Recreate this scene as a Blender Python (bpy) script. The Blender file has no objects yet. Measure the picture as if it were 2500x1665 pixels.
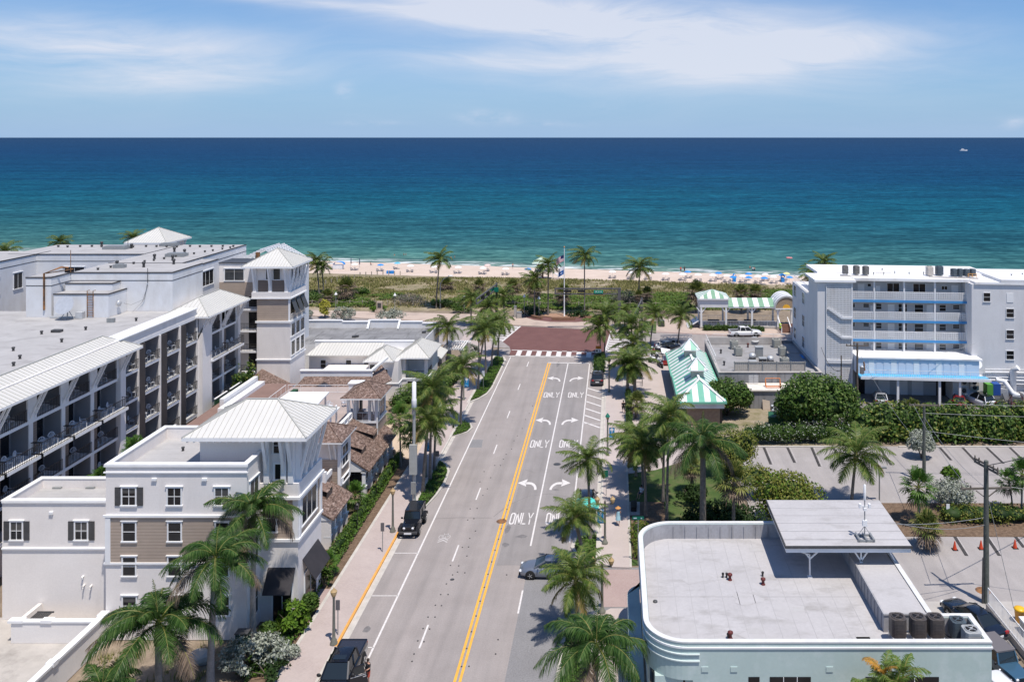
import bpy, math, random
from mathutils import Vector, Matrix, noise
random.seed(7)
SC = bpy.context.scene
COL = SC.collection
PI = math.pi
# ---- camera numbers (level camera, lens shift): pixel of the 2500 px photograph <-> world metres
CH, CF, CX, CY = 37.0, 2030.0, 1500.0, 335.0
def at(px, py, z=0.0):
    Y = CF * (CH - z) / (py - CY)
    return Vector(((px - CX) * Y / CF, Y, z))
def sx(px, Y): return (px - CX) * Y / CF
def sz(py, Y): return CH - (py - CY) * Y / CF
def rnd(a, b): return random.uniform(a, b)

# ------------------------------------------------------------------ mesh builder
class MB:
    def __init__(s): s.v = []; s.f = []; s.m = []; s.s = []
    def add(s, vs, fs, m=0, sm=False):
        o = len(s.v); s.v += [tuple(v) for v in vs]
        for f in fs: s.f.append(tuple(i + o for i in f)); s.m.append(m); s.s.append(sm)
        return s
    def poly(s, pts, m=0): return s.add(pts, [tuple(range(len(pts)))], m)
    def box(s, x0, x1, y0, y1, z0, z1, m=0):
        return s.add([(x0,y0,z0),(x1,y0,z0),(x1,y1,z0),(x0,y1,z0),(x0,y0,z1),(x1,y0,z1),(x1,y1,z1),(x0,y1,z1)],
                     [(0,3,2,1),(4,5,6,7),(0,1,5,4),(1,2,6,5),(2,3,7,6),(3,0,4,7)], m)
    def prism(s, pts, z0, z1, m=0, bot=True):
        n = len(pts)
        vs = [(p[0],p[1],z0) for p in pts] + [(p[0],p[1],z1) for p in pts]
        fs = [(i,(i+1)%n,n+(i+1)%n,n+i) for i in range(n)] + [tuple(range(n,2*n))]
        if bot: fs.append(tuple(range(n-1,-1,-1)))
        return s.add(vs, fs, m)
    def slab(s, pts, t, m=0):            # 3-D polygon with thickness t downward
        n = len(pts)
        vs = [tuple(p) for p in pts] + [(p[0],p[1],p[2]-t) for p in pts]
        return s.add(vs, [tuple(range(n)), tuple(range(2*n-1,n-1,-1))] + [(i,(i+1)%n,n+(i+1)%n,n+i) for i in range(n)], m)
    def bar(s, p, q, w, h=None, m=0):
        p = Vector(p); q = Vector(q); h = h or w
        d = (q-p).normalized(); u = Vector((0,0,1))
        if abs(d.z) > .95: u = Vector((0,1,0))
        r = d.cross(u).normalized()*w/2; u = r.cross(d).normalized()*h/2
        vs = [p-r-u,p+r-u,p+r+u,p-r+u,q-r-u,q+r-u,q+r+u,q-r+u]
        return s.add(vs, [(0,1,2,3),(7,6,5,4),(0,4,5,1),(1,5,6,2),(2,6,7,3),(3,7,4,0)], m)
    def tube(s, pts, rs, n=8, m=0, sm=True):
        pts = [Vector(p) for p in pts]
        if not isinstance(rs,(list,tuple)): rs = [rs]*len(pts)
        vs = []
        for i, p in enumerate(pts):
            d = (pts[min(i+1,len(pts)-1)]-pts[max(i-1,0)]).normalized()
            u = Vector((0,1,0)) if abs(d.z) > .8 else Vector((0,0,1))
            a = d.cross(u).normalized(); b = d.cross(a)
            for k in range(n):
                t = 2*PI*k/n; vs.append(p+(a*math.cos(t)+b*math.sin(t))*rs[i])
        fs = []
        for i in range(len(pts)-1):
            for k in range(n): fs.append((i*n+k,i*n+(k+1)%n,(i+1)*n+(k+1)%n,(i+1)*n+k))
        s.add(vs, fs, m, sm)
        L = len(pts)-1
        return s.add([], [], m) if n < 3 else s.add([vs[k] for k in range(n)]+[vs[L*n+k] for k in range(n)], [tuple(range(n-1,-1,-1)), tuple(range(n,2*n))], m)
    def lathe(s, c, prof, n=12, m=0, sm=True, ax=None, cap=True):
        vs = []; fs = []
        for r, z in prof:
            for k in range(n):
                t = 2*PI*k/n
                v = (r*math.cos(t), r*math.sin(t), z)
                if ax == 'x': v = (z, r*math.cos(t), r*math.sin(t))
                if ax == 'y': v = (r*math.cos(t), z, r*math.sin(t))
                vs.append((c[0]+v[0], c[1]+v[1], c[2]+v[2]))
        for i in range(len(prof)-1):
            for k in range(n): fs.append((i*n+k,i*n+(k+1)%n,(i+1)*n+(k+1)%n,(i+1)*n+k))
        s.add(vs, fs, m, sm)
        e = len(prof)-1
        if not cap: return s
        return s.add(vs[:n]+vs[e*n:], [tuple(range(n-1,-1,-1)), tuple(range(n,2*n))], m)
    def ell(s, c, r, n=10, k=6, m=0):
        if not isinstance(r,(list,tuple)): r = (r,r,r)
        vs = []; fs = []
        for i in range(k+1):
            f = PI*i/k
            for j in range(n):
                t = 2*PI*j/n; vs.append((c[0]+r[0]*math.sin(f)*math.cos(t), c[1]+r[1]*math.sin(f)*math.sin(t), c[2]-r[2]*math.cos(f)))
        for i in range(k):
            for j in range(n): fs.append((i*n+j,i*n+(j+1)%n,(i+1)*n+(j+1)%n,(i+1)*n+j))
        return s.add(vs, fs, m, True)
    def map(s, fn, start=0):
        for i in range(start, len(s.v)): s.v[i] = tuple(fn(*s.v[i]))
        return s
    def build(s, name, mats, parent=None):
        o0 = Vector((0,0,0))
        if parent is not None:
            r = parent
            while r.parent: r = r.parent
            o0 = r.location
        me = bpy.data.meshes.new(name)
        me.from_pydata([(a-o0.x,b-o0.y,c-o0.z) for a,b,c in s.v], [], s.f)
        for m in (mats if isinstance(mats,(list,tuple)) else [mats]): me.materials.append(m)
        me.polygons.foreach_set('material_index', s.m)
        me.polygons.foreach_set('use_smooth', s.s)
        me.update()
        o = bpy.data.objects.new(name, me); COL.objects.link(o)
        if parent is not None: o.parent = parent
        return o

def tag(o, label, cat, group=None, kind=None):
    if label: o['label'] = label
    if cat: o['category'] = cat
    if group: o['group'] = group
    if kind: o['kind'] = kind
    return o
def struct(o): o['kind'] = 'structure'; return o
def thing(name, label, cat, loc=(0,0,0), group=None):
    o = bpy.data.objects.new(name, None); COL.objects.link(o)
    o.location = loc; o.empty_display_size = .3
    return tag(o, label, cat, group)
def dup(root, loc, rz=0, label=None, group=None, sc=None):
    r = root.copy(); COL.objects.link(r); r.location = loc; r.rotation_euler = (0,0,rz)
    if sc: r.scale = sc if isinstance(sc,(list,tuple)) else (sc,sc,sc)
    if label: r['label'] = label
    if group: r['group'] = group
    for ch in list(root.children):
        c = ch.copy(); COL.objects.link(c); c.parent = r
        for g in list(ch.children):
            d = g.copy(); COL.objects.link(d); d.parent = c
    return r
def place(o, loc, rz=0, sc=None):
    o.location = loc; o.rotation_euler = (0,0,rz)
    if sc: o.scale = sc if isinstance(sc,(list,tuple)) else (sc,sc,sc)
    return o
ORD = ['first','second','third','fourth','fifth','sixth','seventh','eighth','ninth','tenth','eleventh','twelfth','thirteenth','fourteenth','fifteenth','sixteenth','seventeenth','eighteenth','nineteenth','twentieth']

# ------------------------------------------------------------------ polygon helpers
def clip(poly, n, d):                  # keep side n.p <= d (2-D normal on x,y of 3-D points)
    out = []
    for i in range(len(poly)):
        a = poly[i]; b = poly[(i+1)%len(poly)]
        fa = n[0]*a[0]+n[1]*a[1]-d; fb = n[0]*b[0]+n[1]*b[1]-d
        if fa <= 0: out.append(a)
        if fa*fb < 0:
            t = fa/(fa-fb); out.append(tuple(a[k]+(b[k]-a[k])*t for k in range(3)))
    return out
def strips(poly, dirn, step, off=0.0):   # cut a roof face into strips across dirn
    n = dirn; vals = [n[0]*p[0]+n[1]*p[1] for p in poly]
    lo, hi = min(vals), max(vals); k = math.floor((lo-off)/step); out = []
    while off+k*step < hi:
        a, b = off+k*step, off+(k+1)*step
        q = clip(clip(poly, n, b), (-n[0],-n[1]), -a)
        if len(q) >= 3: out.append((k, q))
        k += 1
    return out
def ribs(mb, poly, dirn, step, w=.05, h=.05, m=0, off=0.0):   # standing seams up the slope
    n = dirn; vals = [n[0]*p[0]+n[1]*p[1] for p in poly]; v = min(vals)+step*.5+off
    while v < max(vals)-.02:
        pts = []
        for i in range(len(poly)):
            a = poly[i]; b = poly[(i+1)%len(poly)]
            fa = n[0]*a[0]+n[1]*a[1]-v; fb = n[0]*b[0]+n[1]*b[1]-v
            if fa*fb < 0:
                t = fa/(fa-fb); pts.append(Vector([a[k]+(b[k]-a[k])*t for k in range(3)]))
        if len(pts) >= 2 and (pts[0]-pts[1]).length > .15:
            mb.bar(pts[0]+Vector((0,0,h/2)), pts[1]+Vector((0,0,h/2)), w, h, m)
        v += step
def hip_faces(x0,x1,y0,y1,z0,z1,ra,rb):   # ridge from ra to rb (x,y)
    A=(x0,y0,z0);B=(x1,y0,z0);C_=(x1,y1,z0);D=(x0,y1,z0);R=(ra[0],ra[1],z1);S=(rb[0],rb[1],z1)
    if abs(ra[0]-rb[0]) < 1e-6 and abs(ra[1]-rb[1]) < 1e-6:
        return [([A,B,R],(1,0)),([B,C_,R],(0,1)),([C_,D,R],(1,0)),([D,A,R],(0,1))]
    if abs(ra[0]-rb[0]) > abs(ra[1]-rb[1]):
        return [([A,B,S,R],(1,0)),([B,C_,S],(0,1)),([C_,D,R,S],(1,0)),([D,A,R],(0,1))]
    return [([A,B,R],(1,0)),([B,C_,S,R],(0,1)),([C_,D,S],(1,0)),([D,A,R,S],(0,1))]
def hip(mb, x0,x1,y0,y1,z0,z1,ra,rb,step=.45,t=.22,m=0,seam=True,mseam=0,mf=0):
    for poly, n in hip_faces(x0,x1,y0,y1,z0,z1,ra,rb):
        mb.poly(poly, m)
        if seam: ribs(mb, poly, n, step, .028, .04, mseam)
    mb.box(x0,x1,y0,y1,z0-t,z0-.004,mf)
    R=(ra[0],ra[1],z1+.03);S=(rb[0],rb[1],z1+.03)
    for p,q in (((x0,y0,z0+.03),R),((x1,y0,z0+.03),S if abs(ra[0]-rb[0])>abs(ra[1]-rb[1]) else R),((x1,y1,z0+.03),S),((x0,y1,z0+.03),R if abs(ra[0]-rb[0])>abs(ra[1]-rb[1]) else S)):
        mb.bar(p,q,.12,.07,mseam)
    if Vector(R)!=Vector(S): mb.bar(R,S,.14,.08,mseam)

# ------------------------------------------------------------------ materials
def C(r,g,b):
    f = lambda c: (c/255/12.92) if c <= 10 else (((c/255)+.055)/1.055)**2.4
    return (f(r),f(g),f(b),1)
def new_mat(name):
    m = bpy.data.materials.new(name); m.use_nodes = True
    nt = m.node_tree; b = nt.nodes['Principled BSDF']
    return m, nt, b
def nnoise(nt, scale, detail=4, rough=.6, vec=None, co='Object'):
    n = nt.nodes.new('ShaderNodeTexNoise'); n.inputs['Scale'].default_value = scale
    n.inputs['Detail'].default_value = detail; n.inputs['Roughness'].default_value = rough
    if vec is None:
        tc = nt.nodes.new('ShaderNodeTexCoord'); vec = tc.outputs[co]
    nt.links.new(vec, n.inputs['Vector'])
    return n
def mapping(nt, sc, co='Object', rot=(0,0,0)):
    tc = nt.nodes.new('ShaderNodeTexCoord'); mp = nt.nodes.new('ShaderNodeMapping')
    mp.inputs['Scale'].default_value = sc; mp.inputs['Rotation'].default_value = rot
    nt.links.new(tc.outputs[co], mp.inputs['Vector']); return mp.outputs['Vector']
def ramp(nt, fac, stops):
    r = nt.nodes.new('ShaderNodeValToRGB'); e = r.color_ramp.elements
    while len(e) < len(stops): e.new(.5)
    for i,(p,c) in enumerate(stops): e[i].position = p; e[i].color = c
    nt.links.new(fac, r.inputs['Fac']); return r.outputs['Color']
def mix(nt, fac, a, b, mode='MIX'):
    n = nt.nodes.new('ShaderNodeMix'); n.data_type = 'RGBA'; n.blend_type = mode
    for s, v in ((n.inputs[0],fac),(n.inputs[6],a),(n.inputs[7],b)):
        if hasattr(v,'is_linked') or isinstance(v, bpy.types.NodeSocket): nt.links.new(v, s)
        else: s.default_value = v
    return n.outputs[2]
def mth(nt, op, a, b=None, c=None):
    n = nt.nodes.new('ShaderNodeMath'); n.operation = op
    for i, v in enumerate((a,b,c)):
        if v is None: continue
        if isinstance(v, bpy.types.NodeSocket): nt.links.new(v, n.inputs[i])
        else: n.inputs[i].default_value = v
    return n.outputs[0]
def bump(nt, b, h, strength=.3, dist=.05):
    n = nt.nodes.new('ShaderNodeBump'); n.inputs['Strength'].default_value = strength; n.inputs['Distance'].default_value = dist
    nt.links.new(h, n.inputs['Height']); nt.links.new(n.outputs['Normal'], b.inputs['Normal'])
def mat(name, c, c2=None, scale=1.5, rough=.7, metal=0, spec=.4, fine=0, fscale=40, bmp=0, stain=None, sscale=(.9,.9,.15), lo=.35, hi=.65, trans=0, coat=0):
    m, nt, b = new_mat(name)
    b.inputs['Roughness'].default_value = rough; b.inputs['Metallic'].default_value = metal
    b.inputs['Specular IOR Level'].default_value = spec
    if coat: b.inputs['Coat Weight'].default_value = coat; b.inputs['Coat Roughness'].default_value = .05
    col = None
    if c2:
        col = ramp(nt, nnoise(nt, scale).outputs['Fac'], [(lo,c),(hi,c2)])
    if stain:
        n = nnoise(nt, 1, 5, .65, mapping(nt, sscale))
        f = ramp(nt, n.outputs['Fac'], [(.52,(0,0,0,1)),(.72,(1,1,1,1))])
        col = mix(nt, f, col if col else c, stain)
    if fine:
        n = nnoise(nt, fscale, 2)
        g = ramp(nt, n.outputs['Fac'], [(.3,(1-fine,1-fine,1-fine,1)),(.7,(1+0*fine,1,1,1))])
        col = mix(nt, 1.0, col if col else c, g, 'MULTIPLY')
        if bmp: bump(nt, b, n.outputs['Fac'], bmp, .02)
    if col: nt.links.new(col, b.inputs['Base Color'])
    else: b.inputs['Base Color'].default_value = c
    m.diffuse_color = c
    return m
def leafmat(name, cols, rough=.5, sc=.8, trans=.25):
    m, nt, b = new_mat(name)
    oi = nt.nodes.new('ShaderNodeNewGeometry')
    n = nnoise(nt, sc, 3)
    f = mth(nt, 'ADD', mth(nt,'MULTIPLY',oi.outputs['Random Per Island'],.6), mth(nt,'MULTIPLY',n.outputs['Fac'],.4))
    k = len(cols)-1
    col = ramp(nt, f, [(.15+.7*i/k, c) for i,c in enumerate(cols)])
    nt.links.new(col, b.inputs['Base Color'])
    b.inputs['Roughness'].default_value = rough; b.inputs['Specular IOR Level'].default_value = .16
    tr = nt.nodes.new('ShaderNodeBsdfTranslucent'); nt.links.new(col, tr.inputs['Color'])
    ms = nt.nodes.new('ShaderNodeMixShader'); ms.inputs[0].default_value = trans
    nt.links.new(b.outputs[0], ms.inputs[1]); nt.links.new(tr.outputs[0], ms.inputs[2])
    nt.links.new(ms.outputs[0], nt.nodes['Material Output'].inputs['Surface'])
    return m
def L(v): return (v,v,v,1)
W_STUCCO = mat('white_stucco', (.80,.765,.735,1), (.75,.715,.685,1), .35, .85, fine=.06, fscale=9, bmp=.15, stain=(.68,.645,.615,1), sscale=(.35,.35,.09))
W_WARM = mat('pale_grey_stucco', (.82,.775,.74,1), (.77,.725,.69,1), .3, .85, fine=.06, fscale=8, bmp=.1, stain=(.70,.655,.62,1), sscale=(.35,.35,.09))
def seam_roof(m, pitch, axis='Y', dark=.80):
    nt = m.node_tree; b = nt.nodes['Principled BSDF']; src = b.inputs['Base Color'].links[0].from_socket
    gp = nt.nodes.new('ShaderNodeNewGeometry'); ps = nt.nodes.new('ShaderNodeSeparateXYZ'); nt.links.new(gp.outputs['Position'], ps.inputs[0])
    w = nnoise(nt, 1, 3, .5, mapping(nt,(.25,.25,1)))
    f = mth(nt,'FRACT', mth(nt,'DIVIDE', mth(nt,'ADD', ps.outputs[axis], mth(nt,'MULTIPLY',w.outputs['Fac'],.25)), pitch))
    k = mth(nt,'MULTIPLY', ramp(nt,f,[(.0,(1,1,1,1)),(.07,(0,0,0,1))]), ramp(nt,nnoise(nt,.5,4).outputs['Fac'],[(.35,(.1,.1,.1,1)),(.6,(1,1,1,1))]))
    nt.links.new(mix(nt, k, src, (dark*.32,dark*.31,dark*.305,1)), b.inputs['Base Color'])
W_TRIM = mat('white_trim', (.80,.80,.80,1), (.74,.74,.74,1), .8, .6)
W_PAINT = mat('white_paint', (.74,.745,.76,1), (.68,.675,.67,1), .5, .7, fine=.05, fscale=12, bmp=.1, stain=(.60,.585,.57,1), sscale=(.3,.3,.1))
ROOF_WHITE = mat('white_membrane', (.86,.86,.86,1), (.80,.79,.78,1), .25, .6, stain=(.66,.62,.58,1), sscale=(.25,.25,.25))
ROOF_PAINT = mat('pale_seam_metal', (.61,.595,.555,1), (.57,.555,.52,1), .4, .42, spec=.5)
SEAM = mat('seam_metal', (.42,.415,.385,1), None, rough=.5)
ROOF_GREY = mat('grey_coated_roof', (.43,.42,.415,1), (.38,.37,.365,1), .45, .8, fine=.06, fscale=6, stain=(.30,.29,.285,1), sscale=(.3,.5,.3))
seam_roof(ROOF_GREY, 1.0)
ROOF_DARKGREY = mat('worn_bitumen_roof', (.27,.27,.275,1), (.19,.19,.195,1), .5, .85, fine=.15, fscale=4, stain=(.10,.10,.10,1), sscale=(1.6,.22,1))
TAN = None
DARK_BROWN = mat('charcoal_panel', (.040,.034,.034,1), (.050,.043,.043,1), 1, .6)
GLASS_DK = mat('dark_window_glass', (.010,.011,.013,1), (.022,.022,.025,1), .8, .12, spec=.35)
GLASS_MID = mat('grey_window_glass', (.06,.065,.07,1), (.03,.03,.033,1), .7, .15, spec=.6)
BLACK_METAL = mat('black_painted_metal', (.018,.017,.018,1), None, rough=.45)
GREY_METAL = mat('galvanised_metal', (.33,.34,.34,1), (.27,.28,.28,1), 4, .45, .3)
DARK_GREY = mat('dark_grey_metal', (.07,.07,.075,1), (.05,.05,.05,1), 3, .5)
ALU = mat('bright_aluminium', (.62,.63,.64,1), (.54,.55,.56,1), 3, .4, .4)
RUST = mat('rusty_metal', (.36,.16,.05,1), (.10,.06,.04,1), 2, .7)
CONCRETE = mat('pale_concrete', (.47,.44,.41,1), (.40,.375,.35,1), .6, .85, fine=.08, fscale=10, stain=(.30,.28,.26,1), sscale=(.4,.4,.4))
KERB = mat('kerb_concrete', (.56,.52,.47,1), (.46,.43,.39,1), 1.2, .85, fine=.1, fscale=15)
YELLOW_KERB = mat('yellow_kerb_paint', (.72,.36,.08,1), (.60,.30,.08,1), 2, .7)
MULCH = mat('brown_mulch', (.13,.085,.055,1), (.22,.15,.10,1), 3, .95, fine=.3, fscale=12)
SOIL = mat('sandy_soil', (.30,.24,.18,1), (.20,.155,.11,1), .6, .95, fine=.2, fscale=5)
TRUNK = mat('palm_trunk', (.17,.145,.125,1), (.25,.225,.20,1), 3, .9, fine=.25, fscale=14)
TRUNK_PALE = mat('pale_palm_trunk', (.32,.30,.28,1), (.24,.225,.21,1), 2, .9, fine=.18, fscale=10)
WOOD = mat('weathered_wood', (.20,.17,.14,1), (.13,.11,.09,1), 4, .85, fine=.2, fscale=10)
BARK = mat('tree_bark', (.10,.08,.06,1), (.15,.12,.10,1), 4, .9)
RUBBER = mat('black_rubber', (.012,.012,.012,1), None, rough=.8)
RIM = mat('alloy_rim', (.55,.55,.56,1), None, rough=.3, metal=.8)
CARGLASS = mat('car_glass', (.015,.02,.022,1), None, rough=.06, spec=.8)
HEADL = mat('headlight_glass', (.75,.76,.78,1), None, rough=.1, spec=.8)
TAILL = mat('taillight_glass', (.35,.01,.012,1), None, rough=.15, spec=.7)
SKIN = mat('skin', (.50,.28,.19,1), (.46,.25,.17,1), 8, .6)
MARK_W = mat('white_road_paint', (.66,.63,.61,1), (.50,.475,.46,1), 4, .7, lo=.48, hi=.72)
MARK_Y = mat('yellow_road_paint', (.80,.42,.055,1), (.66,.35,.06,1), 2, .7)
BLUE = mat('blue_fabric', (.03,.20,.52,1), (.04,.24,.60,1), 4, .7)
# ================================================================== CAMERA, SUN, SKY
cam = bpy.data.cameras.new('camera'); co = bpy.data.objects.new('camera', cam); COL.objects.link(co)
cam.sensor_width = 36; cam.lens = CF/2500*36; cam.shift_x = -.1; cam.shift_y = -.1985
cam.clip_start = .5; cam.clip_end = 400000
co.location = (0,0,CH); co.rotation_euler = (PI/2,0,0); SC.camera = co
SUN = Vector((.19,-.285,.94)).normalized()
sl = bpy.data.lights.new('sun','SUN'); sl.energy = 4.6; sl.angle = math.radians(.5); sl.color = (1,.93,.845)
so = bpy.data.objects.new('sun', sl); COL.objects.link(so); so.rotation_euler = SUN.to_track_quat('Z','Y').to_euler()
SC.view_settings.view_transform = 'Standard'; SC.view_settings.look = 'None'; SC.view_settings.exposure = .12; SC.view_settings.gamma = 1
try: SC.cycles.max_bounces = 6; SC.cycles.transparent_max_bounces = 4; SC.cycles.use_denoising = True
except Exception: pass
wd = bpy.data.worlds.new('World'); SC.world = wd; wd.use_nodes = True
nt = wd.node_tree; bg = nt.nodes['Background']
sky = nt.nodes.new('ShaderNodeTexSky'); sky.sky_type = 'NISHITA'; sky.sun_disc = False
sky.sun_elevation = math.radians(70); sky.sun_rotation = math.radians(146); sky.air_density = 1.0; sky.dust_density = .6; sky.ozone_density = 2.2
bg.inputs['Strength'].default_value = .076
wd.cycles.sampling_method = 'MANUAL'; wd.cycles.sample_map_resolution = 512
tc = nt.nodes.new('ShaderNodeTexCoord'); sp = nt.nodes.new('ShaderNodeSeparateXYZ'); nt.links.new(tc.outputs['Generated'], sp.inputs[0])
yy = mth(nt,'MAXIMUM', sp.outputs['Y'], .05)
az = mth(nt,'DIVIDE', sp.outputs['X'], yy); el = mth(nt,'DIVIDE', sp.outputs['Z'], yy)
cb = nt.nodes.new('ShaderNodeCombineXYZ'); nt.links.new(az, cb.inputs[0]); nt.links.new(mth(nt,'MULTIPLY',el,2.6), cb.inputs[1])
wrp = nnoise(nt, 2.2, 3, .5, cb.outputs[0])
wv = nt.nodes.new('ShaderNodeVectorMath'); wv.operation = 'MULTIPLY_ADD'; nt.links.new(wrp.outputs['Color'], wv.inputs[0]); wv.inputs[1].default_value = (.34,.34,.3); nt.links.new(cb.outputs[0], wv.inputs[2])
mpp = nt.nodes.new('ShaderNodeMapping'); mpp.inputs['Scale'].default_value = (2.0,6.0,1); mpp.inputs['Rotation'].default_value = (0,0,-.13); nt.links.new(wv.outputs[0], mpp.inputs['Vector'])
fib = nnoise(nt, 1.7, 9, .62, mpp.outputs[0])
def blob(px, py, wx, wy, tilt=0, amp=1):      # a bank of cirrus at a bearing and height above the horizon
    a0 = (px-CX)/CF; e0 = (CY-py)/CF
    da = mth(nt,'SUBTRACT',az,a0); de = mth(nt,'SUBTRACT', mth(nt,'SUBTRACT',el,e0), mth(nt,'MULTIPLY',da,tilt))
    q = mth(nt,'ADD', mth(nt,'POWER',mth(nt,'ABSOLUTE',mth(nt,'DIVIDE',da,wx/CF)),2.0), mth(nt,'POWER',mth(nt,'ABSOLUTE',mth(nt,'DIVIDE',de,wy/CF)),2.0))
    return mth(nt,'MULTIPLY', mth(nt,'EXPONENT', mth(nt,'MULTIPLY',q,-1.0)), amp)
bl = None
for a in ((1560,62,560,82,-.10,1.05),(1180,150,250,28,-.05,.60),(1620,165,420,60,.0,.55),(230,115,420,62,-.06,1.0),(420,195,300,34,.05,.55),(1250,45,420,40,-.1,.6),(2000,120,300,45,.12,.45),(830,15,260,12,-.08,.45)):
    q = blob(*a); bl = q if bl is None else mth(nt,'ADD',bl,q)
cov = mth(nt,'MULTIPLY_ADD', fib.outputs['Fac'], 1.5, -.76)
cl = mth(nt,'MULTIPLY', mth(nt,'ADD',bl,.07), mth(nt,'MULTIPLY_ADD', fib.outputs['Fac'], 3.0, -.60))
clc = nt.nodes.new('ShaderNodeClamp'); nt.links.new(cl, clc.inputs[0])
hz = mth(nt,'EXPONENT', mth(nt,'MULTIPLY', mth(nt,'ABSOLUTE',el), -9.0))
# small cumulus puffs low over the sea
pn = nnoise(nt, 26, 5, .6, cb.outputs[0])
pf = None
for a in ((840,222,22,18,0,1),(1165,285,45,16,0,1),(1230,285,35,14,0,.9),(2480,300,40,14,0,1),(1200,205,16,9,0,.7),(1340,302,90,7,0,.7),(900,300,80,6,0,.6),(1480,260,40,16,0,.4)):
    q = blob(*a); pf = q if pf is None else mth(nt,'ADD',pf,q)
pfc = nt.nodes.new('ShaderNodeClamp'); nt.links.new(mth(nt,'MULTIPLY', mth(nt,'MULTIPLY_ADD',pn.outputs['Fac'],3.2,-1.25), pf), pfc.inputs[0])
SKYG = nt.nodes.new('ShaderNodeVectorMath'); SKYG.operation = 'MULTIPLY'; nt.links.new(sky.outputs[0], SKYG.inputs[0]); SKYG.inputs[1].default_value = (.64,1.04,1.50)
c0 = mix(nt, mth(nt,'MULTIPLY',hz,.8), SKYG.outputs[0], (4.5,6.7,10.2,1))
c1 = mix(nt, mth(nt,'MULTIPLY',clc.outputs[0],.82), c0, (9.4,9.7,10.8,1))
c2 = mix(nt, mth(nt,'MULTIPLY',pfc.outputs[0],.42), c1, (9.0,9.4,11,1))
nt.links.new(c2, bg.inputs['Color'])

# ================================================================== GROUND, DUNE, BEACH, SEA
def duneD(X): return 213.0-.148*max(-160,min(160,X))
def shoreW(X): return 246-.2*max(-200,min(200,X))
def gh(X, Y):
    D = duneD(X); W = shoreW(X)
    if Y < 180: return -.05
    if Y < D:
        t = (Y-180)/(D-180)
        n = noise.noise(Vector((X*.06,Y*.09,3)))*.7 + noise.noise(Vector((X*.2,Y*.25,9)))*.3
        return -.05 + min(1,t*4)*(.35+.05*t+n*.9*(1-abs(2*t-1)**3))
    if Y < D+7: return .35-(Y-D)/7*1.35
    if Y < W+25: return -1.0-(Y-D-7)/(W-D-7)*1.05
    return max(-6, -1.0-(W+25-D-7)/(W-D-7)*1.05-(Y-W-25)*.05)
xs = [-90000,-20000,-5000,-1500,-600,-320]+[-200+i*4 for i in range(15)]+[-140+i*1.8 for i in range(156)]+[145+i*8 for i in range(8)]+[320,600,1500,5000,20000,90000]
ys = [-400,-100,0,40,80,120,160,172,178]+[180+i*1.6 for i in range(52)]+[265+i*6 for i in range(8)]+[340,600,2000,8000,30000,120000]
xs = sorted(set(xs)); ys = sorted(set(ys))
g = MB()
vs = [(x,y,gh(x,y)) for y in ys for x in xs]; nx = len(xs)
g.add(vs, [], 0)
for j in range(len(ys)-1):
    for i in range(nx-1):
        xm = (xs[i]+xs[i+1])/2; ym = (ys[j]+ys[j+1])/2
        g.f.append((j*nx+i,j*nx+i+1,(j+1)*nx+i+1,(j+1)*nx+i)); g.s.append(True)
        g.m.append(0 if ym < 179 else (1 if ym < duneD(xm)+1.5 else 2))
SAND_m, nt, b = new_mat('beach_sand')
n1 = nnoise(nt,.25,5); n2 = nnoise(nt,3,3)
col = ramp(nt, n1.outputs['Fac'], [(.3,(.52,.415,.335,1)),(.7,(.60,.49,.41,1))])
gp = nt.nodes.new('ShaderNodeNewGeometry'); ps = nt.nodes.new('ShaderNodeSeparateXYZ'); nt.links.new(gp.outputs['Position'], ps.inputs[0])
sh = mth(nt,'ADD', ps.outputs['Y'], mth(nt,'MULTIPLY', ps.outputs['X'], .2))
wet = nt.nodes.new('ShaderNodeMapRange'); nt.links.new(mth(nt,'ADD',sh,mth(nt,'MULTIPLY',n1.outputs['Fac'],3)), wet.inputs[0]); wet.inputs[1].default_value = 245.2; wet.inputs[2].default_value = 247
col = mix(nt, wet.outputs[0], col, (.30,.235,.19,1))
nt.links.new(col, b.inputs['Base Color']); b.inputs['Roughness'].default_value = .95; bump(nt,b,n2.outputs['Fac'],.5,.12)
DUNE_m, nt, b = new_mat('dune_soil')
n1 = nnoise(nt,.16,5,.65); n2 = nnoise(nt,1.6,4)
col = ramp(nt, n1.outputs['Fac'], [(.32,(.13,.12,.05,1)),(.46,(.20,.17,.085,1)),(.56,(.30,.235,.15,1)),(.68,(.46,.38,.30,1))])
col = mix(nt, .5, col, ramp(nt, n2.outputs['Fac'], [(.35,(.10,.095,.045,1)),(.65,(.34,.28,.18,1))]))
nt.links.new(col, b.inputs['Base Color']); b.inputs['Roughness'].default_value = .95
ground = struct(g.build('ground', [SOIL, DUNE_m, SAND_m]))

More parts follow.
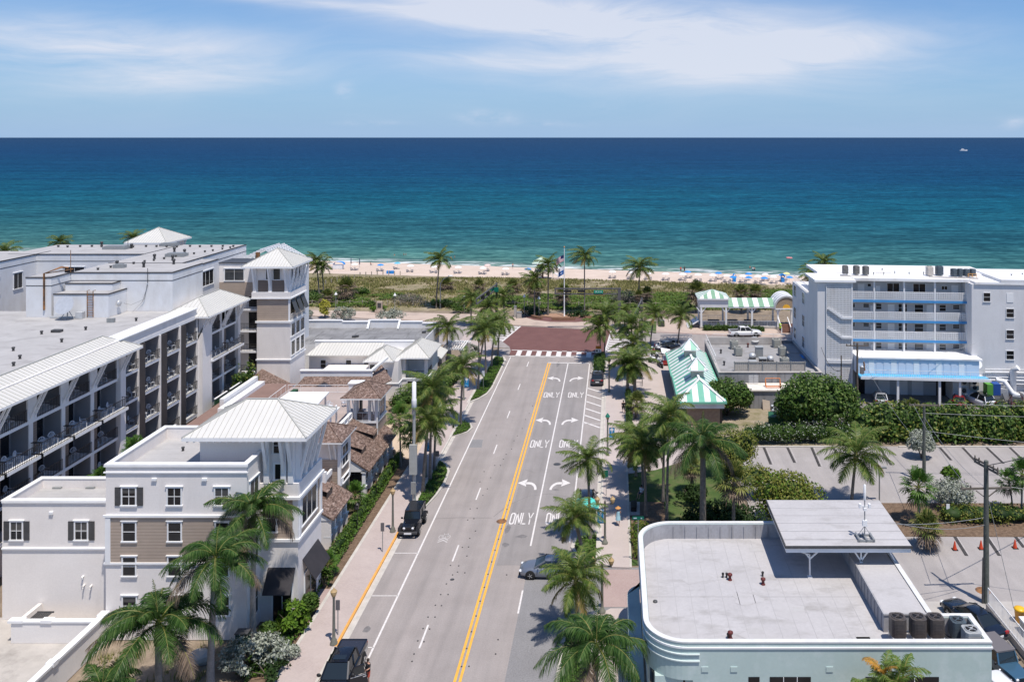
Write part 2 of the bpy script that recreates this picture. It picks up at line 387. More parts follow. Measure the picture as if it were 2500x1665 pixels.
SEA_m, nt, b = new_mat('sea_water')
gp = nt.nodes.new('ShaderNodeNewGeometry'); ps = nt.nodes.new('ShaderNodeSeparateXYZ'); nt.links.new(gp.outputs['Position'], ps.inputs[0])
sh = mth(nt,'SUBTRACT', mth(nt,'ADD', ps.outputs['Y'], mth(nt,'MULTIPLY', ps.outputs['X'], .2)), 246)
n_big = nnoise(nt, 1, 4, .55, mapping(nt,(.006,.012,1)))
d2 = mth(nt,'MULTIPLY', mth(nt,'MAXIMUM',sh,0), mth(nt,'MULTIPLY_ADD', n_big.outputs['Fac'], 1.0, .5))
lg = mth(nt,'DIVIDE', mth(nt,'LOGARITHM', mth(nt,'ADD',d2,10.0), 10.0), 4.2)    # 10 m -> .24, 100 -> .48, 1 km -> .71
col = ramp(nt, lg, [(.238,(.115,.205,.175,1)),(.33,(.055,.155,.145,1)),(.47,(.018,.10,.125,1)),(.575,(.005,.082,.132,1)),(.66,(.004,.056,.124,1)),(.76,(.007,.046,.118,1)),(.95,(.014,.048,.112,1))])  # far end of the ramp lifted: horizon haze put into the water colour
n_r = nnoise(nt, 1, 6, .65, mapping(nt,(.05,.16,1)))
n_s = nnoise(nt, 1, 4, .6, mapping(nt,(.22,.6,1)))
n_l = nnoise(nt, 1, 4, .6, mapping(nt,(.004,.03,1)))
col = mix(nt, 1.0, col, ramp(nt, n_r.outputs['Fac'], [(.36,(.50,.62,.66,1)),(.52,(1,1,1,1)),(.66,(1.6,1.4,1.34,1))]), 'MULTIPLY')
col = mix(nt, 1.0, col, ramp(nt, n_s.outputs['Fac'], [(.37,(.5,.62,.66,1)),(.52,(1,1,1,1)),(.66,(1.6,1.42,1.36,1))]), 'MULTIPLY')
col = mix(nt, 1.0, col, ramp(nt, n_l.outputs['Fac'], [(.35,(.76,.80,.83,1)),(.65,(1.16,1.13,1.10,1))]), 'MULTIPLY')
foam_n = nnoise(nt, 1, 4, .6, mapping(nt,(.10,.5,1)))
fm = nt.nodes.new('ShaderNodeMapRange'); nt.links.new(sh, fm.inputs[0]); fm.inputs[1].default_value = 8.5; fm.inputs[2].default_value = 1.0
ff = mth(nt,'MULTIPLY', fm.outputs[0], ramp(nt, foam_n.outputs['Fac'], [(.50,(0,0,0,1)),(.57,(1,1,1,1))]))
cap = nnoise(nt, 1, 2, .5, mapping(nt,(.02,.11,1)))
fc = ramp(nt, cap.outputs['Fac'], [(.80,(0,0,0,1)),(.84,(1,1,1,1))])
col = mix(nt, ff, col, (.70,.72,.72,1)); col = mix(nt, mth(nt,'MULTIPLY',fc,.5), col, (.6,.68,.7,1))
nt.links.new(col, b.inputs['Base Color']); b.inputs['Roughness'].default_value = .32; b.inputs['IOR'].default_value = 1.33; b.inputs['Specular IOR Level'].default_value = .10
gl = nt.nodes.new('ShaderNodeBsdfGlossy'); gl.inputs['Roughness'].default_value = .3
df = nt.nodes.new('ShaderNodeBsdfDiffuse'); nt.links.new(col, df.inputs['Color']); mx = nt.nodes.new('ShaderNodeMixShader'); mx.inputs[0].default_value = .045
nt.links.new(df.outputs[0], mx.inputs[1]); nt.links.new(gl.outputs[0], mx.inputs[2]); nt.links.new(mx.outputs[0], nt.nodes['Material Output'].inputs['Surface'])
hh = mth(nt,'ADD', n_r.outputs['Fac'], mth(nt,'MULTIPLY',n_s.outputs['Fac'],.5)); bump(nt,gl,hh,.5,1.2); nt.links.new(gl.inputs['Normal'].links[0].from_socket, df.inputs['Normal'])
s = MB(); sxs = [-150000,-20000,-3000,-600,-200,0,200,600,3000,20000,150000]; sys_ = [40,150,400,1200,5000,20000,80000,300000]
vs = []
for k, y in enumerate(sys_):
    for x in sxs: vs.append((x, y if k else (246-.2*max(-200,min(200,x))-1.5), -2.0))
s.add(vs, [(j*11+i,j*11+i+1,(j+1)*11+i+1,(j+1)*11+i) for j in range(len(sys_)-1) for i in range(10)])
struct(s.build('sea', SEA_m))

# ================================================================== ROADS AND PAVEMENTS
def asphalt(name, c1, c2, tracks=(), grain=.16):
    m, nt, b = new_mat(name)
    a = nnoise(nt, 1, 5, .6, mapping(nt,(.9,.045,1))); f = nnoise(nt, 9, 3); p = nnoise(nt,.35,5,.6)
    col = ramp(nt, a.outputs['Fac'], [(.32,c2),(.66,c1)])
    col = mix(nt, 1, col, ramp(nt, f.outputs['Fac'], [(.3,(1-grain,1-grain,1-grain,1)),(.7,(1,1,1,1))]), 'MULTIPLY')
    col = mix(nt, 1, col, ramp(nt, p.outputs['Fac'], [(.25,(.86,.855,.85,1)),(.6,(1,1,1,1))]), 'MULTIPLY')
    sp2 = nnoise(nt, 2.2, 2); col = mix(nt, ramp(nt, sp2.outputs['Fac'], [(.74,(0,0,0,1)),(.80,(.5,.5,.5,1))]), col, (.12,.11,.11,1))
    if tracks:      # oil drip and tyre bands down the middle of each lane
        gp = nt.nodes.new('ShaderNodeNewGeometry'); ps = nt.nodes.new('ShaderNodeSeparateXYZ'); nt.links.new(gp.outputs['Position'], ps.inputs[0]); sm_ = None
        for c_,w_,k_ in tracks:
            q = mth(nt,'DIVIDE', mth(nt,'SUBTRACT', ps.outputs['X'], c_), w_); e_ = mth(nt,'MULTIPLY', mth(nt,'EXPONENT', mth(nt,'MULTIPLY', mth(nt,'MULTIPLY',q,q), -1.0)), k_); sm_ = e_ if sm_ is None else mth(nt,'ADD',sm_,e_)
        n3 = nnoise(nt, 1, 4, .6, mapping(nt,(1.2,.10,1))); col = mix(nt, mth(nt,'MULTIPLY', sm_, ramp(nt,n3.outputs['Fac'],[(.35,(.15,.15,.15,1)),(.65,(1,1,1,1))])), col, (.13,.12,.115,1))
    nt.links.new(col, b.inputs['Base Color']); b.inputs['Roughness'].default_value = .9; bump(nt,b,f.outputs['Fac'],.2,.02)
    return m
ASPH = asphalt('worn_pale_asphalt', (.365,.325,.308,1), (.305,.275,.262,1), [(-15.8,.4,.26),(-12.45,.4,.24),(-16.7,.3,.12),(-14.9,.3,.12),(-13.3,.3,.10),(-11.6,.3,.10),(-18.8,.6,.14)])
ASPH2 = asphalt('greyer_asphalt', (.315,.29,.282,1), (.265,.247,.241,1), [(-9.1,.42,.34),(-5.85,.42,.30),(-10,.3,.12),(-8.2,.3,.12),(-6.7,.3,.1),(-5.0,.3,.1)])
ASPH3 = asphalt('fresh_grey_asphalt', (.275,.268,.272,1), (.245,.24,.243,1), grain=.3)
ASPHL = asphalt('parking_lot_asphalt', (.39,.36,.345,1), (.33,.305,.295,1))
ASPHC = asphalt('yard_asphalt', (.25,.23,.22,1), (.18,.165,.16,1))
ASPHB = asphalt('black_asphalt', (.022,.021,.021,1), (.030,.028,.028,1))
def pavers(name, c1, c2, c3, sc=4.0, rot=0, mortar=(.45,.40,.37,1)):
    m, nt, b = new_mat(name)
    bt = nt.nodes.new('ShaderNodeTexBrick'); bt.inputs['Scale'].default_value = sc
    nt.links.new(mapping(nt,(1,1,1),rot=(0,0,rot)), bt.inputs['Vector'])
    bt.inputs['Color1'].default_value = c1; bt.inputs['Color2'].default_value = c2; bt.inputs['Mortar'].default_value = mortar; bt.inputs['Mortar Size'].default_value = .012
    p = nnoise(nt,.4,5,.6); col = mix(nt, ramp(nt,p.outputs['Fac'],[(.4,(0,0,0,1)),(.75,(.75,.75,.75,1))]), bt.outputs['Color'], c3)
    nt.links.new(col, b.inputs['Base Color']); b.inputs['Roughness'].default_value = .9
    return m
PAVE = pavers('pinkish_pavers', (.42,.345,.32,1), (.36,.295,.275,1), (.47,.40,.37,1))
PAVER = pavers('pale_brick_pavers', (.45,.385,.36,1), (.41,.35,.325,1), (.50,.43,.40,1), rot=.6)
BRICK = pavers('red_brick_paving', (.145,.062,.055,1), (.115,.052,.048,1), (.18,.085,.075,1), 3.0, .785, (.16,.085,.075,1))
BRICKP = pavers('rose_brick_paving', (.36,.26,.24,1), (.31,.22,.205,1), (.40,.31,.285,1), 4, .785)
SANDP = pavers('sand_coloured_pavers', (.52,.40,.28,1), (.47,.36,.25,1), (.55,.44,.32,1), 3)
PROM = mat('beige_promenade', (.50,.40,.335,1), (.45,.36,.30,1), .3, .9, fine=.07, fscale=6, stain=(.36,.29,.25,1), sscale=(.3,.3,.3))
def sheet(name, pts, z, m, parent=None):
    mb = MB(); mb.poly([(p[0],p[1],z) for p in pts]); o = mb.build(name, m, parent)
    if parent is None: struct(o)
    return o
def slabsheet(name, pts, z, m, t=.16): return struct(MB().prism(pts, z-t, z).build(name, m))
R4 = lambda a,b_,c,d: [(a,c),(b_,c),(b_,d),(a,d)]
road = sheet('road', R4(-20.15,-1.35,20,146), .0, ASPH)
sheet('road_lane', R4(-10.2,-4.2,72,137), .004, ASPH2, road)
sheet('road_patch', [(-7.55,20),(-1.36,20),(-1.36,71.9),(-7.45,71.9)], .006, ASPH3, road)
sheet('road_patch', [at(1142,1091)[:2],at(1176,1091)[:2],at(1179,1072)[:2],at(1150,1072)[:2]], .004, ASPH3, road)
cross = sheet('cross_road', [(-160,174.6),(-160,191),(-18.3,163.4),(160,127.2),(160,110.6),(-1.6,142.9)], -.006, ASPH)
inter = [(-18.0,144.4),(-18.6,147.3),(-20.3,150.9),(-18.4,163.2),(-.6,159.4),(-1.6,142.9),(-3.9,141.4),(-17.9,141.4)]
sheet('intersection_paving', inter, .006, BRICK, road)
sheet('side_street', [(-1.36,64.8),(14,64.8),(14,71.8),(-1.36,71.6)], -.004, ASPH3)
sheet('side_street_apron', R4(-1.0,2.7,65.6,71.3), .004, BRICKP)
# pavements and kerbs
slabsheet('left_pavement', [(-22.95,20),(-20.32,20),(-20.32,116),(-20.6,141),(-22.5,151),(-28,156),(-28,149),(-24.5,141),(-22.95,96)], .13, PAVE)
slabsheet('left_pavement_edging', R4(-23.22,-22.95,20,96), .15, KERB)
struct(MB().box(-20.32,-20.13,20,60.3,-.1,.14).box(-20.32,-20.13,79.2,141,-.1,.14).build('left_kerb', KERB))
struct(MB().box(-20.32,-20.13,60.3,79.2,-.1,.15).build('yellow_kerb', YELLOW_KERB))
sheet('left_gutter', R4(-20.13,-19.62,20,81.5), .006, KERB)
sheet('left_gutter', R4(-20.13,-19.7,95.5,117), .006, KERB)
slabsheet('right_pavement', [(-1.2,72.2),(-.2,71.5),(1.3,71.4),(1.3,141),(-1.0,142.4),(-1.9,141.8),(-1.2,139.5)], .13, PAVER)
slabsheet('right_pavement', [(-1.2,20),(1.6,20),(1.6,65.2),(-.3,65.2),(-1.2,64.4)], .13, PAVER)
struct(MB().box(-1.38,-1.2,72.2,140,-.1,.14).box(-1.38,-1.2,20,64.4,-.1,.14).build('right_kerb', KERB))
struct(MB().box(1.3,1.5,71.4,130,-.1,.16).build('right_pavement_edging', KERB))
sheet('right_gutter', R4(-1.8,-1.38,77,128), .006, KERB)
slabsheet('plaza', [(1.5,99.5),(9.3,99.5),(9.3,139.2),(1.5,140.8)], .12, PAVER)
slabsheet('corner_pavement', [(-1.0,142.4),(1.5,140.8),(9.3,139.2),(15.3,138.3),(15.3,136.5),(-1.2,139.5)], .125, CONCRETE)
# promenade past the cross road
slabsheet('promenade', [(-160,191.2),(-18.3,163.6),(-.4,159.7),(160,127.4),(160,150),(36,158),(9,170.5),(-3,172.5),(-10,170),(-19,170.5),(-30,174),(-60,177.5),(-160,196)], .10, PROM)
struct(MB().add([(-.4,159.62,.02),(160,127.3,.02),(160,127.55,.16),(-.4,159.87,.16)],[(0,1,2,3)]).build('promenade_kerb', BRICKP))
sheet('lawn', [(1.5,72),(12.5,72),(12.5,99.5),(1.5,99.5)], -.01, None or mat('lawn_green', (.055,.105,.02,1), (.095,.135,.035,1), .5, .9, fine=.35, fscale=14, stain=(.16,.13,.07,1), sscale=(.5,.5,.5)))
LAWN = bpy.data.materials['lawn_green']
sheet('lawn', [at(1602,813)[:2],at(1560,806)[:2],at(1560,783)[:2],at(1603,784)[:2]], .112, LAWN)
sheet('lawn', [(-25.6,48),(-23.25,48),(-23.25,62),(-25.6,60)], .0, LAWN)
pth = [at(1530,1144),at(1600,1122),at(1640,1104),at(1664,1075),at(1672,1052),at(1705,1052),at(1700,1092),at(1660,1128),at(1600,1146),at(1530,1156)]
slabsheet('park_path', [p[:2] for p in pth], .03, PAVER, .05)
slabsheet('bench_pad', [at(1531,1224)[:2],at(1562,1224)[:2],at(1562,1256)[:2],at(1531,1257)[:2]], .03, CONCRETE, .05)
slabsheet('bench_pad', [at(1529,1110)[:2],at(1547,1110)[:2],at(1547,1128)[:2],at(1529,1128)[:2]], .03, CONCRETE, .05)
sheet('courtyard_drive', [(-31,96),(-22.9,95.5),(-22.9,108),(-31,107)], .0, SANDP)
sheet('entrance_path', R4(-25.3,-23.2,65.6,68.2), .03, BRICKP)
sheet('service_yard', R4(-75,-37.4,40,64.2), -.01, CONCRETE)
lot = sheet('parking_lot', [(14,64.8),(80,64.8),(80,99.8),(13.5,99.8),(13.5,84)], -.01, ASPHL)
sheet('lot_drive', [(21,60.2),(34,60.2),(34,66.4),(21,66.4)], .0, CONCRETE)
sheet('fenced_lot', R4(32.2,60,42,63.8), -.006, ASPHB)
sheet('condo_yard', [(29,104),(90,104),(90,122),(29,122)], -.012, ASPHC)
sheet('back_yard', [(12.5,99.9),(27,99.9),(27,117),(12.5,117)], -.014, mat('dry_dirt', (.38,.31,.24,1), (.20,.18,.09,1), .5, .95, fine=.2, fscale=5))
# stall lines of the lot
def line(p, q, w, z=.006, m=None, parent=None, name='lane_line'):
    p = Vector((p[0],p[1],0)); q = Vector((q[0],q[1],0)); d = (q-p).normalized(); r = Vector((d.y,-d.x,0))*w/2
    return sheet(name, [(p-r)[:2],(p+r)[:2],(q+r)[:2],(q-r)[:2]], z, m or MARK_W, parent)
MARK_F = mat('faded_road_paint', (.52,.49,.475,1), (.40,.37,.36,1), 3, .8)
TAR = mat('black_tar_line', (.035,.033,.033,1), (.06,.055,.055,1), 2, .8)
for (x0,y0),(x1,y1) in (((1864,1089),(1882,1132)),((1921,1088),(1940,1128)),((1980,1088),(2001,1137)),((2033,1089),(2060,1132)),((2146,1090),(2176,1134)),((2289,1085),(2322,1122)),((2344,1085),(2385,1128)),((2401,1084),(2450,1130)),((2457,1083),(2500,1124)),((2313,1280),(2360,1355)),((2388,1278),(2440,1355)),((2450,1272),(2500,1335))):
    line(at(x0,y0), at(x1,y1), .30, .006, TAR, lot, 'stall_line'); line(at(x0+6,y0), at(x1+6,y1), .07, .006, MARK_F, lot, 'stall_line')
struct(MB().box(13.5,26.5,99.3,99.55,-.1,.14).box(34,80,99.3,99.55,-.1,.14).build('lot_kerb', KERB))
# lane markings
Z1 = .010
line((-17.5,20),(-17.5,140.3),.15,Z1,None,road)
for o in (-10.88,-10.52): line((o,20),(o,136.6),.19,Z1,MARK_Y,road)
line((-7.6,75.4),(-7.6,136.6),.15,Z1,None,road)
line((-4.1,76),(-4.05,136.6),.15,Z1,None,road)
line((-10.9,136.8),(-4.0,136.4),.35,Z1,None,road,'stop_line')
for a in range(-1,7): line((-14.15,60.3+12.35*a),(-14.15,63.2+12.35*a),.14,Z1,None,road)
for a in range(3): line((-7.5,64.7-11.5*a),(-7.5,68-11.5*a),.14,Z1,None,road)
for y in (60.4,67.2,74.1): line((-19.6,y),(-17.5,y),.1,Z1,None,road,'stall_line')
for y in (107.6,94.5,83.6): line((-4.1,y),(-1.8,y),.1,Z1,None,road,'stall_line')
for y in (122.9,119.8,116.7,113.7,110.9,108.2): line((-4.0,y),(-1.85,y-2.1),.3,Z1,None,road,'hatch_line')
# crosswalks
def bar4(p, q, r, s_, name='crosswalk_stripe'): sheet(name, [p,q,r,s_], Z1+.004, MARK_W, road)
line((-17.9,140.9),(-2.3,139.7),.3,Z1+.004,None,road,'crosswalk_line'); line((-17.9,144.9),(-2.6,143.4),.3,Z1+.004,None,road,'crosswalk_line')
for k in range(9):
    x = -16.4+1.72*k; yb = 140.9-.077*(x+17.9); bar4((x-.42,yb),(x+.42,yb),(x+.42,yb+3.9),(x-.42,yb+3.9))
line((-20.4,150.9),(-18.45,163.1),.35,Z1+.004,None,road,'crosswalk_line'); line((-24.4,151.9),(-22.6,163.8),.35,Z1+.004,None,road,'crosswalk_line')
for k in range(7):
    y = 151.8+1.68*k; o = (y-150.9)*.16; bar4((-24.3+o,y+.7),(-20.5+o,y),(-20.5+o,y+.75),(-24.3+o,y+1.45))
line((-1.6,143.1),(-.6,159.2),.35,Z1+.004,None,road,'crosswalk_line'); line((2.2,142.4),(3.0,158.4),.35,Z1+.004,None,road,'crosswalk_line')
for k in range(9):
    y = 144+1.7*k; o = (y-143)*.06; bar4((-1.5+o,y),(2.1+o,y-.7),(2.1+o,y),(-1.5+o,y+.7))
# words and arrows
def stroke(mb, p, q, w):
    p = Vector((p[0],p[1],0)); q = Vector((q[0],q[1],0)); d = q-p
    w2 = w*(.5+.9*abs(d.y)/(d.length)) if False else w
    r = Vector((1,0,0))*w if abs(d.y) > abs(d.x) else Vector((0,1,0))*w*2.0
    mb.poly([p-r/2,p+r/2,q+r/2,q-r/2])
def word(x, y, w=2.2, h=2.45):
    mb = MB(); lw = w/4.55; t = .11
    def P(k,u,v): return (x+k*lw*1.18+u*lw, y+v*h)
    ring = [(.0,.12),(.0,.88),(.25,1),(.75,1),(1,.88),(1,.12),(.75,0),(.25,0)]; cx_,cy_ = .5,.5
    inn = [(cx_+(a-cx_)*.5, cy_+(b_-cy_)*.80) for a,b_ in ring]
    for i in range(8):
        j = (i+1)%8; mb.poly([P(0,*ring[i])+(0,),P(0,*ring[j])+(0,),P(0,*inn[j])+(0,),P(0,*inn[i])+(0,)])
    stroke(mb,P(1,.1,0),P(1,.1,1),t); stroke(mb,P(1,.9,0),P(1,.9,1),t); stroke(mb,P(1,.12,1),P(1,.88,0),t*1.1)
    stroke(mb,P(2,.1,0),P(2,.1,1),t); stroke(mb,P(2,.1,.05),P(2,.95,.05),t)
    stroke(mb,P(3,.5,0),P(3,.5,.5),t); stroke(mb,P(3,.5,.46),P(3,.02,1),t); stroke(mb,P(3,.5,.46),P(3,.98,1),t)
    mb.map(lambda a,b_,c: (a,b_,Z1)); mb.build('only_marking', MARK_W, road)
for y in (79.6,99.3,118.4): word(-10.15,y); word(-6.65,y)
def arrow(x, y, sgn):        # tail at x, tip sgn*2 m away
    mb = MB(); n = 8; P = lambda a,b_: (x+sgn*a, y+b_, Z1)
    for i in range(n):
        t0 = PI/2*i/n; t1 = PI/2*(i+1)/n
        A = lambda t,r,s_: P(r*.85-math.cos(t)*r*.85*1.0+ (0 if r==1 else 0), math.sin(t)*s_)
        o0 = (.95-.95*math.cos(t0), 1.95*math.sin(t0)); o1 = (.95-.95*math.cos(t1), 1.95*math.sin(t1))
        i0 = (.95-.70*math.cos(t0), 1.40*math.sin(t0)); i1 = (.95-.70*math.cos(t1), 1.40*math.sin(t1))
        mb.poly([P(*o0),P(*o1),P(*i1),P(*i0)])
    mb.poly([P(.95,1.40),P(.95,1.95),P(1.3,1.95),P(1.3,1.40)])
    mb.poly([P(1.18,2.75),P(1.28,1.68),P(1.18,.85),P(2.15,1.72)])
    mb.build('turn_arrow', MARK_W, road)
for y in (87.4,107.2,126.2): arrow(-8.2,y,-1); arrow(-6.85,y,1)
bk = MB(); bx, by = -15.75, 77.1; bks = .74
for cx_ in (-.42,.42):
    for i in range(10):
        t0, t1 = 2*PI*i/10, 2*PI*(i+1)/10
        bk.poly([(bx+cx_+r*math.cos(t), by+1.7*r*math.sin(t), Z1) for r,t in ((.32,t0),(.32,t1),(.24,t1),(.24,t0))])
for p,q in (((-.42,0),(-.1,.6)),((-.1,.6),(.3,.6)),((.42,0),(.3,.9)),((-.42,0),(.05,0)),((.05,0),(.3,.6)),((-.15,.7),(-.2,.9))):
    d = Vector((q[0]-p[0],q[1]-p[1],0)).normalized()*.05; bk.poly([(bx+p[0]-d.y,by+p[1]+d.x,Z1),(bx+p[0]+d.y,by+p[1]-d.x,Z1),(bx+q[0]+d.y,by+q[1]-d.x,Z1),(bx+q[0]-d.y,by+q[1]+d.x,Z1)])
for k in range(2):
    y = by-1.5+.55*k
    for s_ in (-1,1): bk.poly([(bx,y+.5,Z1),(bx,y+.8,Z1),(bx+s_*.6,y+.25,Z1),(bx+s_*.6,y-.05,Z1)])
bk.map(lambda a,b_,c: (bx+(a-bx)*bks, by+(b_-by)*bks, c)); bk.build('bicycle_marking', MARK_F, road)
# studs, drain covers, oil stains and a painted blot of shade
stud = MB().lathe((0,0,0),[(.065,0),(.06,.03),(.0,.035)],8).build('road_stud', DARK_GREY, road); stud.location = (-13.6,56,.012)
pr = [(1117,1395),(1135,1397),(1100,1379),(1120,1380),(1105,1402),(1090,1424),(1076,1450),(1094,1450),(1063,1476),(1078,1477),(1045,1505),(1062,1505),(1033,1533),(1049,1534),(1020,1563),(1035,1565),(1011,1595),(1140,1356),(1129,1335),(1144,1334),(1147,1313),(1161,1295),(1142,1268),(1157,1265),(1165,1240),(1148,1241),(1179,1208),(1190,1192),(1172,1175),(1198,1165),(1182,1150),(1208,1135),(1222,1135),(1229,1120),(1236,1108),(1249,1095),(1212,1062),(1255,1075),(1263,1063),(1275,1045),(1283,1023),(1292,1008),(1300,990),(1210,1595),(1216,1560),(1237,1402),(1145,1625),(1006,1613)]
for x,y in pr[:48]:
    o = stud.copy(); COL.objects.link(o); p = at(x,y); o.location = (p.x,p.y,.012)
for k in range(18):
    o = stud.copy(); COL.objects.link(o); o.location = (-10.7+rnd(-.02,.02), 50+2.05*k, .012)
for x,y,r in ((1360,1132,.42),(1224.5,1271,.5),(1384,1455,.22),(1104,1413,.18)):
    p = at(x,y); MB().lathe((p.x,p.y,0),[(r,.004),(r*.98,.014),(r*.8,.016)],16).build('manhole_cover', RUST if y==1271 else DARK_GREY, road)
p = at(2400,1440); MB().lathe((p.x,p.y,0),[(.6,-.01),(.58,.012)],16).build('manhole_cover', RUST, lot)
OIL_SHADE = mat('oil_and_shade_blot', (.14,.13,.13,1), (.2,.19,.19,1), 3, .9)
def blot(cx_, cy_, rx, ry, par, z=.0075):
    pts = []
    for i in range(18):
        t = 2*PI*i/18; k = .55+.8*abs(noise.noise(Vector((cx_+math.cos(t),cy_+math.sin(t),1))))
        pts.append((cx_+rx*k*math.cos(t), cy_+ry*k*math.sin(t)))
    return sheet('oil_and_shade_blot', pts, z, OIL_SHADE, par)
for x,y,rx,ry in ((1240,1290,.35,1.2),(1275,1308,.7,.5),(1235,1328,.5,.5),(1357,1194,.5,.28),(1362,888,.35,2.2),(1480,1040,.25,.8),(880,1430,.35,.9),(922,1378,.25,.8),(895,1535,.4,.6)):  # blot by the nearest right arrow is shade put into the colour
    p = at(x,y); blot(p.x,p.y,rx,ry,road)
CRACK = mat('sealed_crack', (.20,.185,.18,1), None, rough=.9)
for pts in (((1205,1260),(1240,1232),(1290,1210),(1340,1204),(1390,1212)),((1282,1146),(1295,1148),(1303,1153)),((1060,1265),(1120,1262),(1200,1263)),((1290,953),(1350,953),(1420,956))):
    for a,c in zip(pts,pts[1:]): line(at(*a),at(*c),.06,.0085,CRACK,road,'crack')
# planted kerb islands
LAWN2 = mat('dark_planting_soil', (.045,.06,.02,1), (.08,.08,.04,1), 1, .95, fine=.3, fscale=10)
ISL = {
 'a': [(-20.3,80.8),(-19.6,81.5),(-18.9,83),(-18.35,85.8),(-18.05,89),(-18.2,92),(-19.0,94.2),(-20.3,95.6)],
 'b': [(-20.4,102.6),(-19.2,103.4),(-18.3,104.4),(-18.0,105.8),(-18.5,107.3),(-19.2,108),(-20.3,108.5)],
 'c': [(-20.6,115.6),(-19.3,117.2),(-18.3,119.6),(-17.95,122.5),(-17.95,138),(-18.6,140.3),(-20.5,141)],
 'd': [(-1.3,71.4),(-2.2,72.5),(-3.4,73.5),(-3.95,75),(-3.7,76.6),(-1.3,77.6)],
 'e': [(-1.3,65),(-2.6,64.4),(-3.8,62.6),(-4.0,60),(-4,30),(-1.3,30)],
 'f': [(-1.3,127.5),(-3.1,128.4),(-3.6,130.4),(-3.5,138),(-2.4,140.2),(-1.3,140.5)]}
for k, pts in ISL.items():
    c = Vector((sum(p[0] for p in pts)/len(pts), sum(p[1] for p in pts)/len(pts)))
    struct(MB().prism(pts,-.1,.145).build('island_kerb', KERB))
    inn = [((p[0]-c.x)*.74+c.x, (p[1]-c.y)*.93+c.y) for p in pts]
    slabsheet('island_soil', inn, .155, LAWN2, .02)
slabsheet('planting_bed', [(-25.9,44),(-23.25,44),(-23.25,96),(-25.9,96)], .02, MULCH, .03)
slabsheet('planting_bed', [(26,77.2),(70,76.8),(70,84.0),(26,84.2)], .04, MULCH, .05)
slabsheet('planting_bed', [(1.6,73),(5,73),(5,84.5),(1.6,84.5)], .015, MULCH, .03)
# ================================================================== BUILDINGS, LEFT SIDE
def siding(name, c, pitch=.24):
    m, nt, b = new_mat(name)
    tc = nt.nodes.new('ShaderNodeNewGeometry'); s = nt.nodes.new('ShaderNodeSeparateXYZ'); nt.links.new(tc.outputs['Position'], s.inputs[0])
    f = mth(nt,'FRACT', mth(nt,'DIVIDE', s.outputs['Z'], pitch))
    n = nnoise(nt, .7, 4)
    base = ramp(nt, n.outputs['Fac'], [(.35,c),(.65,tuple(v*.9 for v in c[:3])+(1,))])
    col = mix(nt, ramp(nt, f, [(.0,(1,1,1,1)),(.22,(0,0,0,1))]), base, tuple(v*.36 for v in c[:3])+(1,))
    nt.links.new(col, b.inputs['Base Color']); b.inputs['Roughness'].default_value = .7; bump(nt,b,f,.5,.03)
    return m
TAN = siding('tan_clapboard', (.47,.375,.30,1))
TAN2 = siding('brown_louvre', (.19,.15,.125,1), .22)
def shake(name):
    m, nt, b = new_mat(name)
    a = nnoise(nt, 1, 4, .7, mapping(nt,(3.2,3.2,6))); f = nnoise(nt,.45,4); h = nnoise(nt, 1, 2, .5, mapping(nt,(7,2.2,9)))
    col = ramp(nt, a.outputs['Fac'], [(.30,(.085,.056,.045,1)),(.45,(.17,.11,.088,1)),(.56,(.24,.17,.14,1)),(.70,(.40,.32,.285,1))])
    col = mix(nt, 1, col, ramp(nt, h.outputs['Fac'], [(.35,(.45,.43,.42,1)),(.55,(1,1,1,1))]), 'MULTIPLY')
    col = mix(nt, 1, col, ramp(nt, f.outputs['Fac'], [(.3,(.8,.78,.76,1)),(.7,(1.15,1.15,1.15,1))]), 'MULTIPLY')
    nt.links.new(col, b.inputs['Base Color']); b.inputs['Roughness'].default_value = .95; bump(nt,b,a.outputs['Fac'],.7,.06)
    return m
SHAKE = shake('weathered_wood_shakes')
DECKR = mat('brown_deck_roof', (.24,.155,.13,1), (.20,.13,.11,1), .5, .85, fine=.06, fscale=8)
DECKP = mat('pinkish_deck', (.40,.33,.30,1), (.34,.28,.26,1), .6, .85)
GREEN_SCREEN = mat('green_screen_mesh', (.02,.075,.035,1), None, rough=.7)
AWN = mat('charcoal_awning', (.028,.026,.030,1), (.04,.036,.04,1), 1, .7)
fy = lambda Y0: (lambda a,d,z: (a, Y0-d, z))
fxp = lambda X0: (lambda a,d,z: (X0+d, a, z))
fxm = lambda X0: (lambda a,d,z: (X0-d, a, z))
def fbox(mb, F, a0,a1,d0,d1,z0,z1,m=0):
    st = len(mb.v); mb.box(a0,a1,d0,d1,z0,z1,m); return mb.map(F, st)
WR_ = random.Random(4); BLIND = mat('window_blind', (.09,.088,.085,1), (.065,.063,.06,1), 2, .5)
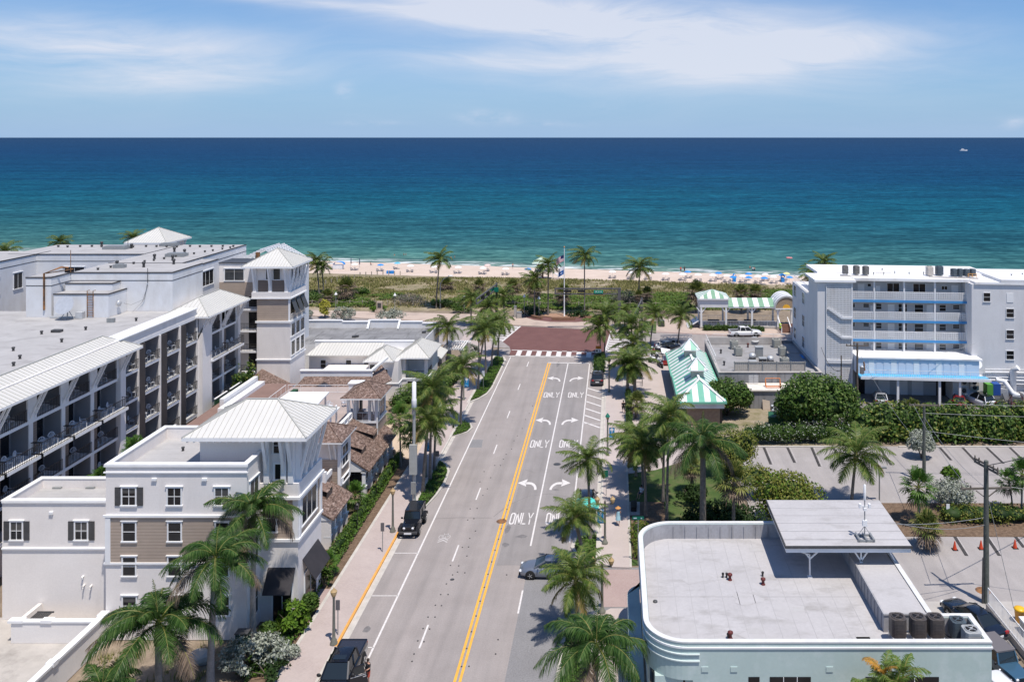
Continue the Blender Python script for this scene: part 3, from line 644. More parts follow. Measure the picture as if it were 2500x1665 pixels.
def window(par, F, a0,a1,z0,z1, fr=.10, cols=1, rows=2, hood=True, shut=False, glass=None, sill=True, trim=None):
    w = fbox(MB(), F, a0,a1,-.02,.03,z0,z1).build('window', glass or GLASS_DK, par)
    if hood and WR_.random() < .3:
        f_ = WR_.choice((.3,.45,.6)); fbox(MB(),F,a0+.02,a1-.02,.03,.034,z1-(z1-z0)*f_,z1).build('blind', BLIND, w)
    m = MB()
    if fr:
        fbox(m,F,a0-fr,a0,-.02,.08,z0,z1); fbox(m,F,a1,a1+fr,-.02,.08,z0,z1); fbox(m,F,a0-fr,a1+fr,-.02,.085,z1,z1+fr)
    for k in range(1,cols): c = a0+(a1-a0)*k/cols; fbox(m,F,c-.02,c+.02,.0,.055,z0,z1)
    for k in range(1,rows): c = z0+(z1-z0)*k/rows; fbox(m,F,a0,a1,.0,.05,c-.02,c+.02)
    if hood: fbox(m,F,a0-fr-.08,a1+fr+.08,-.02,.12,z1+fr,z1+fr+.06)
    if sill: fbox(m,F,a0-fr-.05,a1+fr+.05,-.02,.12,z0-.10,z0)
    if m.v: m.build('frame', trim or W_TRIM, w)
    if shut:
        for s0,s1 in ((a0-fr-.46,a0-fr-.03),(a1+fr+.03,a1+fr+.46)):
            fbox(MB(),F,s0,s1,0,.06,z0-.05,z1+.05).build('shutter', DARK_GREY, w)
    return w
def railing(par, F, a0,a1,z, d=.04, h=1.0, step=.2, m=None, name='railing', ends=0):
    mb = MB()
    fbox(mb,F,a0,a1,d-.025,d+.025,z+h-.05,z+h); fbox(mb,F,a0,a1,d-.02,d+.02,z+.08,z+.12)
    n = max(1,int((a1-a0)/step))
    for i in range(n+1):
        a = a0+(a1-a0)*i/n; w = .022 if i%6 else .04; fbox(mb,F,a-w/2,a+w/2,d-.015,d+.015,z,z+h-.05)
    if ends:
        for a in (a0,a1):
            k = max(1,int(abs(ends)/step))
            fbox(mb,F,a-.02,a+.02,d-ends,d,z+h-.05,z+h)
            for i in range(k): q = d-ends*(i+.5)/k; fbox(mb,F,a-.012,a+.012,q-.012,q+.012,z,z+h)
    return mb.build(name, m or BLACK_METAL, par)
def parapet_roof(par, x0,x1,y0,y1,ztop,depth=.9,t=.3,wall=None,roof=None,cap=None,z0=0,over=.08,name='parapet'):
    MB().box(x0,x1,y0,y1,z0,ztop-depth).build('wall', wall, par)
    p = MB(); zb = ztop-depth
    p.box(x0,x1,y0,y0+t,zb,ztop).box(x0,x1,y1-t,y1,zb,ztop).box(x0,x0+t,y0+t,y1-t,zb,ztop).box(x1-t,x1,y0+t,y1-t,zb,ztop); p.build(name, wall, par)
    MB().poly([(x0+t,y0+t,zb+.012),(x1-t,y0+t,zb+.012),(x1-t,y1-t,zb+.012),(x0+t,y1-t,zb+.012)]).build('roof', roof, par)
    if cap:
        c = MB(); o = over
        c.box(x0-o,x1+o,y0-o,y0+t+.04,ztop,ztop+.07).box(x0-o,x1+o,y1-t-.04,y1+o,ztop,ztop+.07).box(x0-o,x0+t+.04,y0+t+.04,y1-t-.04,ztop,ztop+.07).box(x1-t-.04,x1+o,y0+t+.04,y1-t-.04,ztop,ztop+.07)
        c.build('parapet_cap', cap, par)
def vent(par, x,y,z,r=.13,h=.35,m=None,name='roof_vent'):
    return MB().lathe((x,y,z),[(r*.7,0),(r*.7,h*.6),(r,h*.62),(r,h*.9),(r*.3,h)],8).build(name, m or DARK_GREY, par)

# ---------- front building with corner block
fb = thing('clapboard_building', 'white stuccoed building with tan clapboard band and shuttered windows behind the tall palms', 'building', (-32.3,61.3,0))
parapet_roof(fb,-37.5,-27.1,61.3,69.4,12.9,.95,.3,W_WARM,ROOF_GREY,W_TRIM)
m = MB(); F = fy(61.3)
fbox(m,F,-37.6,-27.0,0,.10,12.76,12.895); fbox(m,F,-37.65,-26.98,0,.13,9.06,9.22); fbox(m,F,-37.62,-26.98,0,.10,5.58,5.72); fbox(m,F,-37.5,-37.12,0,.1,5.72,9.02); fbox(m,F,-37.62,-26.98,0,.10,12.3,12.4)
m.build('cornice', W_TRIM, fb)
fbox(MB(),F,-37.12,-27.1,-.02,.018,5.72,9.02).build('clapboard_panel', TAN, fb)
for a0,sh_ in ((-36.25,True),(-32.9,False),(-29.4,False)):
    window(fb,F,a0,a0+.95,9.95,11.2,cols=2,shut=sh_)
    window(fb,F,a0+.05,a0+.95,7.3,8.65); window(fb,F,a0+.05,a0+.95,4.75,6.1)
    window(fb,F,a0+.05,a0+1.0,1.85,3.2)
for a in (-33.9,-30.2): fbox(MB(),F,a-.18,a+.18,0,.12,11.75,11.92).build('wall_vent', W_TRIM, fb)
G = fxp(-27.1)
window(fb,G,61.8,63.2,9.9,11.4,cols=2,rows=1); window(fb,G,61.8,63.1,5.0,6.9,cols=2); window(fb,G,61.8,63.1,1.2,3.4,cols=2)
vent(fb,-28.6,62.3,11.97,.12,.5,RUST,'roof_vent'); vent(fb,-29.5,64.5,11.97); vent(fb,-34.5,66.5,11.97)

ct = thing('corner_tower', 'square corner tower with wide pale metal hip roof and slanted white brackets at the pavement', 'tower', (-28,66,0))
MB().box(-31.9,-24.2,63.6,68.6,0,6.2).build('lower_wall', W_STUCCO, ct)
MB().box(-31.9,-24.23,63.63,68.57,6.2,9.5).build('clapboard_wall', TAN, ct)
MB().box(-31.9,-24.13,63.53,68.67,9.5,10.6).build('band_wall', W_STUCCO, ct)
MB().box(-31.9,-24.6,64.0,68.4,10.6,14.2).build('upper_wall', W_STUCCO, ct)
m = MB()
m.box(-27,-24.05,63.45,63.6,6.15,6.35).box(-24.2,-24.05,63.6,68.7,6.15,6.35)
m.box(-27,-23.98,63.38,63.53,9.4,9.6).box(-24.13,-23.98,63.53,68.8,9.4,9.6)
m.box(-24.6,-24.15,63.55,63.75,6.35,9.4).box(-24.27,-24.12,63.75,64.1,6.35,9.4).box(-24.27,-24.12,68.3,68.66,6.35,9.4)
m.build('trim', W_TRIM, ct)
m = MB()
for x in (-26.6,-25.3,-24.75):
    m.bar((x,63.85,10.6),(x,62.85,14.15),.22,.22); m.box(x-.2,x+.2,63.5,64,10.6,14.1)
for y in (64.2,65.4,66.6,67.8):
    m.bar((-24.35,y,10.6),(-23.45,y,14.15),.2,.2); m.box(-24.6,-24.2,y-.18,y+.18,10.6,14.1)
m.build('bracket', W_TRIM, ct)
F = fy(64.0); window(ct,F,-26.1,-25.45+.1,10.75,11.9,.14,rows=1,hood=False); window(ct,F,-26.2,-25.5+.15,12.75,13.9,.1,rows=2,hood=False)
window(ct,fxp(-24.6),64.5,65.15,12.6,13.8,.08,rows=1,hood=False); window(ct,fxp(-24.6),66.9,67.5,12.6,13.8,.08,rows=1,hood=False)
for a in (64.55,65.75,66.95): window(ct,fxp(-24.6),a,a+.55,10.9,12.0,.08,rows=1,hood=False)
window(ct,fy(63.63),-26.9,-25.9,6.9,8.9,.12,hood=True)
window(ct,fxp(-24.23),64.4,67.5,6.95,9.05,.14,cols=3,rows=1,hood=False)
window(ct,fxp(-24.2),64.9,67.4,.1,3.0,.1,cols=2,rows=1,hood=False,sill=False); window(ct,fy(63.6),-26.1,-24.7,.1,2.9,.1,cols=2,rows=1,hood=False,sill=False)
MB().slab([(-26.5,63.6,4.15),(-24.4,63.6,4.15),(-24.4,62.5,2.65),(-26.5,62.5,2.65)],.05).box(-26.5,-26.46,62.6,63.6,2.7,2.74).build('awning', AWN, ct)
MB().slab([(-24.2,64.5,4.3),(-24.2,67.9,4.3),(-23.2,67.9,2.75),(-23.2,64.5,2.75)],.05).build('awning', AWN, ct)
m = MB(); hip(m,-32.6,-23.2,62.6,69.6,14.4,16.24,(-29.2,66.1),(-26.75,66.1),.44,.28,0,True,1,2); m.build('roof', [ROOF_PAINT,SEAM,W_TRIM], ct)
m = MB()
for i in range(18): m.box(-32.3+.5*i,-32.2+.5*i,62.7,64.0,14.0,14.12)
m.build('rafter', W_TRIM, ct)

lw = thing('flat_roofed_wing', 'low white stuccoed wing with flat grey roof left of the clapboard building', 'building', (-42,64,0))
parapet_roof(lw,-47.05,-37.5,63.9,68.3,9.1,.75,.3,W_WARM,ROOF_GREY,W_TRIM)
F = fy(63.9); m = MB(); fbox(m,F,-47.05,-37.5,0,.11,5.40,5.53); fbox(m,F,-47.05,-37.5,0,.10,8.97,9.095); m.build('cornice', W_TRIM, lw)
window(lw,F,-46.35,-45.5,6.15,7.5,cols=2,shut=True); window(lw,F,-41.4,-40.5,6.15,7.5,cols=2,shut=True)
fbox(MB(),F,-43.4,-43.1,0,.12,8.1,8.3).build('wall_vent', W_TRIM, lw)
[MB().tube([(x_,63.9,z_),(x_,63.68,z_),(x_,63.66,z_-.18)],.06,8).build('vent_pipe', W_STUCCO, lw) for x_,z_ in ((-40.7,2.7),(-40.15,2.65))]; MB().tube([(-40.8,63.9,3.35),(-40.8,63.7,3.35),(-40.75,63.68,3.2)],.07,8).build('vent_pipe', W_TRIM, lw)
for x in (-45.5,-42.8): MB().box(x-.35,x+.35,67.8,68,8.36,8.5).build('roof_drain', GREY_METAL, lw)

gw = thing('yard_wall', 'white rendered wall with sloping cap line running beside the concrete service yard', 'wall', (-37.4,56,0))
MB().box(-37.6,-37.3,46,61.2,0,1.95).build('wall', W_STUCCO, gw)
MB().box(-37.68,-37.2,46,55.1,1.95,2.12).box(-37.72,-37.16,55.1,55.6,1.9,2.2).box(-37.68,-37.2,55.6,60.6,1.95,2.12).box(-37.75,-37.15,60.6,61.25,1.9,2.2).build('cap', W_TRIM, gw)
gw = thing('bin_store_wall', 'low white wall with raised end caps and grating crossing the service yard', 'wall', (-41,61,0))
MB().box(-44.2,-37.62,60.9,61.2,0,1.5).box(-44.2,-43.9,61.2,63.8,0,1.3).build('wall', W_STUCCO, gw)
MB().box(-44.4,-43.3,60.8,61.3,1.5,1.68).box(-43.3,-42.0,60.84,61.26,1.5,1.6).box(-42.0,-41.2,60.8,61.3,1.5,1.7).box(-41.2,-38.1,60.84,61.26,1.5,1.62).box(-38.1,-37.62,60.8,61.3,1.5,1.7).build('cap', W_TRIM, gw)
m = MB()
for i in range(8): m.box(-43.2+.15*i,-43.14+.15*i,61.4,62.3,1.45,1.52)
m.box(-43.25,-42.0,61.35,61.42,1.43,1.53).box(-43.25,-42.0,62.28,62.35,1.43,1.53).build('grating', DARK_GREY, gw)

# ---------- long hotel wing with balconies
ho = thing('hotel_wing', 'long white hotel wing with rows of recessed balconies and metal hip roofs facing the street', 'building', (-55,85,0))
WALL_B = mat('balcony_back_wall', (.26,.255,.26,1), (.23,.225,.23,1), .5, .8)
MB().box(-90,-51.7,50,102,0,15.7).build('wall', W_STUCCO, ho)
MB().poly([(-90,50,15.72),(-51.2,50,15.72),(-51.2,102,15.72),(-90,102,15.72)]).build('roof', ROOF_GREY, ho)
FL = [1.0,3.95,6.9,9.85,12.8]
m = MB()
for z in FL[1:]: m.box(-51.7,-50.0,58,110.4,z-.28,z)
m.box(-51.7,-50.02,58,110.4,15.3,15.7); m.build('floor_slab', W_TRIM, ho)
MB().box(-51.7,-50.05,52,99.6,15.72,16.5).build('parapet', W_STUCCO, ho)
MB().box(-51.8,-49.9,84,99.6,16.5,16.62).build('parapet_cap', W_TRIM, ho)
MB().box(-54,-51.72,102,110.5,0,15.9).build('wall', W_STUCCO, ho)
bays = [(58.9,62.6,0),(63.1,66.8,0),(67.3,71.1,0),(71.6,75.3,0),(75.8,79.5,0),(80.0,83.6,0),(84.9,87.3,1),(88.5,91.4,1),(92.8,95.6,1),(96.9,99.6,1),(102.2,105.5,2),(106.6,109.8,2)]
pier = MB(); dark = MB(); tanp = MB()
for a0,a1,k in bays:
    if k == 1:
        dark.box(-51.0,-49.86,a0-1.15,a0-.1,0.5,15.2); pier.box(-51.7,-49.9,a1,a1+.16,0,15.3)
    else:
        pier.box(-51.7,-50.04,a0-.5,a0-.02,0,15.3)
        MB().box(-50.4,-50.08,a0+.03,a0+.5,3.9,12.5).build('louvre_panel', TAN2, ho)
pier.box(-51.7,-49.7,83.7,84.6,0,15.4); pier.box(-51.7,-49.4,99.75,102.1,0,15.4); pier.box(-51.7,-49.7,109.9,110.5,0,15.4)
pier.build('pier', W_STUCCO, ho); dark.build('dark_pilaster', DARK_BROWN, ho)
patio = []
for i,(a0,a1,k) in enumerate(bays):
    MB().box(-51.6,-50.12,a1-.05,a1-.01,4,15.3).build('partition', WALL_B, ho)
    for j,z in enumerate(FL):
        if j == 0: continue
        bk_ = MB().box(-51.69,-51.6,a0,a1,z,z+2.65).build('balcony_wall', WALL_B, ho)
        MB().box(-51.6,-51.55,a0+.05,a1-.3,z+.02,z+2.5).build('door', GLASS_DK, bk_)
        proj = (k != 1 and j == 3) or (k == 2 and j == 3)
        out = .95 if proj else .05
        if proj: MB().box(-50.02,-49.05,a0-.45,a1+.35,z-.26,z+.02).build('balcony_slab', W_TRIM, ho)
        railing(ho, fxp(-50.02), a0-(.4 if proj else 0), a1+(.3 if proj else 0), z+.02, out, 1.02, .2, ends=.9 if proj else 0)
        patio.append((i,j,a0,a1,z,k))
m = MB(); hip(m,-54.6,-48.4,55,85.4,15.62,17.05,(-51.5,58),(-51.5,83.6),.48,.2,0,True,1,2); m.build('metal_roof', [ROOF_PAINT,SEAM,W_TRIM], ho)
m = MB(); hip(m,-54.2,-48.4,99.2,110.6,15.62,17.3,(-51.3,102.6),(-51.3,108),.48,.2,0,True,1,2); m.build('metal_roof', [ROOF_PAINT,SEAM,W_TRIM], ho)
for y in (58.6,62.8,67.0,71.3,75.5,79.7,84.0,100.1,101.8,105.9,106.3,110.2):
    m = MB()
    for o in (-.28,.28):
        m.bar((-50.0,y+o,12.9),(-48.75,y+o,15.5),.14,.16)
    m.box(-50.05,-49.9,y-.55,y+.55,12.85,15.4).build('bracket', W_TRIM, ho)
railing(ho, fy(87.2), -79.5,-71.8, 15.72, 0, 1.1, .25)
railing(ho, fxp(-71.8), 87.2, 95.5, 15.72, 0, 1.1, .25)
for x,y in ((-57.2,80),(-60,83),(-57.5,86.5),(-63.5,78),(-68,75),(-60.5,74),(-62,90),(-58.5,92),(-69,86),(-56,77.5),(-55.5,96.5),(-64,70)): vent(ho,x,y,15.72,.16,.42)
MB().box(-61.5,-60.5,90.7,91.3,15.72,16.0).build('roof_box', DARK_GREY, ho)
MB().box(-58.4,-57.6,95.6,96.0,15.72,16.2).build('roof_box', GREY_METAL, ho)

hb = thing('hotel_upper_block', 'white upper hotel block of flat grey roofs dotted with vents above the balcony wing', 'building', (-66,110,0))
EDGE = mat('dark_roof_edge', (.05,.048,.05,1), None, rough=.6)
def block(x0,x1,y0,y1,z0,z1,groove=True,name='wall'):
    MB().box(x0,x1,y0,y1,z0,z1).build(name, W_PAINT, hb)
    MB().poly([(x0+.12,y0+.12,z1+.02),(x1-.12,y0+.12,z1+.02),(x1-.12,y1-.12,z1+.02),(x0+.12,y1-.12,z1+.02)]).build('roof', ROOF_GREY, hb)
    e = MB(); e.box(x0-.05,x1+.05,y0-.05,y0+.14,z1-.08,z1+.05).box(x1-.14,x1+.05,y0+.14,y1,z1-.08,z1+.05)
    if groove: e.box(x0-.02,x1+.02,y0-.02,y0,z1-1.02,z1-.94).box(x1,x1+.02,y0,y1,z1-1.02,z1-.94)
    e.build('roof_edge', EDGE, hb)
block(-66.65,-54.2,102.02,109.5,15.72,20.45); block(-66.62,-56.9,109.52,128.5,12,20.45); block(-86,-66.68,118,128.5,8,20.45)
block(-100,-82.02,94,121,8,20.46); block(-69.7,-66.7,98.5,102,15.73,20.43)
block(-66.3,-59.8,98.3,101.98,15.74,18.5,False); block(-66.28,-60.6,100.4,101.96,18.53,19.4,False)
block(-56.88,-54.75,109.52,115,12,20.2,False)
G = fxp(-54.75); window(hb,G,110.2,113.4,17.2,19.1,.12,cols=3,rows=1); 
G = fxp(-82.02)
for a in (104.5,109.2,113.5): window(hb,G,a,a+1.6,16.3,18.4,.1,cols=2,rows=1)
F = fy(118); window(hb,F,-78,-75.2,17.4,18.6,.08,cols=2,rows=1); window(hb,F,-73.2,-71.2,17.4,18.6,.08,cols=2,rows=1)
MB().slab([(-82,88,17.9),(-82,99,18.6),(-78.5,99,17.9),(-78.5,88,17.3)],.12).build('canopy', ROOF_PAINT, hb)
window(hb,fy(98.5),-80.9,-80.0,15.8,18,.0,hood=False,sill=False,rows=1)
MB().box(-81.9,-79,97,101,15.74,17.6).build('wall', W_PAINT, hb)
window(hb,fy(97),-81.2,-79.9,15.8,17.5,.0,hood=False,sill=False,rows=1)
random.seed(3)
for k in range(14): vent(hb,-64.5+.55*k,104+1.55*k+rnd(-.3,.3),20.47,.17,.3)
for k in range(17): vent(hb,-84+1.65*k,125.5+rnd(-.4,.4),20.47,.2,.3)
for x,y in ((-60,106),(-57.5,108.5),(-59.5,112),(-62.5,113),(-64,107),(-63.5,120),(-72,124),(-78,126.5),(-61,118)): vent(hb,x,y,20.47,.22,.75)
for x,y,w,d in ((-62.2,115,2.6,1.4),(-75.5,122.5,3.4,1.6),(-63.5,105.2,1.4,.7),(-69,126,2.4,1.2)): MB().box(x,x+w,y,y+d,20.47,20.9).box(x+.2,x+w-.2,y+.2,y+d-.2,20.9,21.0).build('roof_box', GREY_METAL, hb)
for x,y,w,d,h in ((-93,101,4,3,1.2),(-90.5,110,5,3,1.6),(-95,106,2,2,.9)): MB().box(x,x+w,y,y+d,20.48,20.48+h).box(x+.3,x+w-.3,y+.3,y+d-.3,20.48+h,20.6+h).build('roof_unit', ALU, hb)
m = MB()
for x in (-62.3,-61.6): m.tube([(x,98.25,15.8),(x,98.25,18.9),(x,98.7,18.9)],.05,6)
for k in range(10): m.tube([(-62.3,98.25,16.0+.3*k),(-61.6,98.25,16.0+.3*k)],.03,6)
m.build('ladder', RUST, hb)
MB().tube([(-67.5,98.4,16.6),(-67.5,98.4,20.9),(-66.2,99.5,21.5),(-65.9,100.3,21.3)],.11,8).tube([(-67.4,98.6,20.9),(-65.5,100.6,21.1)],.06,6).build('vent_pipe', RUST, hb)
MB().tube([(-66.7,102,20.5),(-66.7,102,23.2)],.04,6).build('mast', RUST, hb)
MB().tube([(-57.2,101.9,19.2),(-57.2,101.9,21)],.04,6).tube([(-74.3,127,20.5),(-74.3,127,22.6)],.04,6).build('antenna_mast', DARK_GREY, hb)
m = MB(); pts = []
for i in range(6):
    r = .02+1.05*i/5; pts.append((r, -.35*(r/1.05)**2))
m.lathe((0,0,0),pts,20); R_ = Matrix.Rotation(math.radians(62),4,'X') @ Matrix.Rotation(math.radians(0),4,'Z')
m.map(lambda a,b_,c: tuple(R_ @ Vector((a,b_,-c)) + Vector((-64.1,97.2,17.3))))
m.build('satellite_dish', ALU, hb)
MB().tube([(-64.1,97.4,15.75),(-64.1,97.5,17.1)],.07,6).tube([(-64.9,97.4,15.75),(-64.1,97.5,16.9)],.04,6).tube([(-63.3,97.4,15.75),(-64.1,97.5,16.9)],.04,6).build('dish_stand', GREY_METAL, hb)
MB().box(-63.3,-62.5,97.6,98.2,15.75,16.5).box(-66.5,-63.4,97.9,98.15,15.75,15.95).build('duct', ALU, hb)
MB().tube([(-57.3,101.95,19),(-57.6,101.9,17.2),(-59,101.5,16.6),(-59.6,101,16.9)],.03,5).tube([(-57.2,101.95,19),(-57.8,101.8,16.9),(-58.6,101,15.78)],.025,5).build('cable', GREY_METAL, hb)
MB().lathe((-59.6,100,17.1),[(.3,-.05),(.38,0),(.38,.12),(.05,.16)],12,ax='x').build('wall_light', ALU, hb)
MB().slab([(-54.2,103,15.9),(-54.2,108,15.9),(-52,108,15.76),(-52,103,15.76)],.05).build('roof_flashing', RUST, hb)

def hip_tower_roof(par, x0,x1,y0,y1,z0,z1,step=.45):
    m = MB(); c = ((x0+x1)/2,(y0+y1)/2); hip(m,x0,x1,y0,y1,z0,z1,c,c,step,.25,0,True,1,2); return m.build('roof',[ROOF_PAINT,SEAM,W_TRIM],par)
# ---------- tan and white stair tower at the end of the wing
st = thing('stair_tower', 'tan and white square tower with pyramid metal roof ending the hotel wing', 'tower', (-46.5,116,0))
MB().box(-48.6,-44.1,113,118.5,0,12.0).build('lower_wall', W_WARM, st)
MB().box(-48.57,-44.13,113.03,118.5,12.0,15.2).build('clapboard_wall', TAN, st)
MB().box(-49.25,-43.98,112.85,118.6,15.2,16.0).build('band_wall', W_STUCCO, st)
MB().box(-49.2,-44.3,113.2,118.5,16.0,19.4).build('upper_wall', W_STUCCO, st)
m = MB()
m.box(-48.75,-43.95,112.82,113.0,11.85,12.1).box(-44.1,-43.95,113,118.6,11.85,12.1); m.build('trim', W_TRIM, st); m = MB().box(-48.7,-43.98,112.85,113.0,6.75,6.92).box(-44.1,-43.98,113,118.6,6.75,6.92)
m.box(-49.3,-43.9,112.75,112.85,15.1,15.28).box(-43.98,-43.86,112.85,118.7,15.1,15.28).box(-44.3,-44.05,112.95,113.03,12.1,15.1).build('trim', W_TRIM, st)
m = MB()
for x in (-48.9,-46.8,-44.6): MB().bar((x,113.1,16.0),(x,112.2,19.5),.22,.22).box(x-.22,x+.22,112.95,113.2,16,19.4).build('bracket', W_TRIM, st)
for y in (113.4,114.7,116.0,117.3,118.4): m.bar((-44.2,y,16.0),(-43.5,y,19.5),.18,.18); m.box(-44.3,-44.1,y-.18,y+.18,16,19.4)
m.build('bracket', W_TRIM, st)
F = fy(113.2); fbox(MB(),F,-48.5,-47.0,0,.05,16.05,17.6).build('clapboard_panel', TAN2, st); fbox(MB(),F,-46.6,-44.8,0,.05,16.05,17.6).build('clapboard_panel', TAN2, st)
window(st,F,-47.4,-46.95+.25,17.7,19.2,.06,rows=1,hood=False); window(st,F,-46.4,-45.5,17.7,19.2,.06,rows=1,hood=False)
G = fxp(-44.3)
for a in (113.7,115.0,116.3): window(st,G,a,a+.7,17.4,19.2,.06,rows=1,hood=False)
G = fxp(-44.1)
for a in (113.4,115.1,116.8):
    window(st,G,a,a+1.2,7.3,9.2,.1,cols=1,rows=1,hood=False); window(st,G,a,a+1.2,9.9,11.6,.1,rows=1,hood=False)
    MB().slab([(-44.1,a,14.9),(-44.1,a+1.3,14.9),(-43.4,a+1.3,13.1),(-43.4,a,13.1)],.05).build('shutter', DARK_GREY, st)
    fbox(MB(),G,a,a+1.2,-.01,.02,12.9,14.9).build('window', GLASS_DK, st)
railing(st,G,113.2,118.4,12.1,.1,.9,.3,W_TRIM)
hip_tower_roof(st,-50.3,-43.3,112.0,119.3,19.6,21.65,.42)
an = MB().box(-54.72,-48.62,115.1,119,0,19.6); an.build('annex_wall', W_WARM, st)
MB().box(-54.7,-48.6,115.06,115.1,15.0,17.0).build('clapboard_panel', TAN, st)
MB().box(-54.75,-48.6,115,119.1,19.6,19.72).build('roof_edge', DARK_GREY, st)
window(st,fy(115.1),-53.9,-51.3,17.25,18.8,.1,cols=2,rows=1,glass=GLASS_MID)
for z in (4.95,7.85,10.65,13.6):
    MB().box(-51.2,-48.62,113.5,115.1,z-.22,z).build('balcony_slab', W_TRIM, st); railing(st,fy(113.5),-51.1,-48.65,z,-.05,1.0,.2)
    window(st,fy(115.1),-50.6,-49.5,z,z+2.2,0,rows=1,hood=False,sill=False)
MB().box(-51.2,-50.7,118.6,119.0,19.72,20.6).build('roof_box', RUST, st)
# ---------- second tower toward the beach and the pergola
bt_ = thing('beach_tower', 'pale pyramid roofed tower rising behind the flat hotel roof near the beach', 'tower', (-76.7,140,0))
MB().box(-79.4,-74.1,136.7,143.2,0,19.6).build('wall', W_STUCCO, bt_); hip_tower_roof(bt_,-80.2,-73.2,135.9,144,19.8,21.9,.42)
m = MB()
for y in (137.5,140,142.5): m.bar((-74.1,y,17.4),(-73.4,y,19.6),.2)
m.build('bracket', W_TRIM, bt_)
pg = thing('rooftop_pergola', 'white slatted pergola with stepped sloping rafters behind the stair tower', 'pergola', (-53,128,17))
MB().box(-57.5,-48.5,124.2,132,0,16.8).build('wall', W_PAINT, pg)
m = MB()
for k in range(9):
    t = k/8; m.bar((-57+4*t,124.4,18.3+1.9*t),(-57+4*t,131.6,18.3+1.9*t),.12,.2); m.bar((-49+-3.2*t,124.4,18.3+1.9*t),(-49-3.2*t,131.6,18.3+1.9*t),.12,.2)
for k in range(9):
    y = 124.5+.87*k; m.bar((-57.2,y,18.2),(-53,y,20.2),.1,.16); m.bar((-48.8,y,18.2),(-52.3,y,20.2),.1,.16)
m.build('rafter', W_TRIM, pg)
m = MB()
for x in (-57,-49):
    for y in (124.6,128,131.4): m.box(x-.15,x+.15,y-.15,y+.15,16.8,18.2)
m.build('post', W_TRIM, pg)

# ---------- two storey building toward the beach road
ts = thing('two_storey_building', 'two storey white building with pale metal hip roofs and balcony on the far corner', 'building', (-37,125,0))
MB().box(-58,-29.2,127,138,0,5.5).build('rear_wall', W_PAINT, ts)
MB().poly([(-57.9,127,5.52),(-29.4,127,5.52),(-29.4,137.7,5.52),(-57.9,137.7,5.52)]).build('flat_roof', ROOF_DARKGREY, ts)
m = MB()
for a,b_,h in ((-58,-45,6.7),(-45,-40.5,6.5),(-40.5,-35.5,6.75),(-35.5,-31.8,6.5),(-31.8,-29.2,6.25)): m.box(a,b_,137.6,138,5.5,h)
m.build('parapet', W_PAINT, ts)
m = MB()
for a,b_,h in ((-58,-45.05,6.7),(-45,-40.5,6.5),(-40.45,-35.5,6.75),(-35.45,-31.8,6.5),(-31.75,-29.1,6.25)): m.box(a,b_,137.5,138.08,h,h+.12)
for x in (-40.5,-35.5): m.bar((x,136.4,5.6),(x,137.7,6.85),.3,.3)
m.build('parapet_cap', W_TRIM, ts)
MB().box(-44.5,-34.6,121.2,127,0,5.5).build('wall', W_STUCCO, ts)
m = MB(); m.slab([(-44.7,120.4,5.5),(-34.2,120.4,5.5),(-34.2,123.6,6.5),(-43.6,123.6,6.5)],.15)
ribs(m,[(-44.7,120.4,5.5),(-34.2,120.4,5.5),(-34.2,123.6,6.5),(-43.6,123.6,6.5)],(1,0),.45,.05,.05,1); m.build('metal_roof',[ROOF_PAINT,SEAM],ts)
MB().box(-44.5,-29.9,123.6,124.0,5.5,6.7).box(-44.6,-29.8,123.55,124.1,6.7,6.82).build('parapet', W_TRIM, ts)
MB().poly([(-44.5,124,5.56),(-29.9,124,5.56),(-29.9,127,5.56),(-44.5,127,5.56)]).build('flat_roof', ROOF_GREY, ts)
MB().box(-34.6,-30.4,117,126.9,0,5.6).build('wall', W_STUCCO, ts)
m = MB(); hip(m,-35.2,-30.9,116.3,122,5.7,7.0,(-33.0,118.7),(-33.0,120.4),.45,.16,0,True,1,2); m.build('metal_roof',[ROOF_PAINT,SEAM,W_TRIM],ts)
MB().box(-30.38,-26.8,119,126,0,2.4).box(-30.38,-26.8,122.6,126,2.4,5.6).build('wall', W_STUCCO, ts)
MB().box(-30.38,-26.7,118.9,122.6,2.4,2.62).build('balcony_slab', W_TRIM, ts)
m = MB().box(-30.38,-29.9,119,119.4,2.62,5.5).box(-27.2,-26.8,119,119.5,2.62,5.5).box(-30.38,-26.8,119,122.6,5.3,5.6); m.build('post', W_STUCCO, ts)
railing(ts,fy(119.1),-29.9,-27.2,2.62,0,1,.16); railing(ts,fxp(-26.9),119.5,122.4,2.62,0,1,.2)
m = MB(); hip(m,-31.2,-26.3,118.3,126.5,5.65,7.2,(-28.7,120.8),(-28.7,124),.45,.16,0,True,1,2); m.build('metal_roof',[ROOF_PAINT,SEAM,W_TRIM],ts)
F = fy(121.2)
for a in (-42.8,-39.1,-36.5): window(ts,F,a,a+.75,2.9,4.6,.09,cols=1,rows=3,hood=False)
F = fy(117); window(ts,F,-34.4,-33.7,3.9,5.1,.07,rows=1,hood=False); window(ts,F,-32.7,-31.9,3.6,4.4,.09,rows=1,hood=False)
MB().box(-34.65,-30.3,116.9,117,2.35,2.5).box(-30.4,-30.3,117,119,2.35,2.5).build('trim', W_TRIM, ts)
window(ts,fxp(-30.4),117.5,118.4,.6,2.0,.08,rows=1,hood=False); window(ts,fy(119),-29.6,-27.6,.2,2.2,.08,cols=2,rows=1,hood=False)
MB().box(-29.1,-29.0,126,137.5,0,6.2).build('side_wall', W_PAINT, ts)
for x,y in ((-41,131),(-40.7,131.3),(-30.7,134)): MB().box(x-.3,x+.3,y-.2,y+.2,5.53,5.8).build('roof_vent', DARK_GREY, ts)
MB().slab([(-29,127,4.6),(-26.4,127,3.3),(-26.4,132,3.3),(-29,132,4.6)],.12).build('lean_to_roof', ROOF_PAINT, ts)
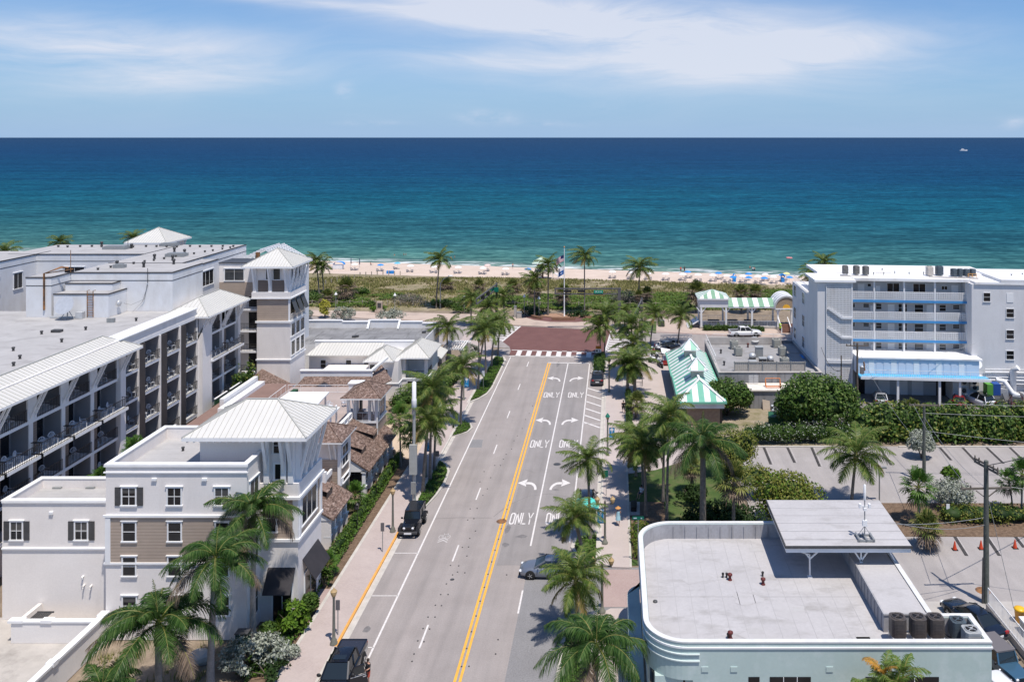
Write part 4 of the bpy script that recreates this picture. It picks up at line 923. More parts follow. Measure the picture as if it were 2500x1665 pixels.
pp = thing('corner_pergola', 'small white slatted pergola on stone posts beside the corner planting', 'pergola', (-26,137,0))
m = MB()
for k in range(9): m.box(-27.8+.4*k,-27.65+.4*k,134.2,139.5,2.9,3.05)
m.box(-28,-24,134.4,134.6,2.7,2.9).box(-28,-24,139.1,139.3,2.7,2.9); m.build('rafter', W_TRIM, pp)
for x,y in ((-27.6,134.5),(-24.4,134.5),(-27.6,139.2),(-24.4,139.2)): MB().box(x-.25,x+.25,y-.25,y+.25,0,2.7).build('post', CONCRETE, pp)

# ---------- shingled porch building
sb = thing('shingled_building', 'low hotel entrance building with brown wooden shake roofs and white porch columns', 'building', (-32,88,0))
MB().box(-47.8,-41.52,86,108,0,4.9).build('wall', W_STUCCO, sb); MB().poly([(-47.8,86,4.95),(-41.5,86,4.95),(-41.5,108.4,4.95),(-47.8,108.4,4.95)]).build('deck_roof', DECKR, sb)
MB().box(-46.3,-45.4,97,108,4.95,5.4).box(-47.0,-46.5,99,108.5,4.95,5.9).build('parapet', W_TRIM, sb)
MB().box(-41.5,-29.4,70,107,0,4.9).build('wall', W_STUCCO, sb); MB().poly([(-41.5,70,4.94),(-29.4,70,4.94),(-29.4,107,4.94),(-41.5,107,4.94)]).build('deck', DECKP, sb)
railing(sb,fy(104.5),-41,-33.2,4.95,0,1.0,1.4,W_TRIM); railing(sb,fxp(-41.3),97,104.5,4.95,0,1.0,1.4,W_TRIM)
MB().box(-33.2,-31.6,103.9,105.1,4.95,6.2).box(-33.3,-31.5,103.8,105.2,6.2,6.35).build('parapet', W_TRIM, sb)
MB().slab([(-38.3,91.5,7.35),(-33.0,91.5,7.35),(-33.0,96.2,7.6),(-37.6,96.2,7.6)],.15).slab([(-33.0,90.5,7.0),(-30.7,90.5,6.8),(-30.7,93,6.9),(-33,93,7.1)],.12).build('canopy', W_TRIM, sb)
m = MB()
for x,y in ((-38,91.8),(-33.3,91.8),(-37.4,95.8),(-33.3,95.8),(-31,90.8),(-31,92.7)): m.box(x-.08,x+.08,y-.08,y+.08,4.95,7.2)
m.build('post', W_TRIM, sb)
MB().box(-39,-38.4,97,101,4.95,6.5).build('screen', GREEN_SCREEN, sb)
def shed(y0,y1,xe,ze,xt,zt,name='shake_roof'):
    m = MB(); m.slab([(xe,y0,ze),(xe,y1,ze),(xt,y1,zt),(xt,y0,zt)],.14); return m.build(name, SHAKE, sb)
shed(85.5,96.6,-25.2,2.75,-29.5,5.5); shed(74.6,80.1,-25.2,2.75,-29.5,5.3)
def eyebrow(yc, xe=-26.6, ze=3.62, hw=1.1):
    m = MB(); a = (xe,yc-hw,ze+.0); m.poly([(xe+.1,yc+hw*.9,ze+.75),(xe+.1,yc-hw*.4,ze+.55),(xe-2.2,yc-hw,ze+1.5),(xe-2.2,yc+hw,ze+1.6)]); o = m.build('dormer_roof', SHAKE, sb)
    MB().poly([(xe,yc+hw*.9,ze+.74),(xe,yc-hw*.4,ze+.54),(xe+.02,yc-hw*.6,ze-.02),(xe+.02,yc+hw*.9,ze-.02)]).build('dormer_louvre', GLASS_MID, sb)
eyebrow(88.0); eyebrow(92.2); eyebrow(77.4)
def porch(y0,y1,n):
    MB().box(-29.4,-28.6,y0+.3,y1-.3,0,2.7).build('porch_wall', GLASS_MID, sb)
    for k in range(n):
        y = y0+.35+(y1-y0-.7)*k/(n-1); MB().box(-26.1,-25.6,y-.25,y+.25,0,1.1).box(-26.02,-25.68,y-.17,y+.17,1.1,2.7).box(-26.16,-25.54,y-.31,y+.31,1.02,1.16).build('column', W_TRIM, sb)
    MB().box(-26.1,-25.6,y0+.1,y1-.1,2.45,2.7).build('beam', W_TRIM, sb)
    railing(sb,fxp(-25.9),y0+.4,y1-.4,.15,0,.9,.25,W_TRIM)
porch(85.5,96.4,6); porch(74.7,80.0,4)
MB().poly([(-25.4,85.6,2.6),(-29.4,85.6,2.6),(-29.4,85.6,5.3)]).poly([(-25.4,74.7,2.6),(-29.4,74.7,2.6),(-29.4,74.7,5.1)]).box(-29.4,-29.2,74.7,80,2.7,5.2).build('gable', W_TRIM, sb)
MB().box(-30,-25.5,74.75,74.9,0,2.6).build('gable_wall', W_STUCCO, sb)
# small shingled tower
MB().box(-29.6,-26.5,80.3,83.2,0,5.9).build('tower_wall', TAN, sb); MB().box(-29.5,-26.6,80.4,83.1,5.9,7.7).build('tower_wall', W_STUCCO, sb)
m = MB()
for x,y in ((-26.55,80.25),(-26.55,83.1),(-29.6,80.25)): m.box(x-.14,x+.14,y-.1,y+.16,3.3,7.7)
m.box(-26.55,-26.42,80.2,83.3,3.3,4.0).box(-29.7,-26.4,80.15,80.3,3.3,3.5).box(-26.52,-26.4,80.2,83.3,5.8,5.95).build('trim', W_TRIM, sb)
[MB().bar((x,80.4,5.9),(x,79.6,7.8),.14,.14).build('bracket', W_TRIM, sb) for x in (-27.4,-26.9)]
window(sb,fxp(-26.5),80.9,82.6,5.0,6.9,.1,cols=2,rows=2,hood=False); window(sb,fxp(-26.42),80.9,82.6,3.45,3.9,.05,cols=1,rows=1,hood=False)
m = MB(); hip(m,-30.2,-26.0,79.4,83.9,7.86,9.05,(-28.1,81.65),(-28.1,81.65),.5,.14,0,False,0,1); m.build('shake_roof',[SHAKE,W_TRIM],sb)
MB().box(-31,-29.5,78,80.2,0,5.0).box(-29.4,-27.3,78.2,80.2,0,4.6).build('tower_wall', TAN, sb); MB().box(-29.5,-27.2,78.1,78.3,4.6,5.1).box(-27.4,-27.2,78.3,80.2,4.6,5.1).box(-27.45,-27.1,78.0,78.35,3.3,5.6).build('parapet', W_TRIM, sb)
# open gazebo tower
MB().box(-30.1,-26.7,93.6,97.2,0,5.0).build('tower_wall', TAN, sb)
m = MB()
for x,y in ((-26.85,93.75),(-26.85,97.05),(-30.0,93.75),(-30.0,97.05),(-29.2,93.75),(-27.6,93.75)): m.box(x-.14,x+.14,y-.14,y+.14,4.6,7.7)
m.box(-30.15,-26.65,93.5,93.6,4.9,5.1).box(-26.7,-26.6,93.5,97.3,4.9,5.1).box(-26.75,-26.6,93.45,93.6,2.6,7.7).build('post', W_TRIM, sb)
for x in (-29.7,-29.3,-27.5,-27.1): MB().bar((x,93.7,5.9),(x,92.9,7.8),.12,.12).build('bracket', W_TRIM, sb)
railing(sb,fy(93.55),-29.1,-27.6,5.1,0,1.0,.7,W_TRIM); window(sb,fxp(-26.75),94.5,96.5,5.3,7.0,.1,cols=2,rows=2,hood=False)
MB().box(-29.6,-29.4,96.5,97.1,5,7).build('screen', DARK_GREY, sb)
m = MB(); hip(m,-30.6,-26.05,92.8,97.6,7.86,9.2,(-28.3,95.2),(-28.3,95.2),.5,.14,0,False,0,1); m.build('shake_roof',[SHAKE,W_TRIM],sb)
m = MB().box(-30.4,-30.2,87.5,93,4.95,5.5).box(-29.7,-29.4,86,93.5,4.95,5.6)
for k in range(6): m.box(-29.72,-29.38,86.2+1.4*k,86.6+1.4*k,5.6,6.1)
m.box(-29.7,-29.4,86,93.5,6.1,6.2); m.build('parapet', W_TRIM, sb)
# rear shake roofs
m = MB(); m.slab([(-42,108.3,4.1),(-31.8,108.3,4.1),(-32.4,110.6,5.25),(-41.2,110.6,5.25)],.14).slab([(-31.8,108.3,4.1),(-30.3,113.2,4.1),(-32.4,115.5,5.6),(-32.4,110.6,5.25)],.14); m.build('shake_roof', SHAKE, sb)
m = MB(); m.poly([(-39.6,108.1,4.2),(-35.6,108.1,4.2),(-37.6,108.1,5.3)]); m.build('gable', W_WARM, sb)
m = MB(); m.slab([(-39.9,107.8,4.1),(-37.6,107.8,5.4),(-37.6,110.3,5.4),(-39.9,110.3,4.15)],.1).slab([(-37.6,107.8,5.4),(-35.3,107.8,4.1),(-35.3,110.3,4.15),(-37.6,110.3,5.4)],.1); m.build('shake_roof', SHAKE, sb)
MB().box(-41.5,-32.4,108.7,121,0,4.0).build('wall', W_WARM, sb); MB().box(-41.8,-32.3,110.7,111.1,4.0,5.9).box(-41.9,-32.2,110.6,111.2,5.9,6.05).bar((-32.3,111,6.0),(-31.4,115,6.6),.3,.3).build('parapet', W_TRIM, sb)
window(sb,fy(108.7),-33.9,-33.0,2.2,3.6,.08,rows=1,hood=False)
m = MB(); m.slab([(-47.9,113,5.6),(-43.7,113,3.5),(-43.5,109.5,3.7),(-46.6,109.5,5.0)],.14).slab([(-47.9,113,5.6),(-46.6,109.5,5.0),(-49.3,110,4.0),(-49.5,113,4.2)],.12); m.build('shake_roof', SHAKE, sb)
for a,b_ in ((101,104.2),(105,108.3),(88,92)): MB().box(-48.6,-48.5,a,b_,3.6,5.2).build('screen', GREEN_SCREEN, sb)
for a,b_ in ((101,104.2),(105,108.3),(88,92)): MB().box(-48.65,-48.45,a,b_,5.2,5.3).build('screen_rail', W_TRIM, sb)
# ================================================================== BUILDINGS, RIGHT SIDE
TEAL = mat('mint_render', (.47,.575,.55,1), (.43,.535,.51,1), .45, .75, fine=.05, fscale=5, bmp=.12, stain=(.55,.63,.62,1), sscale=(.5,.5,.5))
TEAL_D = mat('mint_canopy', (.36,.45,.46,1), (.42,.50,.50,1), .8, .8, stain=(.30,.36,.38,1), sscale=(.5,.5,.5))
ROOF_T = mat('light_grey_membrane', (.47,.455,.455,1), (.43,.415,.415,1), .35, .75, fine=.08, fscale=5, stain=(.34,.325,.315,1), sscale=(.35,.8,.35))
SEAMLINE = mat('roof_seam', (.39,.38,.38,1), None, rough=.8)
VENT_RED = mat('red_brown_vent', (.12,.025,.022,1), None, rough=.6)
tb = thing('mint_corner_building', 'mint green corner building with rounded parapet and light grey flat roof', 'building', (12,48.7,0))
def arc(cx_,cy_,r,a0,a1,n=12): return [(cx_+r*math.cos(math.radians(a0+(a1-a0)*i/n)), cy_+r*math.sin(math.radians(a0+(a1-a0)*i/n))) for i in range(n+1)]
def outline(o=0.0):
    x0,x1,xr,y0,y1,ym = 1.8-o,22.1+o,19.72+o,48.7-o,64+o,51.6+o
    return arc(4.3,51.2,2.5+o,180,270)+[(x1,y0),(x1,ym),(xr,ym),(xr,y1)]+arc(4.3,61.5,2.5+o,90,180)
O = outline(); I = outline(-.32); n = len(O)
MB().prism(O,5.25,6.3).box(2.4,22.0,49.1,51,0,5.25).box(4.6,22.1,48.7,49.1,0,5.25).box(2.2,19.7,51,63.9,0,5.25).build('wall', TEAL, tb)
m = MB()
def ring(m,O,I,z0,z1,mi=0):
    k = len(O); st = [(p[0],p[1],z0) for p in O]+[(p[0],p[1],z1) for p in O]+[(p[0],p[1],z0) for p in I]+[(p[0],p[1],z1) for p in I]
    fs = []
    for i in range(k):
        j = (i+1)%k; fs += [(i,j,k+j,k+i),(2*k+j,2*k+i,3*k+i,3*k+j),(k+i,k+j,3*k+j,3*k+i),(i,j,2*k+j,2*k+i)]
    m.add(st,fs,mi)
LOWSIDE = lambda pts: pts
ring(m,O,I,6.3,7.42); m.build('parapet', TEAL, tb)
PINNER = mat('grey_parapet_lining', (.40,.395,.41,1), (.34,.335,.345,1), .9, .85, fine=.12, fscale=5, stain=(.26,.25,.25,1), sscale=(1.2,1.2,.3))
m = MB(); I2 = outline(-.335)
for i in range(len(I2)):
    j = (i+1)%len(I2)
    m.poly([I2[i]+(6.3,),I2[j]+(6.3,),I2[j]+(7.4,),I2[i]+(7.4,)])
for k in range(18): x = 3.6+.9*k; m.box(x,x+.03,63.60,63.655,6.4,7.3)
m.build('parapet_lining', PINNER, tb)
m = MB(); ring(m,outline(.03),outline(-.29),7.42,7.50); m.build('parapet_cap', mat('dull_white_cap',(.66,.66,.65,1),(.58,.58,.57,1),1.5,.8), tb)
m = MB(); ring(m,outline(.06),outline(.0),7.1,7.2); m.build('cornice', W_TRIM, tb)
m = MB()
for z in (6.75,6.35):
    A_ = arc(4.3,51.2,2.58,183,270,12)+[(5.0,48.62)]; B_ = arc(4.3,51.2,2.49,183,270,12)+[(5.0,48.71)]
    for i in range(len(A_)-1): m.poly([A_[i]+(z,),A_[i+1]+(z,),A_[i+1]+(z+.06,),A_[i]+(z+.06,)]).poly([A_[i]+(z+.06,),A_[i+1]+(z+.06,),B_[i+1]+(z+.06,),B_[i]+(z+.06,)])
m.build('corner_band', mat('pale_mint_trim',(.62,.69,.67,1),None,rough=.7), tb)
MB().poly([p+(6.315,) for p in outline(-.33)]).build('roof', ROOF_T, tb)
m = MB()
for k in range(13): x = 3.0+1.05*k; m.box(x,x+.035,49.3,63.4,6.317,6.325)
for y in (55.6,): m.box(2.4,16.5,y,y+.03,6.32,6.329)
m.build('roof_seam', SEAMLINE, tb)
e = [(x,y) for x,y in [(1.85,34),(.95,34),(.95,61)]+arc(2.35,61,1.4,180,100,6)+[(2.2,63.2),(1.85,62)]]
MB().prism(e,3.3,3.52).build('eyebrow_canopy', TEAL_D, tb)
m = MB(); G_ = arc(4.5,51.4,2.35,190,262,8)
for i in range(8): m.poly([G_[i]+(2.6,),G_[i+1]+(2.6,),G_[i+1]+(5.2,),G_[i]+(5.2,)])
m.build('shop_window', GLASS_DK, tb)
F = fy(48.7)
for a0,a1 in ((7.85,8.5),(9.1,11.5),(14.7,19.0)): window(tb,F,a0,a1,3.2,5.45,.0,cols=1 if a1-a0<1 else 3,rows=1,hood=False,sill=True)
for a in (5.3,7.0,12.6): fbox(MB(),F,a-.2,a+.2,0,.04,5.75,6.05).build('wall_relief', TEAL, tb)
random.seed(15)
PATCH = mat('roof_patch', (.40,.385,.38,1), (.44,.43,.425,1), 2, .8); POND = mat('ponding_stain', (.41,.395,.39,1), (.445,.43,.43,1), 1.2, .75)
for k in range(9):
    x,y = rnd(3.5,15),rnd(50.5,62.5); w,d = rnd(.5,1.3),rnd(.4,1.0); MB().poly([(x,y,6.327),(x+w,y,6.327),(x+w,y+d,6.327),(x,y+d,6.327)]).build('roof_patch', PATCH, tb)
for k in range(7):
    x,y = rnd(4,15),rnd(50.5,62); MB().poly([(x+rnd(.6,1.3)*math.cos(a*.5236),y+rnd(.5,1.0)*math.sin(a*.5236),6.322+k*.0005) for a in range(12)]).build('ponding_stain', POND, tb)
for x,y in ((2.7,55),(9,49.4),(14,63.2)): MB().lathe((x,y,6.32),[(.16,0),(.14,.08),(.03,.12)],10).build('roof_drain', DARK_GREY, tb)
MB().box(16.72,19.69,51.62,63.4,6.32,7.4).build('penthouse_wall', PINNER, tb)
MB().poly([(16.75,51.65,7.42),(19.66,51.65,7.42),(19.66,63.4,7.42),(16.75,63.4,7.42)]).build('penthouse_roof', ROOF_T, tb)
m = MB().box(16.7,19.72,51.58,51.72,7.36,7.46).box(16.7,16.8,51.72,58,7.36,7.46).box(19.6,19.74,51.72,58,7.36,7.46)
for k in range(9): m.box(16.66,16.72,52+.7*k,52.04+.7*k,6.4,7.3)
m.build('penthouse_trim', PINNER, tb)
m = MB().slab([(11.8,57.3,8.86),(20.5,57.3,8.86),(20.5,64.4,8.95),(11.8,64.4,8.95)],.1); m.build('canopy_roof', ROOF_T, tb)
m = MB().box(11.85,20.45,57.35,57.45,8.4,8.76).box(11.85,11.95,57.45,64.3,8.4,8.76).box(20.35,20.45,57.45,64.3,8.4,8.76); m.build('canopy_fascia', W_TRIM, tb)
MB().box(11.76,20.54,57.24,57.3,8.72,8.9).box(11.74,11.8,57.3,64.45,8.74,8.98).build('canopy_edge', DARK_GREY, tb)
m = MB()
for k in range(5): m.box(11.85,20.45,58.2+1.2*k,58.23+1.2*k,8.885,8.9+.012*k)
m.build('canopy_seam', SEAMLINE, tb)
m = MB().tube([(13.65,58.1,6.32),(13.65,58.1,7.9),(11.95,57.7,8.6)],.07,8).bar((13.65,58.1,7.6),(14.6,58,8.5),.1).bar((13.65,58.1,7.6),(13.0,58,8.5),.1).box(13.5,13.8,57.95,58.25,6.32,6.4); m.build('canopy_post', W_TRIM, tb); m = MB()
m.bar((17.2,58.0,7.45),(17.2,58,8.5),.1).bar((17.2,58.0,7.5),(16.5,58,8.5),.1).bar((17.2,58.0,7.5),(17.9,58,8.5),.1); m.build('canopy_post', W_TRIM, tb); MB().bar((19.6,58,7.45),(19,58,8.5),.1).build('canopy_brace', W_TRIM, tb); m = MB().box(17.1,17.3,57.9,58.1,7.42,7.46); m.build('canopy_post', W_TRIM, tb)
for x,y in ((1765,1408),(1774,1408),(1862,1405)): p = at(x,y,6.32); vent(tb,p.x,p.y,6.32,.09,.35,BLACK_METAL)
for x,y in ((1782,1414),(1863,1425),(1783,1570)):
    p = at(x,min(y,1557),6.32); MB().lathe((p.x,p.y,6.32),[(.16,0),(.1,.12),(.1,.3),(.17,.32),(.17,.42),(.04,.5)],10).build('red_vent', VENT_RED, tb)
p = at(1778,1557,6.32); vent(tb,p.x,p.y,6.32,.1,.35,BLACK_METAL)
MB().box(15.1,16.0,49.4,50.2,6.32,6.75).build('roof_hatch', VENT_RED, tb)
def ac_unit(name, w, h, body, label, rounded=True, stand=.35):
    t = thing(name, label, 'air conditioner')
    n_ = 20; pts = []
    for i in range(n_):
        a = 2*PI*i/n_; c, s_ = math.cos(a), math.sin(a); k = 4.0 if rounded else 12.0
        r = (abs(c)**k+abs(s_)**k)**(-1/k); pts.append((w/2*r*c, w/2*r*s_))
    z0 = stand
    m = MB().prism(pts,z0,z0+h); m.build('casing', body, t)
    m = MB()
    for i in range(9):
        z = z0+.1+(h-.25)*i/9; m.prism([(p[0]*1.02,p[1]*1.02) for p in pts],z,z+.025)
    m.build('louvre', body, t)
    MB().lathe((0,0,z0+h),[(w*.42,.004),(w*.42,.05),(w*.36,.052),(w*.36,.004)],20,0,True,None,False).lathe((0,0,z0+h),[(w*.36,.012),(0.02,.014)],20,1).build('fan_ring', [body, BLACK_METAL], t)
    m = MB()
    for i in range(4):
        a = PI/4+i*PI/2; m.bar((0,0,z0+h+.06),(w*.4*math.cos(a),w*.4*math.sin(a),z0+h+.06),.05,.02)
    m.lathe((0,0,z0+h+.03),[(.1,0),(.08,.06)],8); m.build('fan_blade', body, t)
    if stand > .1:
        m = MB()
        for x in (-w*.42,w*.42):
            m.box(x-.03,x+.03,-w*.5,w*.5,z0-.06,z0)
            for y in (-w*.45,w*.45): m.box(x-.025,x+.025,y-.025,y+.025,0,z0-.06)
        m.build('stand', ALU, t)
    return t
AC_DARK = mat('dark_brown_ac_casing', (.085,.072,.066,1), (.115,.098,.09,1), 3, .45, .2)
AC_GREY = mat('grey_ac_casing', (.42,.43,.43,1), (.36,.37,.37,1), 3, .5, .2)
AC_SLATE = mat('slate_ac_casing', (.10,.13,.15,1), (.08,.10,.12,1), 3, .45, .2)
a = ac_unit('air_conditioner',.92,1.08,AC_DARK,'dark brown condenser on the mint building roof, nearest to the penthouse wall corner',True,.55); place(a,(17.2,50.5,6.32))
dup(a,(18.42,50.5,6.32),0,'dark brown condenser standing in the middle of the three on the mint building roof')
dup(a,(19.5,50.5,6.32),0,'dark brown condenser on the mint roof, next to the coiled cables and grey units')
a = ac_unit('air_conditioner',.85,1.0,AC_SLATE,'slate grey square condenser behind the silver one on the mint roof corner',False,.3); place(a,(20.95,50.75,6.32))
a = ac_unit('air_conditioner',.95,1.0,AC_GREY,'silver square condenser with swirling fan at the front right corner of the mint roof',False,.3); place(a,(21.35,49.75,6.32))
t = thing('refrigerant_pipework', 'pale insulated pipe runs and black cables linking the roof condensers', 'pipes', (18,49.7,6.32))
m = MB()
for x in (17.8,18.9,20): m.tube([(x-.5,50.9,6.6),(x,50.9,6.6),(x+.1,50.2,6.5),(x+.1,49.6,6.4)],.05,6)
m.tube([(16.9,50.95,6.75),(20,50.95,6.75)],.05,6); m.build('pipe', ALU, t)
MB().tube([(19.8,51.5,7.3),(20,51.2,6.9),(20.4,50.9,6.5),(20.9,50.6,6.5)],.035,5).tube([(19.6,51.4,7.2),(20.2,50.7,6.6),(20.7,49.9,6.45)],.03,5).build('cable', BLACK_METAL, t)
t = thing('antenna_mast', 'slim antenna mast with white top tube on a ballasted frame on the canopy roof', 'antenna', (17.55,58.3,8.9))
MB().tube([(17.55,58.3,8.9),(17.55,58.3,11.6)],.04,8).build('pole', GREY_METAL, t); MB().lathe((17.55,58.3,11.6),[(.07,0),(.09,.1),(.09,1.05),(.05,1.1)],10).build('radome', W_TRIM, t)
MB().box(17.4,17.7,58.2,58.4,9.8,10.2).box(17.45,17.65,58.15,58.45,10.9,11.1).bar((17.2,58.3,11.2),(17.9,58.3,11.2),.06).box(17.15,17.3,58.2,58.4,11.05,11.35).box(17.8,17.95,58.2,58.4,11.05,11.35).build('equipment_box', W_TRIM, t)
m = MB().box(16.95,18.15,57.85,57.95,8.9,9.0).box(16.95,18.15,58.7,58.8,8.9,9.0)
for x in (17.0,17.5,18.0): m.box(x,x+.12,57.8,58.85,9.0,9.1).bar((x,58.3,9.05),(17.55,58.3,9.8),.03)
m.build('ballast_frame', GREY_METAL, t)

# ---------- white apartment block (skewed plan)
cd = thing('apartment_block', 'five storey white apartment block with lattice balconies and bright blue slab edges', 'building', (42,121,0))
def cbox(mb,u0,u1,v0,v1,z0,z1,m=0):
    st = len(mb.v); mb.box(u0,u1,v0,v1,z0,z1,m); return mb.map(lambda u,v,z:(29.6+u,121+v-.085*u,z),st)
def cF(v0): return lambda a,d,z: (29.6+a, 121+v0-d-.085*a, z)
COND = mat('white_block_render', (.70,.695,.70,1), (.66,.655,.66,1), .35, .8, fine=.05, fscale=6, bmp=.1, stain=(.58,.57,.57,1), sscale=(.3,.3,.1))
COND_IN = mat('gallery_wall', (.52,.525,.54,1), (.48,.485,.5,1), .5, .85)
BLUE_EDGE = mat('bright_blue_paint', (.055,.24,.52,1), (.07,.28,.56,1), 1, .6)
BLUE_DECK = mat('sky_blue_deck', (.08,.36,.60,1), (.12,.42,.66,1), .8, .6)
BLUE_PALE = mat('pale_blue_paint', (.60,.66,.74,1), (.56,.62,.71,1), .6, .7)
m = MB(); cbox(m,-.4,4.45,-1.5,4,0,16.3); cbox(m,-.4,12,4,15.3,0,13.45); cbox(m,4.45,20.9,1.6,12,0,16.3); cbox(m,12,20.9,12,15,0,16.3); cbox(m,20.9,50,-1.7,12,0,16.3); m.build('wall', COND, cd)
m = MB(); cbox(m,-.9,4.9,-1.9,4.2,16.3,16.62); cbox(m,.9,26,4.2,11.3,16.45,16.85); cbox(m,4.9,21.3,-.35,4.2,16.3,16.7); cbox(m,21.3,50,-1.9,4.2,16.3,16.6); cbox(m,-.2,.9,4.2,14.5,13.46,13.5); m.build('roof', ROOF_WHITE, cd)
m = MB(); cbox(m,24.8,50,-1.9,8,16.6,17.0); m.build('parapet', W_PAINT, cd)
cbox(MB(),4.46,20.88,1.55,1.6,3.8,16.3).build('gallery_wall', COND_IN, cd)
LV = [(4.9,7.8),(7.8,10.6),(10.6,13.5),(13.5,16.3)]
for z,_ in LV[1:]:
    m = MB(); cbox(m,4.46,20.88,-.02,1.55,z-.25,z); m.build('gallery_floor', COND, cd)
    m = MB(); cbox(m,4.46,20.95,-.12,-.02,z-.3,z+.04); m.build('blue_edge', BLUE_EDGE, cd)
    m = MB(); k = 66
    for i in range(k+1): u = 4.5+16.3*i/k; cbox(m,u-.05,u+.05,-.03,.05,z+.1,z+1.15)
    for q in (.08,.36,.64,.92,1.14): cbox(m,4.46,20.88,-.035,.055,z+q,z+q+.1)
    m.build('lattice_balustrade', W_PAINT, cd)
m = MB()
for u in (4.5,8.0,12.2,16.5,20.85): cbox(m,u-.11,u+.11,-.06,.14,4.9,16.3)
m.build('gallery_post', W_PAINT, cd)
random.seed(5)
for j,(z,_) in enumerate(LV):
    F = cF(1.55)
    if j < 3:
        for a0,a1,b0,b1 in ((4.9,5.7,1.55,2.05),(6.9,7.7,1.55,2.05),(8.7,9.5,1.3,2.1),(11.9,12.4,1.0,2.1),(12.7,13.1,1.0,2.1),(14.2,15.4,.9,2.05),(17.7,18.6,1.2,2.05),(19.6,20.5,1.5,2.05)): window(cd,F,a0,a1,z+b0,z+b1,.05,rows=2,hood=False,sill=False,glass=GLASS_DK if j==2 else GLASS_MID)
        for a in (10.4,15.9): fbox(MB(),F,a,a+.95,0,.03,z+.02,z+2.05).build('door', W_TRIM, cd)
        fbox(MB(),F,7.9,8.25,0,.12,z+1.0,z+1.8).build('meter_box', W_TRIM, cd)
    else:
        for a0,a1,b0,b1,c in ((10.3,12.0,1.0,2.2,2),(14.0,15.7,1.0,2.2,2),(18,18.8,1.4,1.9,2),(7.5,8.0,1.7,2.1,1)): window(cd,F,a0,a1,z+b0,z+b1,.05,cols=c,rows=1,hood=False,sill=False)
        for a in (6.1,19.4): fbox(MB(),F,a,a+.95,0,.03,z+.02,z+2.05).build('door', W_TRIM, cd)
        fbox(MB(),F,8.7,9.3,0,.05,z+1.0,z+1.8).build('meter_box', W_TRIM, cd)
# stair screens
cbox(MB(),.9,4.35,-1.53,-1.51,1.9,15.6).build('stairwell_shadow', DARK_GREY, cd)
m = MB()
for i in range(18): u = .9+3.35*i/17; cbox(m,u-.055,u+.055,-1.64,-1.54,1.9,15.9)
for i in range(52): z = 1.95+13.6*i/51; cbox(m,.85,4.3,-1.645,-1.535,z-.055,z+.055)
m.build('lattice_screen', W_PAINT, cd)
m = MB()
for z in (8.4,11.2):
    st = len(m.v); m.bar((1.0,-1.75,z+1.4),(3.0,-1.75,z),.25,.3); m.map(lambda u,v,q:(29.6+u,121+v-.085*u,q),st); cbox(m,2.9,4.4,-1.85,-1.65,z-.15,z+.15)
cbox(m,.8,4.5,-1.8,-1.64,4.7,5.2); cbox(m,.78,.9,-1.7,-1.54,1.9,15.9); cbox(m,4.3,4.5,-1.7,-1.5,1.9,16.2); m.build('stair_band', W_PAINT, cd)
# left side windows and terrace railing
H = lambda a,d,z: (29.2-d, a, z)
for y in (128.3,134.3):
    for z in (4.6,7.9,11.4): window(cd,H,y-.75,y+.75,z,z+1.7,.07,cols=2,rows=2,hood=False)
railing(cd,H,126,136,13.5,-.15,1.1,.5,W_TRIM)
# right block windows
F = cF(-1.7)
window(cd,F,22.5,23.4,13.9,15.1,.05,rows=2,hood=False)
fbox(MB(),F,25.65,26.55,0,.05,13.8,15.1).build('wall_louvre', W_TRIM, cd)
for z in (11.7,8.7,5.8): window(cd,F,25.6,26.6,z,z+1.2,.05,rows=2,hood=False)
# locker storey, blue deck and open undercroft
m = MB(); cbox(m,4.6,21.6,-3.6,1.5,5.95,6.15); m.build('canopy_roof', ROOF_WHITE, cd)
m = MB(); cbox(m,4.6,21.2,-3.4,-.2,3.8,5.95); m.build('locker_wall', BLUE_PALE, cd)
for k in range(14): fbox(MB(),cF(-3.4),6.2+1.02*k,6.95+1.02*k,0,.04,3.85,5.7).build('locker_door', BLUE_PALE if k%3 else W_TRIM, cd)
m = MB(); cbox(m,4.6,22.0,-5.2,-3.42,3.55,3.8); m.build('blue_deck', BLUE_DECK, cd)
m = MB(); cbox(m,4.6,22.05,-5.27,-5.2,3.5,3.84); m.build('deck_edge', W_TRIM, cd)
railing(cd,cF(-5.2),4.8,22,3.84,.0,1.0,.3,W_TRIM)
m = MB()
for u in (9.7,15.3,18.0): cbox(m,u-.15,u+.15,-5.0,-4.7,0,3.55)
m.build('undercroft_post', W_PAINT, cd)
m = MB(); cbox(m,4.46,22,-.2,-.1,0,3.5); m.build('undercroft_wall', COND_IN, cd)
m = MB(); cbox(m,18.0,22.2,-2.6,-.2,0,3.5); m.build('utility_wall', W_PAINT, cd)
for a0,a1,b in ((16.6,17.9,2.9),(5.3,6.6,3.0)): fbox(MB(),cF(-.2),a0,a1,0,.03,0,b).build('doorway', GLASS_DK, cd)
for a in (8.5,11.0,13.2): fbox(MB(),cF(-.2),a,a+1.6,0,.04,0,2.3).build('door', W_TRIM, cd)
F = cF(-2.6)
def wall_ac(u,z,w,h,label,fans):
    t = thing('wall_air_conditioner', label, 'air conditioner', (29.6+u,121-2.6-.085*u,z))
    fbox(MB(),F,u,u+w,.02,.4,z,z+h).build('casing', mat_cream, t)
    for i in range(fans):
        c = (29.6+u+w*.5, 121-3.01-.085*(u+w*.5), z+h*(i+.5)/fans); MB().lathe(c,[(.3,-.0),(.3,-.03),(.05,-.04)],14,ax='y').build('fan_grille', DARK_GREY, t)
mat_cream = mat('cream_casing', (.55,.50,.44,1), (.48,.44,.39,1), 3, .6)
